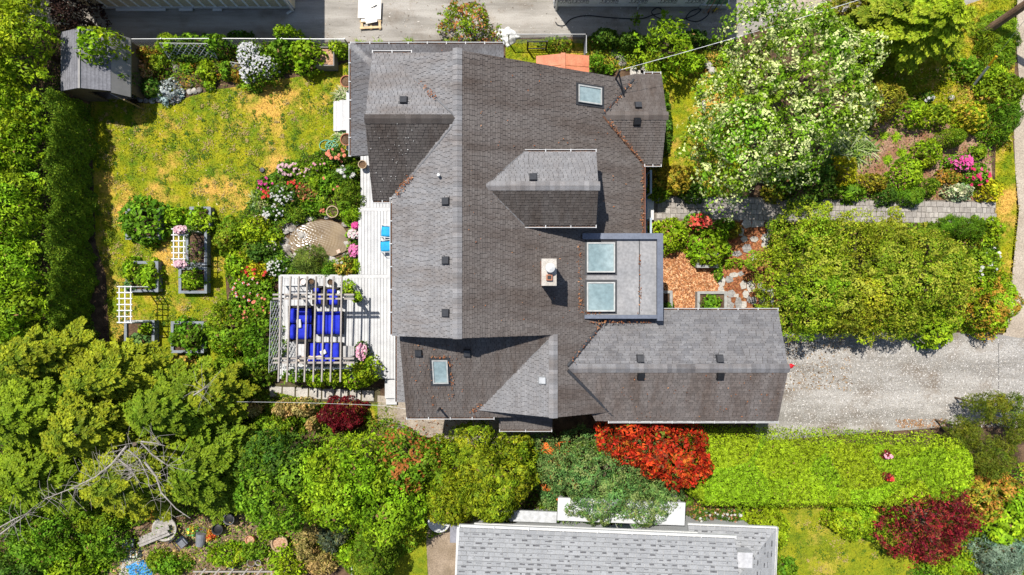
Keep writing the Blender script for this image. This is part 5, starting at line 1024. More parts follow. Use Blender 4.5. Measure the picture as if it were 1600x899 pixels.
def worley(Pt, cell, tab, rlo=.62, rhi=1.15):
    """jittered-cell bumps in space: height of the highest bump at each point, the offset from its centre in radii, its id"""
    n = len(Pt); q = Pt/cell; ci = np.floor(q).astype(int); B = np.full(n, -9.); O = np.zeros((n, 3)); ID = np.zeros(n, int)
    for di in (-1, 0, 1):
        for dj in (-1, 0, 1):
            for dk in (-1, 0, 1):
                c = ci+np.array([di, dj, dk]); h = (c[:, 0]*73+c[:, 1]*151+c[:, 2]*283) % 4096; t = tab[h]; o = q-(c+t[:, :3]); r = rlo+(rhi-rlo)*t[:, 3]
                v = 1-(o*o).sum(1)/(r*r); v = np.where(v > 0, np.sqrt(np.maximum(v, 0)), v*.9)*(.55+.6*t[:, 4]); k = v > B; B[k] = v[k]; O[k] = (o/r[:, None])[k]; ID[k] = h[k]
    return B, O, ID
def foliage(sh, ztop, zlow, L, ratio, cols, rg, lai=3.6, lump=.6, amp=.25, rag=.18, dome=None, box=False, spray=False, up=.8, wts=None, tip=None, warp=0):
    L = L*1.14; bx = (sh.b[1]-sh.b[0]+2*rag)*(sh.b[3]-sh.b[2]+2*rag)
    X, Y = sh.sample(rg, 3000, rag); sd0 = sh.sd(X, Y); k = sd0 > .15*sd0.max(); lim = (X[k][:40], Y[k][:40])
    dmax = max(.05, sd0.max()); D = dome or dmax*(.7 if dmax > .8 else .85); over = 1.0 if box else 2.0
    N = min(int(.84*lai/(.5*L*L*ratio)*bx*over), 1200000)
    X, Y = sh.sample(rg, N, rag); ph = rg.uniform(0, 6.28, 8); wl = 6.28/max(.3, dmax)
    def dist(X, Y):
        return sh.sd(X+warp*(np.sin(Y*wl*.9+ph[0])+.6*np.sin(Y*wl*2.3+ph[1]+1.5*np.sin(X*wl+ph[2]))), Y+warp*(np.sin(X*wl*.8+ph[3])+.6*np.sin(X*wl*2.1+ph[4]+1.5*np.sin(Y*wl+ph[5]))))
    def height(d):
        d = np.maximum(d, 0)
        return ztop-(np.maximum(0, 1-d/D)**2)*min(D, .5) if box else zlow+(ztop-zlow)*(1-(1-np.clip(d/D, 0, 1))**2)**.6
    d = dist(X, Y); k = d > -rag*1.2; X, Y, d = X[k], Y[k], d[k]; h = height(d); e = .04
    gx = np.clip((height(dist(X+e, Y))-h)/e, -3, 3); gy = np.clip((height(dist(X, Y+e))-h)/e, -3, 3); g = np.sqrt(1+gx*gx+gy*gy)
    if not box: k = rg.random(len(X)) < g/over; X, Y, d, h, gx, gy, g = (q[k] for q in (X, Y, d, h, gx, gy, g))
    nd = np.stack([-gx, -gy, np.ones(len(X))], 1)/g[:, None]; P0 = np.stack([X, Y, h], 1)
    tab = rg.random((4096, 5)); tab2 = rg.random((4096, 5)); colt2 = rg.random(4096); val2 = rg.uniform(.8, 1.2, 4096); h1 = rg.random((4096, 2))
    B1, o1, ID1 = worley(P0, lump*1.15, tab); B2, o2, ID2 = worley(P0, lump*.42, tab2); B3, o3, ID3 = worley(P0, 1.3 if box else lump*2.3, tab)
    B1 = np.maximum(B1, -1.0); B2 = np.maximum(B2, -.7)
    keep = d+rag*(B1*1.0+B2*.4-.6+(.0 if box else .7*(B3-.55))) > 0
    if not box and lump > .25: keep &= (B1 > -.12) & ((B3 > -.05) | (rg.random(len(B1)) < .35))
    P0, nd, d, h, B1, B2, B3, o1, o2, o3, ID2, ID3 = (q[keep] for q in (P0, nd, d, h, B1, B2, B3, o1, o2, o3, ID2, ID3)); n = len(P0)
    depth = rg.exponential(.06, n); deep = rg.random(n) < .07; depth = np.where(deep, rg.uniform(0, 1, n)*np.maximum(.2, (h-zlow)*.6), depth)
    P = P0+nd*(amp*(B1-.5+.32*B2+(0 if box else 1.5*(np.clip(B3, -.4, 1)-.6)))-depth)[:, None]
    side = (d < (.22 if box else .15*D)) & (rg.random(n) < (.6 if box else .12)); zb = .05 if box else max(.05, zlow-.12*(ztop-zlow))
    P[:, 2] = np.where(side, zb+(np.maximum(P[:, 2], zb+.1)-zb)*rg.random(n), P[:, 2]); P[:, 2] = np.maximum(P[:, 2], .04)
    nr_ = unit(o1*.9+o2*.4+(0 if box else o3*.7)+nd*(up*np.clip(.25+.75*B1, .3, 1))[:, None]+rg.normal(0, .36, (n, 3)))
    if spray: t = unit(o1*1.2+o2*.5+rg.normal(0, .3, (n, 3))*np.array([1, 1, .4])+np.array([0, 0, -.2]))
    else: t = unit(rg.normal(0, 1, (n, 3))+o2*.5)
    t = unit(t-nr_*(t*nr_).sum(1, keepdims=True)); s = np.cross(nr_, t)
    l = L*rg.uniform(.55, 1.4, n)[:, None]; w_ = l*ratio
    V = np.stack([P-t*l*.5, P+s*w_*.5+nr_*l*.10, P+t*l*.5-nr_*l*.05, P-s*w_*.5+nr_*l*.10], 1)
    cols = np.array(cols); K = len(cols); wts = np.array(wts)/sum(wts) if wts else np.full(K, 1/K); cw = np.cumsum(wts)
    pc = rg.choice(K, n, p=wts); lc = np.minimum(np.searchsorted(cw, colt2[ID2]), K-1); ci = np.where(rg.random(n) < .6, lc, pc)
    C = cols[ci]*rg.uniform(.72, 1.28, (n, 1))*val2[ID2][:, None]*(.82+.36*h1[ID3, 1])[:, None]
    C[:, 0] *= .84+.30*h1[ID3, 0]; dead = rg.random(n) < .012; C[dead] = np.array([.22, .13, .05])*rg.uniform(.6, 1.2, (dead.sum(), 1))
    if tip is not None: k = (B1+.3*B2 > .45) & (colt2[::-1][ID2] < tip[1]*1.25) & (rg.random(n) < .85) & (depth < .15); C[k] = np.array(tip[0])*rg.uniform(.8, 1.2, (k.sum(), 1))
    NLEAF[0] += n
    return V, C, (lim[0], lim[1], None, None, D)
def surf_pts(sh, rg, n, ztop, zlow, D):
    X, Y = sh.sample(rg, n*6); d = sh.sd(X, Y); k = d > .02; X, Y, d = X[k][:n], Y[k][:n], d[k][:n]
    return X, Y, zlow+(ztop-zlow)*np.sqrt(np.clip(1-(1-np.clip(d/D, 0, 1))**2, 0, 1))
FLM = {}
def flower_mesh(r, key, cols, petals=7, layers=2):
    r = r*.6
    k = (key, round(r, 3))
    if k in FLM: return FLM[k]
    rnd = np.random.default_rng(len(FLM)); Q, C = [], []
    for ly in range(layers):
        for i in range(petals):
            a = 6.283*(i+.5*ly)/petals; rr = r*(1-.4*ly); t = np.array([math.cos(a), math.sin(a), .25+.5*ly]); s = np.array([-math.sin(a), math.cos(a), 0])
            b = np.array([0, 0, .02*ly]); Q.append([b, b+t*rr*.6+s*rr*.36, b+t*rr*np.array([1, 1, .7]), b+t*rr*.6-s*rr*.36]); C.append(np.array(cols[i % len(cols)])*rnd.uniform(.8, 1.15))
    me = quads_mesh('flower', np.array(Q), np.array(C)); me.materials.append(attr_mat('petal', .6, .25, .2)); FLM[k] = me; return me
def blossoms(root, sh, rg, n, ztop, zlow, D, cols, r, amp):
    X, Y, Z = surf_pts(sh, rg, n, ztop, zlow, D); n = len(X); Q, C = [], []
    for x, y, z in zip(X, Y, Z+amp*rg.uniform(-.1, 1.0, n)):
        c = np.array(cols[rg.integers(0, len(cols))]); ph = rg.uniform(0, 6); k = 5; tl = rg.normal(0, .3, 2)
        for i in range(k):
            a = ph+6.283*i/k; t = np.array([math.cos(a), math.sin(a), .2+tl[0]*math.cos(a)+tl[1]*math.sin(a)])*r*rg.uniform(.7, 1.2); s = np.array([-math.sin(a), math.cos(a), 0])*r*.5; b = np.array([x, y, z])
            Q.append([b, b+t*.6+s, b+t*1.1, b+t*.6-s]); C.append(c*rg.uniform(.85, 1.12))
    STUFF(link('blossoms', quads_mesh('blossoms', np.array(Q), np.array(C)), root, attr_mat('petal', .6, .25, .2)))
def flowers(root, sh, rg, n, ztop, zlow, D, cols, r, key):
    n = int(n*2.1)
    me = flower_mesh(r, key, cols); X, Y, Z = surf_pts(sh, rg, n, ztop, zlow, D)
    for x, y, z in zip(X, Y, Z+rg.uniform(.02, .12, len(X))):
        o = bpy.data.objects.new('flower', me); COL.objects.link(o); o.parent = root; o.matrix_parent_inverse = Matrix.Translation(root.location).inverted(); o.location = (x, y, z)
        o.rotation_euler = (rg.normal(0, .3), rg.normal(0, .3), rg.uniform(0, 6.28)); k = rg.uniform(.75, 1.25); o.scale = (k, k, k)
def straps(cx, cy, n, L, wd, cols, rg, z0=.03, spread=.05, arch_=.5, X=None):
    """arching strap leaves from rosette centres (arrays cx, cy); three quads per blade"""
    cx = np.repeat(cx, n)+rg.normal(0, spread, len(cx)*n); cy = np.repeat(cy, n)+rg.normal(0, spread, len(cy)*n); m = len(cx); a = rg.uniform(0, 6.283, m); l = L*rg.uniform(.55, 1.15, m); e = rg.uniform(.3, 1.25, m)
    d = np.stack([np.cos(a), np.sin(a), np.zeros(m)], 1); s = np.stack([-np.sin(a), np.cos(a), np.zeros(m)], 1)*wd*.5; p = np.stack([cx, cy, np.full(m, z0)], 1); pts = [p]
    for k in (1, 2, 3):
        el = e-k*arch_*.8; p = p+(d*np.cos(el)[:, None]+np.array([0, 0, 1])*np.sin(el)[:, None])*(l/3)[:, None]; p[:, 2] = np.maximum(p[:, 2], .03); pts.append(p)
    ws = [.7, 1, .8, .12]; Q = [np.stack([pts[k]-s*ws[k], pts[k+1]-s*ws[k+1], pts[k+1]+s*ws[k+1], pts[k]+s*ws[k]], 1) for k in range(3)]
    C = np.array(cols)[rg.integers(0, len(cols), m)]*rg.uniform(.7, 1.3, (m, 1)); NLEAF[0] += 3*m
    return np.concatenate(Q), np.concatenate([C]*3)
# foliage palettes (linear reflectance)
PAL = dict(
 hedge=[(.085, .165, .010), (.11, .20, .012), (.15, .225, .014)], green=[(.115, .235, .012), (.16, .29, .014), (.085, .18, .010)], dark=[(.05, .115, .012), (.07, .145, .014), (.09, .165, .014)],
 bright=[(.20, .35, .010), (.26, .41, .014), (.16, .29, .010)], lime=[(.265, .395, .010), (.31, .445, .015), (.225, .345, .010), (.20, .29, .012)], olive=[(.19, .255, .011), (.25, .29, .013), (.13, .19, .010)],
 conifer=[(.20, .25, .012), (.26, .29, .015), (.10, .155, .010), (.075, .13, .010), (.16, .215, .012)], gold=[(.42, .40, .012), (.48, .43, .016), (.32, .36, .014)], cypress=[(.21, .26, .010), (.29, .32, .012), (.14, .20, .010)],
 blue=[(.125, .235, .06), (.165, .28, .065), (.09, .18, .045)], red=[(.46, .028, .010), (.55, .07, .014), (.31, .022, .010), (.50, .15, .016), (.13, .15, .014), (.2, .05, .02)], maroon=[(.125, .007, .012), (.18, .011, .016), (.085, .006, .010)],
 wine=[(.18, .010, .022), (.25, .015, .026), (.12, .010, .018), (.27, .04, .022), (.14, .045, .02)], silver=[(.42, .47, .46), (.5, .54, .52)], straw=[(.44, .31, .10), (.5, .36, .14), (.32, .26, .07)], orange=[(.42, .21, .03), (.34, .23, .03), (.22, .25, .02)],
 dogwood=[(.165, .30, .014), (.21, .36, .018), (.13, .24, .012)], cream=[(.55, .60, .24), (.66, .68, .36)], yg=[(.27, .345, .010), (.34, .40, .012), (.20, .29, .010)], bronze=[(.24, .20, .018), (.28, .25, .018), (.16, .19, .013)], purple=[(.05, .03, .025), (.08, .04, .03)], pine=[(.085, .12, .010), (.115, .15, .012), (.15, .17, .012)])
for _k, _c in (('conifer', (1.05, 1.08, 1)), ('olive', (.90, 1.06, 1)), ('yg', (.88, 1.0, 1)), ('cypress', (.95, 1.0, 1)), ('hedge', (1.15, 1.1, 1)), ('green', (1.08, 1.06, 1)), ('bright', (1.05, 1.0, 1))): PAL[_k] = [tuple(a*b for a, b in zip(c, _c)) for c in PAL[_k]]
ALLP = {}
def plant(name, label, cat, spec, ztop, pal, L=.11, ratio=.55, zlow=None, lump=None, amp=None, lai=3.4, rag=None, group=None, box=False, spray=False, fl=None, bl=None, wts=None, tip=None, dome=None, up=.8, tree=False, extra=None, trunk=True, seed=None):
    """tree: trunk + crown; shrub: stems + foliage; fl = (n, colours, r, key) single flowers; bl = (n, colours, r) tiny blossoms in one part"""
    if not isinstance(spec[0], (tuple, str)): spec = [spec]
    sd_ = seed if seed is not None else (abs(hash((label, len(ALLP)))) if False else len(ALLP)*17+5); rg = np.random.default_rng(sd_); ALLP[len(ALLP)] = label
    zlow = (ztop*.35 if tree else ztop*.12) if zlow is None else zlow
    sh = Shape(spec, zlow+(ztop-zlow)*.55); sz = min(sh.b[1]-sh.b[0], sh.b[3]-sh.b[2])
    lump = lump or min(.75, max(.16, sz*.24)); amp = (amp*1.15 if not box else amp) if amp is not None else lump*.7; rag = (rag*1.4 if not box else rag) if rag is not None else lump*(.75 if sz > 2.2 else .5)
    cols = PAL[pal] if isinstance(pal, str) else [tuple(v*1.25 for v in c) for c in pal]
    V, C, (LX, LY, LR, LA, D) = foliage(sh, ztop-amp*.5, zlow, L, ratio, cols, rg, lai, lump, amp, rag, dome, box, spray, up, wts, tip, 0 if (box or rag < .05) else min(.32, sz*.06))
    cx, cy = ((sh.b[0]+sh.b[1])/2, (sh.b[2]+sh.b[3])/2) if not sh.E else (sh.E[0][0], sh.E[0][1])
    root = thing(name, label, cat, (cx, cy, 0), group)
    link('crown' if tree else 'foliage', quads_mesh(name+'_leaves', V, C), root, leafmat())
    if trunk:
        mb = MB(); r0 = .045 if name == 'pine_tree' else min(.22, .05+.035*sz) if tree else min(.05, .015+.015*sz); zt = zlow+(ztop-zlow)*.45
        if tree: mb.tube([(cx, cy, 0), (cx+.05, cy-.03, zt*.5), (cx, cy+.04, zt)], r0, r0*.55, 8)
        for j in rg.choice(len(LX), min(len(LX), 9 if tree else 5), replace=False):
            z1 = zlow+(ztop-zlow)*.6; p = Vector((LX[j], LY[j], z1)); b = Vector((cx, cy, zt*.55)) if tree else Vector((cx+(LX[j]-cx)*.25, cy+(LY[j]-cy)*.25, 0)); m = (b+p)/2+Vector((0, 0, -.15 if tree else .05))
            mb.tube([b, m, p], r0*.5 if tree else r0, r0*.12 if tree else r0*.4, 5)
        mb.build('trunk' if tree else 'stems', M_BARK, root)
    if fl: flowers(root, sh, rg, fl[0], ztop, zlow, D, fl[1], fl[2], fl[3])
    if bl: blossoms(root, sh, rg, bl[0], ztop, zlow, D, bl[1], bl[2], amp)
    return root
def strap_plant(name, label, cat, spec, nros, n, L, wd, cols, group=None, fl=None, arch_=.5, spread=.05):
    if not isinstance(spec[0], (tuple, str)): spec = [spec]
    rg = np.random.default_rng(len(ALLP)*17+5); ALLP[len(ALLP)] = label; sh = Shape(spec, L*.4); X, Y = [], []
    while len(X) < nros: a, b = sh.sample(rg, 60); k = sh.sd(a, b) > .03; X += list(a[k]); Y += list(b[k])
    X, Y = np.array(X[:nros]), np.array(Y[:nros]); root = thing(name, label, cat, ((sh.b[0]+sh.b[1])/2, (sh.b[2]+sh.b[3])/2, 0), group)
    V, C = straps(X, Y, n, L, wd, PAL[cols] if isinstance(cols, str) else cols, rg, arch_=arch_, spread=spread); link('leaf_blades', quads_mesh(name+'_blades', V, C), root, leafmat())
    if fl: flowers(root, sh, rg, fl[0], L*.5, .1, .2, fl[1], fl[2], fl[3])
    return root
WHITE = [(.66, .66, .62), (.58, .58, .55)]; PINK = [(.75, .32, .42), (.8, .45, .5)]; HOT = [(.62, .06, .27), (.7, .12, .36)]; RED = [(.58, .03, .03), (.62, .09, .06)]; CORAL = [(.72, .22, .12), (.7, .3, .2)]; PALEP = [(.72, .5, .52), (.62, .38, .44)]; YEL = [(.6, .5, .04)]
P = plant
# ---- hedge and trees on the shed side
P('cedar_hedge', 'tall clipped hedge with a long straight dark side facing the lawn', 'hedge', ('P', [(-150, -90), (66, -90), (66, 60), (70, 150), (82, 200), (88, 300), (88, 420), (92, 530), (84, 600), (-150, 620)]), 2.95, 'hedge', .085, .5, 0, .3, .12, 4.2, .12, box=True, dome=.35)
# upright face of that hedge, facing the lawn
def hedge_face(root_label, x, y0, y1, h, cols, n, L=.085):
    root = [o for o in COL.objects if o.get('label') == root_label][0]; rg = np.random.default_rng(77); Y = rg.uniform(y0, y1, n); Z = rg.uniform(.03, h, n); lum = .13*np.sin(Y*2.1+1.3*np.sin(Z*2.3))+.10*np.sin(Y*5.3+Z*3.1)+.07*np.sin(Y*11.3-Z*7.1); X = x+lum-rg.exponential(.1, n)
    nr_ = unit(np.array([.9, 0, .45])+rg.normal(0, .5, (n, 3))); t = unit(rg.normal(0, 1, (n, 3))+np.array([0, 0, -.5])); t = unit(t-nr_*(t*nr_).sum(1, keepdims=True)); s = np.cross(nr_, t); l = L*rg.uniform(.6, 1.3, n)[:, None]; Pp = np.stack([X, Y, Z], 1)
    V = np.stack([Pp-t*l*.5, Pp+s*l*.28, Pp+t*l*.5, Pp-s*l*.28], 1); C = np.array(cols)[rg.integers(0, len(cols), n)]*rg.uniform(.7, 1.3, (n, 1)); NLEAF[0] += n
    link('side_foliage', quads_mesh('side_foliage', V, C), root, leafmat())
hedge_face('tall clipped hedge with a long straight dark side facing the lawn', -18.62, -3.0, 8.1, 2.95, PAL['hedge'], 52000)
for i, (cx, cy, rx, ry, zt, pl, lab) in enumerate(((6, 52, 54, 58, 4.2, 'yg', 'yellow green broadleaf tree behind the shed, at the lane end of the hedge'), (2, 195, 44, 68, 3.8, 'yg', 'bright green tree rising behind the hedge, level with the shed door'), (-4, 320, 48, 72, 3.8, 'bright', 'fresh green tree rising behind the middle of the hedge'), (0, 455, 46, 72, 3.8, 'bright', 'bright green tree behind the hedge, level with the bare arch'))):
    P('broadleaf_tree', lab, 'tree', [(cx, cy, rx, ry), (cx-35, cy+20, rx, ry*.8)], zt, pl, .13, .42, 2.7, .36, .26, 3.4, tree=True, rag=.35)
P('climbing_shrub', 'glossy yellow green shrub spilling over the shed roof', 'shrub', [(152, 74, 25, 25), (163, 62, 16, 16), (137, 56, 13, 12)], 3.3, 'yg', .17, .42, 1.6, .34, .26, 3.0)
P('bushy_tree', 'dark purplish bush between hedge and brown boarded building', 'bush', (112, 14, 26, 30), 2.6, 'purple', .11)
P('round_shrub', 'small dark round shrub against the shed roof', 'shrub', (198, 124, 12, 15), 1.9, 'dark', .07)
# ---- flower bed along the lane fence
for s_, zt, pl, lab, kw in (
 ((262, 66, 20, 15), 1.2, 'bright', 'feathery bright green fern like clump at the lane fence', dict(L=.16, ratio=.2, spray=True)), ((300, 66, 22, 13), 1.1, 'green', 'mid green perennial clump behind the white lattice', dict(L=.12)),
 ((338, 68, 22, 14), 1.3, 'green', 'leafy green clump at the lattice end by the fence', dict(L=.12)), ((374, 56, 20, 7), .6, 'dark', 'low dark weeds growing out on the lane side of the fence', {}),
 ((218, 84, 22, 12), .8, 'orange', 'rusty orange and green shrub by the fence near the shed', {}), ((226, 108, 16, 14), .6, [(.42, .2, .05), (.5, .28, .12), (.2, .18, .03)], 'salmon orange leaved perennial beside the shed', {}),
 ((246, 98, 16, 12), .7, 'olive', 'olive green perennial between salmon leaves and lattice', {}), ((212, 122, 10, 14), .5, 'dark', 'dark low plant beside the shed wall', {}), ((238, 138, 16, 14), .7, 'dark', 'dark glossy shrub next to the silver plant', dict(L=.1)),
 ((321, 109, 13, 13), .8, 'lime', 'lime yellow rounded shrub below the white lattice', dict(L=.1)), ((352, 108, 10, 13), .8, 'green', 'slim green perennial beside the lime shrub', {}), ((370, 116, 9, 12), .6, 'orange', 'small orange tinted perennial by the white flowers', {}),
 ((326, 134, 7, 7), .35, 'bright', 'tiny bright plant at the stone edging', {}), ((292, 104, 8, 8), .35, 'bright', 'small bright rosette plant on the dark soil', {}), ((300, 90, 40, 6), .5, 'dark', 'shaded low greenery under the white lattice', {}),
 ((437, 78, 20, 20), 1.3, 'green', 'round green hydrangea next to the white flowering shrub', dict(L=.14, ratio=.7)), ((478, 84, 24, 24), 1.4, 'bright', 'bright round leaved hydrangea beside the square planter', dict(L=.15, ratio=.75)),
 ((448, 52, 22, 10), 1.5, 'bright', 'bright green bush poking through the lane fence', {}), ((527, 76, 16, 12), .9, 'bright', 'bright green bush between square planter and porch roof', {})):
    P('garden_shrub', lab, 'shrub', s_, zt, pl, **kw)
P('silver_plant', 'silvery white leaved mound at the stone edging of the bed', 'plant', (262, 143, 18, 17), .5, 'silver', .13, .45)
P('flowering_shrub', 'shrub smothered in tiny white flowers cascading to the lawn', 'shrub', [(393, 90, 22, 24), (412, 104, 24, 18), (390, 118, 16, 12)], 1.4, 'green', .08, bl=(520, [(.55, .55, .54), (.48, .48, .5)], .042))
strap_plant('strap_leaf_plant', 'striped strappy plant above the white porch steps', 'plant', (533, 148, 8, 8), 8, 14, .45, .035, [(.3, .36, .16), (.5, .46, .3), (.14, .2, .05)])
strap_plant('strap_leaf_plant', 'striped strappy plant below the white porch steps', 'plant', (533, 212, 9, 10), 9, 14, .45, .035, [(.25, .34, .12), (.5, .5, .3), (.1, .2, .04)])
# ---- vegetables in the raised beds
for s_, zt, pl, lab, kw in (
 ((223, 345, 35, 33), 1.1, 'green', 'big round dark leaved vegetable clump covering its raised bed', dict(L=.2, ratio=.5, lump=.3, amp=.2)), ((272, 338, 16, 13), .9, 'bright', 'leafy bridge of greens between two raised beds', dict(L=.14)), ((310, 345, 20, 19), 1.0, 'bright', 'bright leafy vegetables at the closed end of the beds', dict(L=.15)),
 ((307, 392, 14, 22), .75, [(.10, .10, .03), (.14, .19, .03), (.2, .1, .1)], 'sparse purplish and green seedlings in the long bed', dict(lai=1.6, L=.13)), ((301, 438, 20, 17), .85, 'bright', 'dense bright green lettuces in the end bed', dict(L=.12, lump=.2)),
 ((203, 422, 11, 20), .9, 'bright', 'upright pale green plants at the hedge side of the mixed bed', dict(L=.13)), ((234, 430, 14, 24), .85, 'bright', 'broad bright leaves along one side of the mixed bed', dict(L=.17)), ((220, 430, 8, 18), .7, 'green', 'mid green rows in the middle of the mixed bed', dict(L=.13)), ((204, 446, 10, 7), .7, 'blue', 'blue green cabbage leaves at the arch foot', dict(L=.16)),
 ((229, 514, 11, 10), .8, 'bright', 'bright leafy plants in the bed with bare soil', dict(L=.14)), ((216, 533, 19, 11), .8, 'blue', 'blue green brassicas in the bed with bare soil', dict(L=.18)), ((294, 526, 28, 25), 1.0, 'green', 'dense green vegetable clump beside the rose bushes', dict(L=.16))):
    P('vegetable_plants', lab, 'vegetables', s_, zt, pl, **kw)
for py, lab in ((360, 'pale pink climbing rose cluster on the closed end of the flowering arch'), (413, 'pale pink climbing rose cluster on the lettuce end of the flowering arch')): P('climbing_rose', lab, 'rose', (284, py, 12, 7), 2.3, 'dark', .08, zlow=1.7, bl=(70, PALEP, .06), trunk=True)
# ---- bed around the pond
for s_, zt, pl, lab, kw in (
 ((528, 243, 20, 13), .9, 'dark', 'dark leaved peony with coral blooms near the green hose', dict(fl=(9, CORAL, .13, 'coral'))), ((500, 258, 16, 12), .7, 'green', 'green clump beside the coral peony', dict(fl=(3, PINK, .1, 'pink'))), ((541, 272, 18, 14), .9, 'dark', 'dark shrub with big white blooms near the porch pot', dict(fl=(6, WHITE, .15, 'white'))),
 ((452, 264, 20, 13), .7, 'green', 'pale pink peony clump facing the lawn', dict(fl=(18, PALEP, .11, 'palep'))), ((478, 266, 14, 12), .6, 'olive', 'washed out pink perennial beside the pale peony', dict(fl=(8, PALEP, .08, 'palep'))), ((414, 288, 14, 12), .6, 'green', 'magenta flowered clump at the lawn edge', dict(fl=(7, HOT, .1, 'hot'))),
 ((420, 305, 12, 11), .6, 'green', 'red flowered clump below the magenta flowers', dict(fl=(7, RED, .12, 'red'))), ((458, 290, 12, 9), .6, 'green', 'scarlet flowered perennial among white roses', dict(fl=(6, RED, .11, 'red'))), ((440, 306, 22, 18), .8, 'dark', 'dark leaved rose bush dotted with white roses', dict(fl=(24, WHITE, .10, 'white'))),
 ((478, 300, 18, 14), .6, [(.16, .1, .03), (.12, .16, .02), (.3, .1, .04)], 'rusty foliage patch among the roses', dict(fl=(4, CORAL, .08, 'coral'))), ((494, 286, 11, 11), .7, 'bright', 'fine feathery bright green mound', dict(L=.06)), ((515, 288, 18, 15), .8, 'green', 'mid green shrub behind the feathery mound', dict(fl=(3, CORAL, .1, 'coral'))),
 ((545, 303, 22, 24), 1.1, 'hedge', 'large soft olive green shrub overhanging the deck', dict(L=.07)), ((549, 336, 15, 14), .8, 'bright', 'bright fine leaved shrub between pond and deck', dict(L=.09, ratio=.25)), ((490, 322, 20, 12), .6, 'green', 'lush green perennial clump above the pond', dict(L=.16, ratio=.35)),
 ((428, 332, 22, 12), .7, 'dark', 'dark rose bush with pale roses beside the cream pot', dict(fl=(12, WHITE, .10, 'white'))), ((462, 338, 14, 12), .6, 'hedge', 'soft green mound touching the pond', dict(L=.07)), ((406, 322, 14, 10), .5, [(.3, .34, .16), (.16, .22, .05)], 'pale variegated clump on the lawn edge', dict(L=.16, ratio=.3)),
 ((395, 360, 24, 20), .9, 'yg', 'yellow green shrub around the cream rimmed pot', dict(L=.11)), ((420, 372, 18, 14), .7, 'yg', 'golden green low shrub by the pond stones', {}), ((408, 395, 24, 18), .9, 'dark', 'deep green shrub behind the pale bird bath', {}), ((398, 425, 22, 16), .8, 'gold', 'golden leaved shrub with red blooms', dict(fl=(7, RED, .11, 'red'))),
 ((430, 418, 18, 14), .7, 'dark', 'dark rose bush dotted with white buds by the pergola', dict(fl=(22, WHITE, .075, 'whites'))), ((484, 405, 20, 19), 1.0, [(.10, .17, .02), (.13, .19, .025), (.07, .12, .02)], 'round fine grassy mound at the pond edge', dict(L=.12, ratio=.12, spray=True, lump=.5, amp=.3)), ((508, 428, 12, 10), .6, 'green', 'small soft green grassy mound at the deck edge', dict(L=.1, ratio=.15)),
 ((539, 418, 16, 14), .8, [(.3, .28, .03), (.12, .2, .02), (.36, .22, .04)], 'variegated yellow and green shrub at the pond corner of the deck', dict(L=.1, fl=(1, WHITE, .1, 'white'))), ((557, 417, 9, 11), .7, 'bright', 'small bright green shrub by the deck boards', {}), ((518, 418, 10, 8), .5, 'green', 'low green clump between grassy mound and variegated shrub', {}),
 ((553, 366, 10, 9), .5, 'green', 'pale pink and white flowered clump at the deck edge', dict(bl=(80, PALEP+WHITE, .05))), ((557, 353, 8, 6), .5, 'dark', 'magenta flowered clump squeezed between bush and deck', dict(bl=(50, HOT, .055))), ((553, 392, 9, 11), .5, 'green', 'hot pink flower mound on the deck side of the pond', dict(bl=(110, [(.66, .15, .38), (.7, .24, .45)], .05))),
 ((505, 330, 6, 5), .4, 'green', 'small coral flowered plant by the basket pot', dict(fl=(5, CORAL, .09, 'coral')))):
    P('garden_shrub', lab, 'shrub', s_, zt, pl, **kw)
strap_plant('strap_leaf_plant', 'pale strappy daylily clump between pond and pergola', 'plant', (455, 415, 12, 10), 10, 18, .5, .035, [(.22, .33, .08), (.34, .42, .16), (.12, .22, .03)]); strap_plant('strap_leaf_plant', 'arching iris leaves above the pond edge', 'plant', (478, 326, 18, 9), 12, 14, .55, .03, 'green'); strap_plant('strap_leaf_plant', 'pale strappy leaves at the lawn edge of the flower bed', 'plant', (402, 312, 10, 10), 8, 16, .45, .03, [(.3, .38, .14), (.4, .46, .24)])
# ---- deck plants
P('potted_plant', 'bright green plant growing in the blue glazed pot', 'plant', (543, 449, 9, 10), 1.5, 'bright', .1, zlow=1.0); P('potted_plant', 'small lime green plant in the black pot', 'plant', (557, 464, 7, 6), 1.2, 'lime', .07, zlow=.95); P('potted_plant', 'pink flowers overflowing the dark pot', 'plant', (565, 550, 9, 14), 1.2, 'dark', .08, zlow=.9, bl=(120, [(.72, .32, .46), (.75, .5, .56)], .055))
for s_, lab, pl in (((462, 588, 26, 9), 'low green shrub under the outer slats of the pergola', 'green'), ((496, 592, 22, 13), 'yellow green shrub under the middle slats of the pergola', 'yg'), ((522, 590, 18, 14), 'leafy shrub under the inner slats of the pergola', 'olive'), ((552, 590, 26, 18), 'golden green shrub at the deck corner', 'lime'), ((573, 578, 20, 20), 'tall yellow green shrub leaning on the white deck', 'yg')): P('garden_shrub', lab, 'shrub', s_, 1.5 if s_[0] < 560 else 1.8, pl, .12, .6)
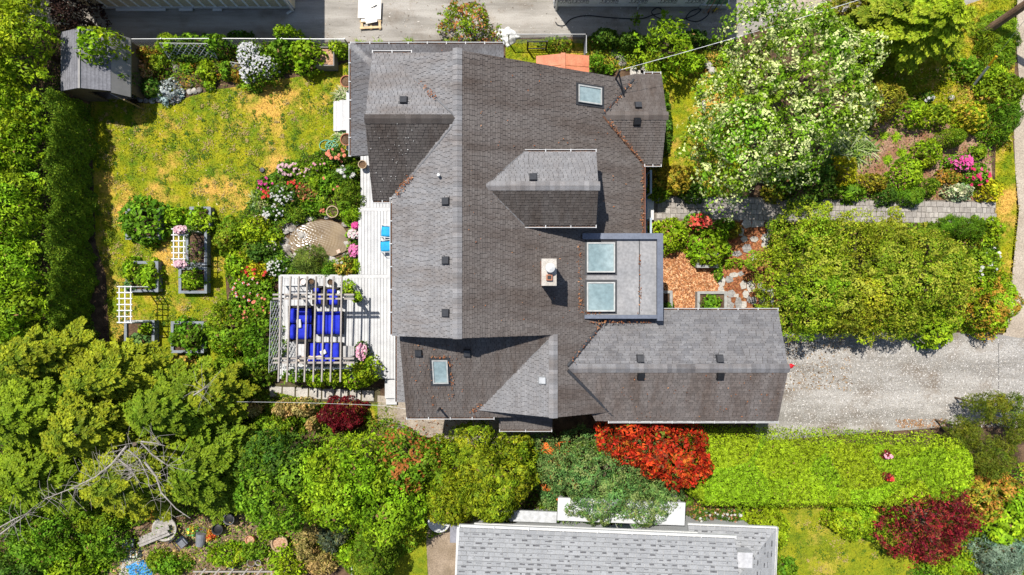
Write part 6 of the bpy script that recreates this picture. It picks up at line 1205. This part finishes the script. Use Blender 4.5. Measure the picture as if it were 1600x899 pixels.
# ---- rose bushes and shrubs between lawn and pergola
for s_, zt, pl, lab, kw in (((355, 370, 20, 30), 1.0, 'olive', 'loose olive rose bush at the lawn side of the cream pot', {}), ((372, 415, 20, 22), 1.0, 'yg', 'pale yellow green bush beside the lettuce bed', {}), ((388, 455, 28, 26), 1.1, 'green', 'green rose bush with red and white blooms beside the pergola', dict(fl=(9, RED+WHITE, .11, 'redw'))), ((412, 478, 20, 20), 1.1, 'green', 'rose bush with coral blooms touching the lattice screen', dict(fl=(8, CORAL, .12, 'coral'))),
 ((352, 515, 30, 40), 1.4, 'olive', 'tall loose olive shrub beside the vegetable beds', {}), ((405, 530, 32, 50), 1.6, 'green', 'large dense green shrub against the pergola side', dict(L=.1)), ((378, 490, 20, 18), 1.0, 'green', 'green bush with orange buds between rose bushes', dict(fl=(8, CORAL, .1, 'coral'))), ((395, 580, 30, 22), 1.2, 'hedge', 'low green shrub by the first stepping slab', {}), ((360, 575, 26, 18), 1.0, 'olive', 'loose yellowing shrub at the lawn corner', {})):
    P('garden_shrub', lab, 'shrub', s_, zt, pl, **kw)
# ---- conifers of the lower yard
cf = [(60, 555, 75, 38, 5.2, 'spreading olive conifer at the end of the tall hedge'), (165, 590, 85, 42, 5.6, 'golden olive conifer beside the pale log on the lawn'), (45, 650, 75, 60, 5.8, 'dense dark conifer behind the golden olive one'), (140, 670, 85, 55, 6.4, 'yellowish feathery conifer above the bare grey branches'), (255, 640, 80, 55, 5.6, 'dark drooping conifer next to the straw coloured shrubs'), (60, 740, 85, 60, 5.4, 'olive conifer under the fallen grey branches'), (205, 745, 100, 65, 6.2, 'large feathery conifer carrying the bare grey branches'), (310, 735, 75, 70, 5.0, 'dark green conifer overhanging the cluttered yard'), (320, 620, 55, 40, 4.2, 'slender olive conifer near the stepping slabs')]
def conifer(name, label, px, py, a, b, ztop, zlow, pal, tipc, nb=75, npb=330, L=.13, seed=1):
    """trunk, tiers of drooping branches, each branch a flat fan of needle sprays"""
    rg = np.random.default_rng(seed*31+7); f = (CH-ztop*.7)/CH/35; cx, cy = (px-800)*f, (449.5-py)*f; A, B = a*f, b*f; cols = np.array(PAL[pal]); ALLP[len(ALLP)] = label
    root = thing(name, label, 'tree', (cx, cy, 0)); mb = MB(); mb.tube([(cx, cy, 0), (cx+.04, cy, ztop*.5), (cx, cy, ztop*.97)], .16, .03, 8); Q, CC = [], []
    for i in range(nb):
        u = (i+rg.random())/nb; z0 = zlow+(ztop-zlow)*u; ln = (1-u)**.62*rg.uniform(.75, 1.12)+.1; th = i*2.399+rg.normal(0, .25); d = np.array([math.cos(th), math.sin(th)]); sc_ = np.array([A, B])*ln; ext = d*sc_; bl = np.hypot(*ext); du = ext/bl; sd_ = np.array([-du[1], du[0]]); droop = rg.uniform(.12, .4)*bl
        n = int(npb*(.35+ln)); t = rg.random(n)**.75; wv = (.34*bl*(1-t)**.7+.05)*(1 if bl > .5 else .7); k = rg.choice([-1, 1], n); sv = k*rg.random(n)**.8*wv; z = z0+.12*bl*np.sin(t*2.2)-droop*t*t-.25*np.abs(sv)*rg.uniform(.3, 1, n)+rg.normal(0, .02, n)
        # side sprays gather in fingers
        nf = rg.integers(6, 12); fo = rg.random(); fin = (np.round(t*nf+fo)-fo)/nf; t = fin+(t-fin)*.7+np.abs(sv)/bl*.5+rg.normal(0, .02, n); P = np.stack([cx+du[0]*t*bl+sd_[0]*sv, cy+du[1]*t*bl+sd_[1]*sv, z], 1)
        tg = unit(np.stack([du[0]*.75+sd_[0]*k*.6, du[1]*.75+sd_[1]*k*.6, np.full(n, -.25)], 1)+rg.normal(0, .22, (n, 3))); nm = unit(np.array([0, 0, 1.])+np.append(du*.45, 0)+rg.normal(0, .5, (n, 3))); tg = unit(tg-nm*(tg*nm).sum(1, keepdims=True)); s = np.cross(nm, tg); l = L*rg.uniform(.6, 1.35, n)[:, None]; w_ = l*.26
        Q.append(np.stack([P-tg*l*.5, P+s*w_, P+tg*l*.5, P-s*w_], 1)); c = cols[rg.integers(0, len(cols))]*.6+cols[rg.integers(0, len(cols), n)]*.4; m = np.clip((t-.55)*1.6, 0, .75)[:, None]*(rg.random((n, 1)) < .75); CC.append((c*(1-m)+np.array(tipc)*m)*rg.uniform(.75, 1.25, (n, 1))*rg.uniform(.8, 1.2))
        if i % 2 == 0 and bl > .5: mb.tube([(cx, cy, z0), (cx+ext[0]*.5, cy+ext[1]*.5, z0+.08*bl-droop*.25), (cx+ext[0]*.9, cy+ext[1]*.9, z0-droop*.8)], .035, .008, 4, False)
    V = np.concatenate(Q); NLEAF[0] += len(V); link('crown', quads_mesh(name+'_sprays', V, np.concatenate(CC)), root, leafmat()); mb.build('trunk', M_BARK, root); return root
def branch_tree():
    t = thing('dead_branches', 'bare grey forked dead branches lying over the conifers', 'branch', G(180, 720)); rnd = random.Random(4); mb = {}
    mains = [[(198, 697), (175, 725), (150, 745), (115, 762), (70, 780)], [(220, 692), (240, 712), (258, 725), (262, 728)], [(226, 722), (244, 745), (252, 770), (275, 795), (297, 810)], [(220, 690), (245, 693), (258, 697)], [(186, 718), (205, 735), (210, 742), (195, 752), (180, 758)], [(0, 835), (20, 820), (45, 802)], [(0, 824), (25, 810), (42, 803)], [(200, 703), (218, 718), (232, 748), (232, 760)], [(302, 618), (318, 608), (330, 602)]]
    zz = 6.3
    for k, m in enumerate(mains):
        pts = [G(x, y, zz-.12*i-.2) for i, (x, y) in enumerate(m)]; th = .045 if k in (0, 2) else .028
        MB().tube(pts, th, .01, 7).build('branch', M_DEAD, t)
        for j in range(60 if k in (0, 4) else 12):
            i = rnd.randrange(len(pts)-1); p = pts[i]+(pts[i+1]-pts[i])*rnd.random(); a = rnd.uniform(0, 6.28); l = rnd.uniform(.4, 1.1); q = p+Vector((math.cos(a)*l, math.sin(a)*l, rnd.uniform(-.25, .1))); m_ = (p+q)/2+Vector((rnd.uniform(-.12, .12), rnd.uniform(-.12, .12), .05))
            mb.setdefault('t', MB()).tube([p, m_, q], .008, .003, 4, False)
    STUFF(mb['t'].build('twigs', M_DEAD, t))
    MB().tube([G(215, 700, 0), G(212, 697, 3), G(210, 694, 6.25)], .14, .07, 8).build('trunk', M_BARK, t)
for i, (x, y, a, b, zt, lab) in enumerate(cf):
    conifer('conifer_tree', lab, x, y, a*1.12, b*1.3, zt, zt*.42, 'conifer' if i in (0, 1, 3, 6, 8) else 'hedge' if i in (4, 7) else 'olive', (.31, .32, .014) if i in (0, 1, 3, 6, 8) else (.20, .27, .012), 88, 300, .14, i)
branch_tree()
# ---- lower middle
P('maple_shrub', 'round dark red maple shrub beside the stepping slabs', 'shrub', [(531, 651, 35, 25)], 1.9, 'maroon', .08, .5, .2, .24, .09, 4.2, .06)
for s_, lab in (((392, 640, 16, 12), 'straw coloured dry shrub nearest the conifers'), ((446, 640, 20, 13), 'pale straw coloured shrub in the middle of the dry row'), ((472, 638, 20, 12), 'straw and yellow shrub beside the red maple'), ((488, 662, 9, 12), 'small tan dry shrub at the foot of the red maple')): P('dry_shrub', lab, 'shrub', s_, 1.3, 'straw', .1, .4)
P('garden_shrub', 'olive grassy shrub between conifers and straw shrubs', 'shrub', (425, 665, 40, 20), 1.4, 'olive', .14, .25)
for x, y, a, b, zt, pl, lab in ((425, 722, 50, 34, 4.2, 'dark', 'dark green tree between conifers and bright tree'), (430, 770, 55, 55, 4.6, 'green', 'leafy green tree overhanging the clay pots'), (548, 742, 66, 46, 5.2, 'bright', 'bright yellow green tree below the red maple'), (632, 722, 42, 38, 4.4, 'green', 'green tree with reddish tips beside the concrete apron'), (600, 785, 55, 50, 4.6, 'bright', 'bright green leafy tree beside the dirt path'), (520, 775, 50, 45, 4.4, 'yg', 'soft yellow green tree behind the clipped conifer')):
    P('broadleaf_tree', lab, 'tree', [(x, y, a, b), (x-a*.5, y+b*.25, a*.55, b*.65), (x+a*.5, y+b*.1, a*.5, b*.55)], zt, pl, .12, .5, zt*.55, .46, .42, 3.1, tree=True, tip=((.34, .12, .03), .3) if 'reddish' in lab else None)
P('clipped_conifer', 'dark tall clipped conifer beside the narrow lawn strip', 'tree', (582, 875, 32, 50), 3.0, 'hedge', .09, .4, .2, .35, .15, 4, tree=True); P('garden_shrub', 'dark blue leaved shrub among the dry plants', 'shrub', (520, 835, 24, 28), 1.6, [(.05, .08, .05), (.08, .10, .06), (.1, .12, .04)], .1); P('dry_shrub', 'dry tan feathery plume leaning among the pots', 'shrub', [(495, 825, 22, 14), (478, 855, 14, 22)], 1.4, 'straw', .12, .25)
P('dry_shrub', 'pale buff dry shrub by the fence rail', 'shrub', (495, 880, 26, 20), .9, 'straw', .1, .3); P('garden_shrub', 'lime green round shrub beside the tan clay bowl', 'shrub', (448, 882, 28, 22), 1.3, 'lime', .14, .5); P('garden_shrub', 'green shrub behind the white fence rail', 'shrub', (545, 860, 16, 30), 1.1, 'bright', .12)
P('golden_cypress', 'big rounded golden cypress with a vivid yellow flank', 'tree', [(742, 750, 88, 72), (790, 735, 50, 45)], 4.2, 'cypress', .12, .35, 1.6, .34, .26, 3.8, tree=True, spray=True); P('golden_cypress', 'vivid yellow skirt of foliage at the table side of the cypress', 'shrub', [(690, 770, 33, 38), (715, 795, 25, 18)], 3.1, 'gold', .11, .35, .3, .25, .12, 3.8)
P('cotoneaster', 'arching blue green shrub spilling onto the white neighbouring porch', 'shrub', [(945, 745, 85, 55), (990, 775, 70, 45), (925, 780, 60, 40), (875, 730, 40, 36)], 3.4, 'blue', .08, .36, .8, .3, .3, 2.4, rag=.42, tree=True, tip=((.24, .30, .09), .25)); P('garden_shrub', 'small blue green shrub with orange tips by the dark wall', 'shrub', (868, 745, 30, 32), 2.2, 'blue', .09, tip=((.5, .14, .03), .25))
P('garden_shrub', 'green shrub wedged between cypress and blue green shrub', 'shrub', (822, 715, 26, 22), 2.0, 'green', .12)
P('photinia', 'large shrub with brilliant red young leaves against the garage', 'shrub', [(1030, 700, 72, 40), (1062, 722, 48, 36), (985, 688, 42, 26)], 4.3, 'red', .14, .4, 2.2, .4, .28, 3.2, wts=[4.5, 2.4, 3, .9, .9, 1.2])
P('lime_hedge', 'long flat topped lime green hedge between driveway and lower lawn', 'hedge', ('P', [(1085, 672), (1110, 668), (1300, 676), (1420, 682), (1478, 680), (1502, 705), (1505, 750), (1470, 776), (1380, 782), (1230, 784), (1090, 782), (1065, 760)]), 2.2, 'lime', .07, .5, 0, .15, .04, 4.4, .07, box=True, dome=.3)
for px, py, cc, lab in ((1386, 712, PINK, 'pale pink flower spray poking through the lime hedge'), (1388, 747, RED, 'small red flower spray poking through the lime hedge')): P('flower_spray', lab, 'flowers', (px, py, 7, 5), 2.45, 'wine', .06, zlow=2.1, bl=(14, cc, .05))
P('round_hedge', 'low rounded lime shrub beside the lower lawn, under the long hedge', 'shrub', [(1345, 812, 50, 33), (1385, 805, 30, 26)], 1.2, 'yg', .09, .6, .1, .26, .12, 4); P('japanese_maple', 'lacy dark wine red maple tree over the lower lawn', 'tree', [(1455, 815, 54, 42), (1424, 838, 32, 28), (1496, 808, 28, 28), (1428, 757, 8, 16), (1478, 766, 13, 10), (1470, 850, 26, 20)], 2.8, 'wine', .12, .34, 1.2, .34, .4, 2.1, rag=.42, tree=True)
P('garden_shrub', 'narrow lime shrub at the white roof corner', 'shrub', [(1205, 830, 24, 30), (1185, 812, 25, 12)], 1.6, 'lime', .09, .5); P('garden_shrub', 'dark rose bed with white blooms beside the white gutter', 'shrub', [(1100, 812, 22, 14), (1140, 808, 25, 14)], .9, 'dark', .1, fl=(16, WHITE, .1, 'white'), tip=((.4, .2, .1), .2)); P('garden_shrub', 'green clump at the corner of the lower lawn', 'shrub', (1228, 890, 18, 14), .8, 'green', .12)
for pads, zt, lab in (([(1535, 632, 17, 13), (1556, 628, 14, 11), (1545, 648, 13, 10), (1570, 636, 12, 10)], 2.1, 'flat topped pine overhanging the driveway'), ([(1500, 668, 15, 13), (1512, 690, 17, 14), (1495, 690, 12, 10), (1522, 672, 11, 10)], 2.0, 'dark pine beside the end of the lime hedge'), ([(1545, 700, 18, 14), (1570, 715, 17, 14), (1535, 722, 15, 12), (1556, 735, 17, 12), (1580, 692, 12, 12)], 2.2, 'broad dark pine behind the lime hedge'), ([(1588, 660, 14, 14), (1604, 640, 16, 16), (1596, 680, 12, 10), (1582, 630, 11, 10)], 2.0, 'loose pine at the driveway entrance')):
    P('pine_tree', lab, 'tree', pads, zt, 'pine', .10, .22, zt-.7, .26, .2, 3.4, tree=True, rag=.05)
P('garden_shrub', 'yellow and rust coloured shrub beside the wine red maple', 'shrub', [(1545, 760, 45, 30), (1530, 790, 35, 22)], 1.5, [(.3, .26, .02), (.36, .16, .03), (.16, .18, .02)], .11); P('garden_shrub', 'bright green leafy shrub below the rust coloured shrub', 'shrub', [(1570, 820, 35, 34), (1590, 790, 25, 25)], 1.6, 'bright', .15); P('blue_spruce', 'blue grey spruce beside the wine red maple', 'tree', [(1565, 870, 36, 30)], 1.6, [(.12, .18, .12), (.16, .22, .15)], .14, .2, .2, tree=True); P('garden_shrub', 'mixed yellow green low shrub under the wine red maple', 'shrub', [(1490, 885, 40, 18)], .9, 'yg', .1); P('garden_shrub', 'green shrub beneath the maple at the lawn end', 'shrub', (1455, 895, 16, 14), .8, 'green')
# ---- cluttered yard greenery
for s_, zt, pl, lab, kw in (((70, 850, 60, 40), 1.8, 'green', 'broad green shrub at the grey fence post', {}), ((105, 885, 45, 25), 1.4, 'bright', 'bright green shrub beyond the paved corner', dict(L=.14)), ((160, 850, 30, 30), 1.5, 'green', 'green shrub beside the grey box', {}), ((248, 878, 22, 14), .7, 'olive', 'olive shrub between grey box and basin', {}), ((150, 815, 40, 16), 1.4, 'olive', 'golden olive shrub below the conifers', {}), ((355, 868, 34, 16), .8, 'yg', 'yellow green shrub above the slatted rack', {}), ((395, 862, 24, 12), .8, 'green', 'green shrub beside the orange terracotta pot', {}), ((20, 800, 30, 25), 2.0, 'hedge', 'dark shrub at the fallen branch ends', {}), ((300, 832, 9, 6), .5, [(.6, .2, .04), (.6, .5, .05), (.1, .35, .1)], 'bright orange and green toy like flower cluster beside the grey bin', dict(L=.1)), ((330, 836, 9, 9), .5, [(.62, .1, .03), (.55, .3, .05)], 'red and orange flower cluster beside the black tub', dict(L=.1)), ((235, 800, 10, 12), 1.0, 'orange', 'upright orange yellow shrub above the stone basin', {}), ((20, 890, 40, 20), 1.5, 'dark', 'dark shrub behind the grey fence post', {}), ((260, 885, 34, 14), .8, 'green', 'green ground shrub beside the blue tarpaulin', {}), ((420, 832, 20, 10), .9, 'olive', 'loose olive shrub around the large clay pot', {})):
    P('garden_shrub', lab, 'shrub', s_, zt, pl, **kw)
strap_plant('yucca', 'spiky yellow green yucca above the stone basin', 'plant', (200, 808, 3, 3), 2, 45, .5, .04, 'gold', spread=.02, arch_=.25); strap_plant('ornamental_grass', 'dry tan grass tuft beside the dark garden chair', 'plant', (285, 872, 6, 6), 4, 50, .5, .015, 'straw'); strap_plant('strap_leaf_plant', 'dark green strappy clump beside the blue tarpaulin', 'plant', (155, 885, 14, 10), 8, 16, .6, .04, 'green')
# ---- behind the house along the lane
P('garden_shrub', 'rusty tipped shrub on the lane edge above the ridge', 'shrub', [(733, 38, 34, 30), (745, 50, 26, 18), (712, 22, 14, 14)], 2.2, 'olive', .1, tip=((.4, .16, .05), .3), rag=.4, lai=2.2); P('garden_tree', 'bright green spreading young tree behind the house near the cable', 'tree', [(1045, 68, 24, 25), (1024, 60, 13, 12), (1066, 82, 15, 10), (1048, 44, 10, 14), (1040, 92, 8, 12)], 3.2, 'bright', .18, .32, 1.0, .3, .36, 1.7, rag=.45, tree=True)
for s_, zt, pl, lab, kw in (((945, 58, 22, 12), 1.2, 'dark', 'dark hedge shrub by the chain link corner', {}), ((985, 62, 26, 11), 1.2, 'dark', 'dark hedge shrub in the shade of the wrapped building', {}), ((1086, 96, 16, 14), 1.0, 'bright', 'bright shrub under the service cable', {}), ((930, 98, 13, 12), 1.0, 'green', 'green shrub beside the red lean-to roof', {}), ((1085, 60, 24, 12), 1.2, 'dark', 'dark low shrub behind the young bright tree', {}), ((870, 66, 26, 8), .6, 'olive', 'weedy tuft along the chain link fence', dict(lai=1.8)), ((995, 30, 6, 10), 1.0, 'olive', 'spindly weed growing in front of the wrapped building', dict(lai=1.2)), ((948, 108, 12, 6), .4, 'green', 'low green clump by the square slabs', {}),
 ((1050, 280, 34, 22), 1.3, 'bronze', 'bronze green shrub at the start of the brick path', dict(tip=((.4, .28, .03), .4))), ((1030, 300, 18, 14), 1.0, 'olive', 'olive shrub beside the white porch step', {}), ((1085, 300, 20, 14), 1.0, 'dark', 'dark shrub between bronze shrub and cream tree', {}), ((1048, 367, 25, 25), 1.3, 'lime', 'bright lime shrub at the corner of the flat roofed box', dict(L=.13)), ((1093, 347, 20, 13), 1.1, 'green', 'red flowered rhododendron beside the brick path', dict(bl=(70, RED+[(.7, .16, .1)], .07))), ((1108, 385, 32, 26), 1.3, 'bright', 'bright green shrub over the grey planter box', dict(L=.14)), ((1135, 352, 14, 10), .9, 'green', 'dark green shrub beside the rhododendron', {}), ((1148, 358, 10, 12), .7, 'bronze', 'small bronze shrub at the first flagstones', {}), ((1111, 474, 16, 13), .9, 'green', 'leafy shrub filling the grey planter box', dict(L=.13)), ((1042, 478, 10, 8), .6, 'dark', 'dark plant in the planter against the flat roofed box', {}), ((1145, 412, 22, 6), .4, 'yg', 'low yellow green groundcover between the flagstones', dict(lai=2)), ((1124, 425, 5, 10), .6, 'green', 'slim green plant beside the flagstones', {}), ((1035, 165, 10, 30), .7, 'green', 'low green border along the small gable wall', {}), ((1042, 200, 8, 40), .6, 'dark', 'dark narrow border below the small gable', {})):
    P('garden_shrub', lab, 'shrub', s_, zt, pl, **kw)
# ---- cream flowering tree, garden to the right
P('flowering_dogwood', 'large tree covered in creamy white bracts beside the brick path', 'tree', [(1250, 98, 92, 76), (1186, 165, 68, 70), (1158, 225, 56, 46), (1284, 142, 78, 64), (1198, 55, 44, 42), (1170, 268, 20, 24), (1318, 90, 42, 44), (1228, 196, 66, 52)], 6.3, 'dogwood', .105, .62, 3.4, .55, .62, 3.8, tree=True, tip=((.60, .65, .27), .36), rag=.34)
for spec_, zt, cc, lab in (([(1272, 430, 54, 62), (1266, 362, 32, 30), (1258, 488, 34, 30), (1226, 428, 26, 26)], 3.9, [(.16, .25, .010), (.22, .30, .012), (.12, .195, .009)], 'golden green tree beside the garage end of the driveway'), ([(1360, 416, 68, 52), (1335, 370, 36, 22), (1395, 385, 38, 26), (1330, 470, 52, 38)], 3.5, [(.20, .265, .011), (.26, .31, .014), (.15, .205, .010), (.25, .25, .02)], 'wide yellowish tree between brick path and driveway'), ([(1442, 425, 58, 50), (1484, 420, 32, 24), (1400, 490, 46, 28), (1472, 462, 34, 30)], 3.1, [(.15, .235, .010), (.21, .285, .012), (.11, .18, .009), (.22, .24, .016)], 'loose green tree beside the orange tinged shrub')):
    P('spreading_tree', lab, 'tree', spec_, zt, cc, .085, .5, zt*.36, .5, .56, 3.3, tree=True, rag=.56, tip=((.36, .39, .04), .22))
for s_, zt, pl, lab, kw in (((1548, 470, 38, 52), 1.9, 'yg', 'large orange tinged rounded shrub at the driveway mouth', dict(tip=((.42, .25, .03), .35), L=.09)), ((1460, 505, 40, 32), 1.7, 'bright', 'bright green shrub beside the boulders', dict(L=.14)), ((1530, 420, 30, 28), 1.4, 'olive', 'olive shrub with white blooms beside the sandy road', dict(fl=(5, WHITE, .15, 'white'))), ((1500, 358, 50, 16), .9, 'green', 'soft dark green grassy mound at the end of the brick path', dict(L=.12, ratio=.15, spray=True, lump=.6, amp=.15)), ((1552, 362, 16, 20), .9, 'yg', 'yellow green shrub at the road end of the path', {}), ((1548, 400, 12, 14), .7, 'dark', 'dark low shrub with white blooms by the verge', dict(fl=(5, WHITE, .14, 'white'))),
 ((1378, 157, 30, 28), 2.0, 'bronze', 'dense olive brown rounded shrub beside the cream tree', dict(L=.09)), ((1430, 178, 21, 19), 1.2, 'yg', 'round yellow green shrub on the worn mulch', {}), ((1468, 180, 17, 16), 1.1, 'olive', 'olive shrub between two round shrubs', {}), ((1522, 182, 20, 21), 1.3, 'lime', 'rounded shrub with yellow young leaves', dict(tip=((.5, .42, .03), .5))), ((1568, 185, 24, 30), 1.6, 'green', 'feathery green shrub beside the sandy road', dict(L=.14, ratio=.2, spray=True)), ((1575, 140, 30, 28), 1.4, 'olive', 'tangled olive shrub below the guy wire', {}), ((1492, 214, 19, 16), 1.2, 'olive', 'neatly clipped round topiary ball', dict(L=.05, lump=.12, amp=.03, rag=.03)),
 ((1452, 240, 17, 20), 1.0, 'yg', 'yellow green shrub in the middle of the mulch bed', {}), ((1420, 272, 22, 24), 1.1, 'bright', 'bright yellow green shrub nearer the brick path', {}), ((1366, 286, 22, 14), .8, 'bronze', 'low bronze green shrub at the path edge', {}), ((1388, 305, 16, 14), .8, 'dark', 'dark small round shrub on the path edge', dict(L=.07)), ((1425, 305, 22, 14), .9, 'green', 'soft green mound on the path edge', dict(L=.1, ratio=.2)), ((1455, 292, 14, 13), .8, 'hedge', 'dark green mound between bright shrub and magenta azalea', dict(L=.08)), ((1500, 255, 18, 14), 1.0, 'green', 'magenta azalea in full bloom', dict(bl=(80, HOT, .075))), ((1525, 275, 20, 18), .9, 'green', 'green azalea with crimson blooms', dict(bl=(26, [(.6, .03, .12), (.6, .1, .2)], .08))), ((1488, 275, 16, 14), .7, 'orange', 'orange tinged low shrub beside the azaleas', {}), ((1500, 298, 22, 12), .7, [(.2, .28, .12), (.4, .42, .26)], 'variegated grey green shrub at the path edge', {}), ((1548, 295, 18, 16), .8, 'gold', 'golden yellow shrub at the verge', {}), ((1532, 237, 12, 9), .5, 'olive', 'olive low shrub beside the topiary ball', {}),
 ((1262, 278, 48, 34), 1.8, 'dark', 'dark green rhododendron beneath the cream tree at the path', dict(L=.14, ratio=.4)), ((1318, 268, 22, 20), 1.1, 'gold', 'yellow leaved shrub beside the dark rhododendron', {}), ((1330, 300, 24, 14), .8, 'green', 'leafy green clump with pointed leaves on the path edge', dict(L=.2, ratio=.3)), ((1215, 300, 18, 12), .9, 'bronze', 'reddish low shrub beside the path under the cream tree', {}), ((1448, 152, 10, 9), .6, 'dark', 'small dark plant with two white blooms', dict(fl=(3, WHITE, .12, 'white'))), ((1340, 180, 26, 18), 1.0, 'olive', 'olive shrub beneath the cream tree', {}), ((1555, 120, 26, 18), 1.0, 'yg', 'rough yellow green growth under the guy wire', {}), ((1560, 60, 30, 40), .9, 'olive', 'tall rough grass and weeds behind the utility pole', dict(L=.2, ratio=.12, spray=True)), ((1350, 10, 60, 22), 2.0, 'bronze', 'brownish green bush behind the cream tree on the lane', {}), ((1515, 105, 18, 16), .9, 'green', 'green bush at the foot of the utility pole', {})):
    P('garden_shrub', lab, 'shrub', s_, zt, pl, **kw)
conifer('drooping_conifer', 'big drooping yellow green conifer beside the utility pole', 1455, 30, 92, 62, 4.6, 1.6, 'yg', (.40, .44, .03), 85, 300, .175, 40)
conifer('drooping_conifer', 'smaller yellow green conifer between big conifer and cream tree', 1398, 18, 55, 44, 3.8, 1.4, 'olive', (.32, .34, .03), 60, 250, .165, 41)
strap_plant('strap_leaf_plant', 'broad clump of pale arching iris leaves on the mulch', 'plant', [(1330, 225, 36, 26)], 26, 16, .8, .04, [(.2, .28, .07), (.34, .38, .2), (.12, .2, .04)]); strap_plant('strap_leaf_plant', 'yellowish strappy clump beneath the olive brown shrub', 'plant', [(1345, 198, 20, 10)], 12, 14, .6, .035, 'yg')
for px, py in ((1381, 212), (1401, 213), (1388, 250), (1410, 238)): strap_plant('rosette_plant', 'small bright rosette plant on the orange brown mulch', 'plant', (px, py, 3, 3), 3, 30, .26, .035, 'bright', 'rosette plants on the mulch', spread=.03)
for px, py in ((590, 66), (640, 66), (560, 66), (700, 66)): strap_plant('weed_tuft', 'small weed tuft along the lane fence behind the house', 'weed', (px, py, 8, 3), 4, 14, .25, .02, 'olive', 'weed tufts by the lane')
def cover(label, spec, pal, zt=.28, lai=1.3, L=.09, ratio=.45, lump=.35, hole=None):
    rg = np.random.default_rng(len(ALLP)*13+3); ALLP[len(ALLP)] = label; sh = Shape(spec, .1)
    V, C, _ = foliage(sh, zt, .06, L, ratio, sum([PAL[p] for p in pal], []), rg, lai, lump, .14, .15, .25)
    if hole: c_ = V.mean(1); q = G(hole[0], hole[1]); k = ((c_[:, 0]-q.x)/hole[2]*35)**2+((c_[:, 1]-q.y)/hole[3]*35)**2 > 1; V, C = V[k], C[k]
    STUFF(link('ground_cover', quads_mesh('ground_cover', V, C), None, leafmat()), label, 'ground cover')
cover('mixed low greenery filling the flower bed around the pond', ('P', [(398, 300), (440, 262), (500, 236), (560, 236), (562, 430), (440, 435), (370, 500), (358, 430), (372, 360)]), ('green', 'dark', 'olive'), .35, 2.0, hole=(497, 374, 58, 37))
cover('patchy low plants in the bed by the lane fence', ('P', [(205, 70), (545, 72), (520, 100), (420, 120), (330, 128), (270, 148), (212, 150)]), ('olive', 'green', 'orange'), .25, .9)
cover('low greenery under the lower yard trees', ('P', [(-60, 560), (360, 600), (620, 660), (690, 700), (690, 830), (560, 900), (420, 800), (300, 800), (160, 830), (160, 940), (-60, 940)]), ('green', 'hedge', 'olive'), .4, 1.5, .12)
cover('low greenery among the shrubs beside the sandy road', ('P', [(1380, 110), (1575, 100), (1575, 230), (1550, 240), (1500, 165), (1420, 165), (1370, 140)]), ('olive', 'yg', 'straw'), .25, .45, .1)
cover('straggling low weeds over the cluttered yard floor', ('P', [(165, 835), (300, 812), (430, 800), (470, 850), (470, 940), (165, 940)]), ('olive', 'green', 'straw'), .3, .55)
cover('patchy low plants on the worn mulch', ('P', [(1200, 240), (1300, 195), (1370, 190), (1548, 200), (1552, 312), (1200, 308)]), ('olive', 'green', 'yg'), .25, .18)
cover('low plants under the trees between path and driveway', ('P', [(1200, 350), (1555, 352), (1560, 400), (1545, 515), (1230, 520)]), ('olive', 'green', 'bronze'), .35, 1.5, .1)
cover('shaded low plants behind the house', ('P', [(920, 58), (1140, 62), (1130, 100), (960, 108), (925, 92)]), ('dark', 'olive'), .3, .9)
cover('low greenery under the pines and the wine red maple', ('P', [(1490, 740), (1640, 720), (1640, 940), (1430, 940), (1440, 800), (1500, 770)]), ('olive', 'green', 'orange'), .35, 1.6, .11)
cover('low plants between hedge base and lime hedge bed', ('P', [(1075, 784), (1195, 786), (1195, 815), (1085, 822)]), ('olive', 'orange'), .2, .7)
cover('ivy and low plants between cypress and house wall', ('P', [(640, 690), (960, 690), (1080, 665), (1080, 790), (840, 800), (660, 790)]), ('dark', 'green'), .35, 1.5, .11)
print('LEAVES', NLEAF[0], sum(len(o.data.polygons) for o in bpy.data.objects if o.type == 'MESH'))
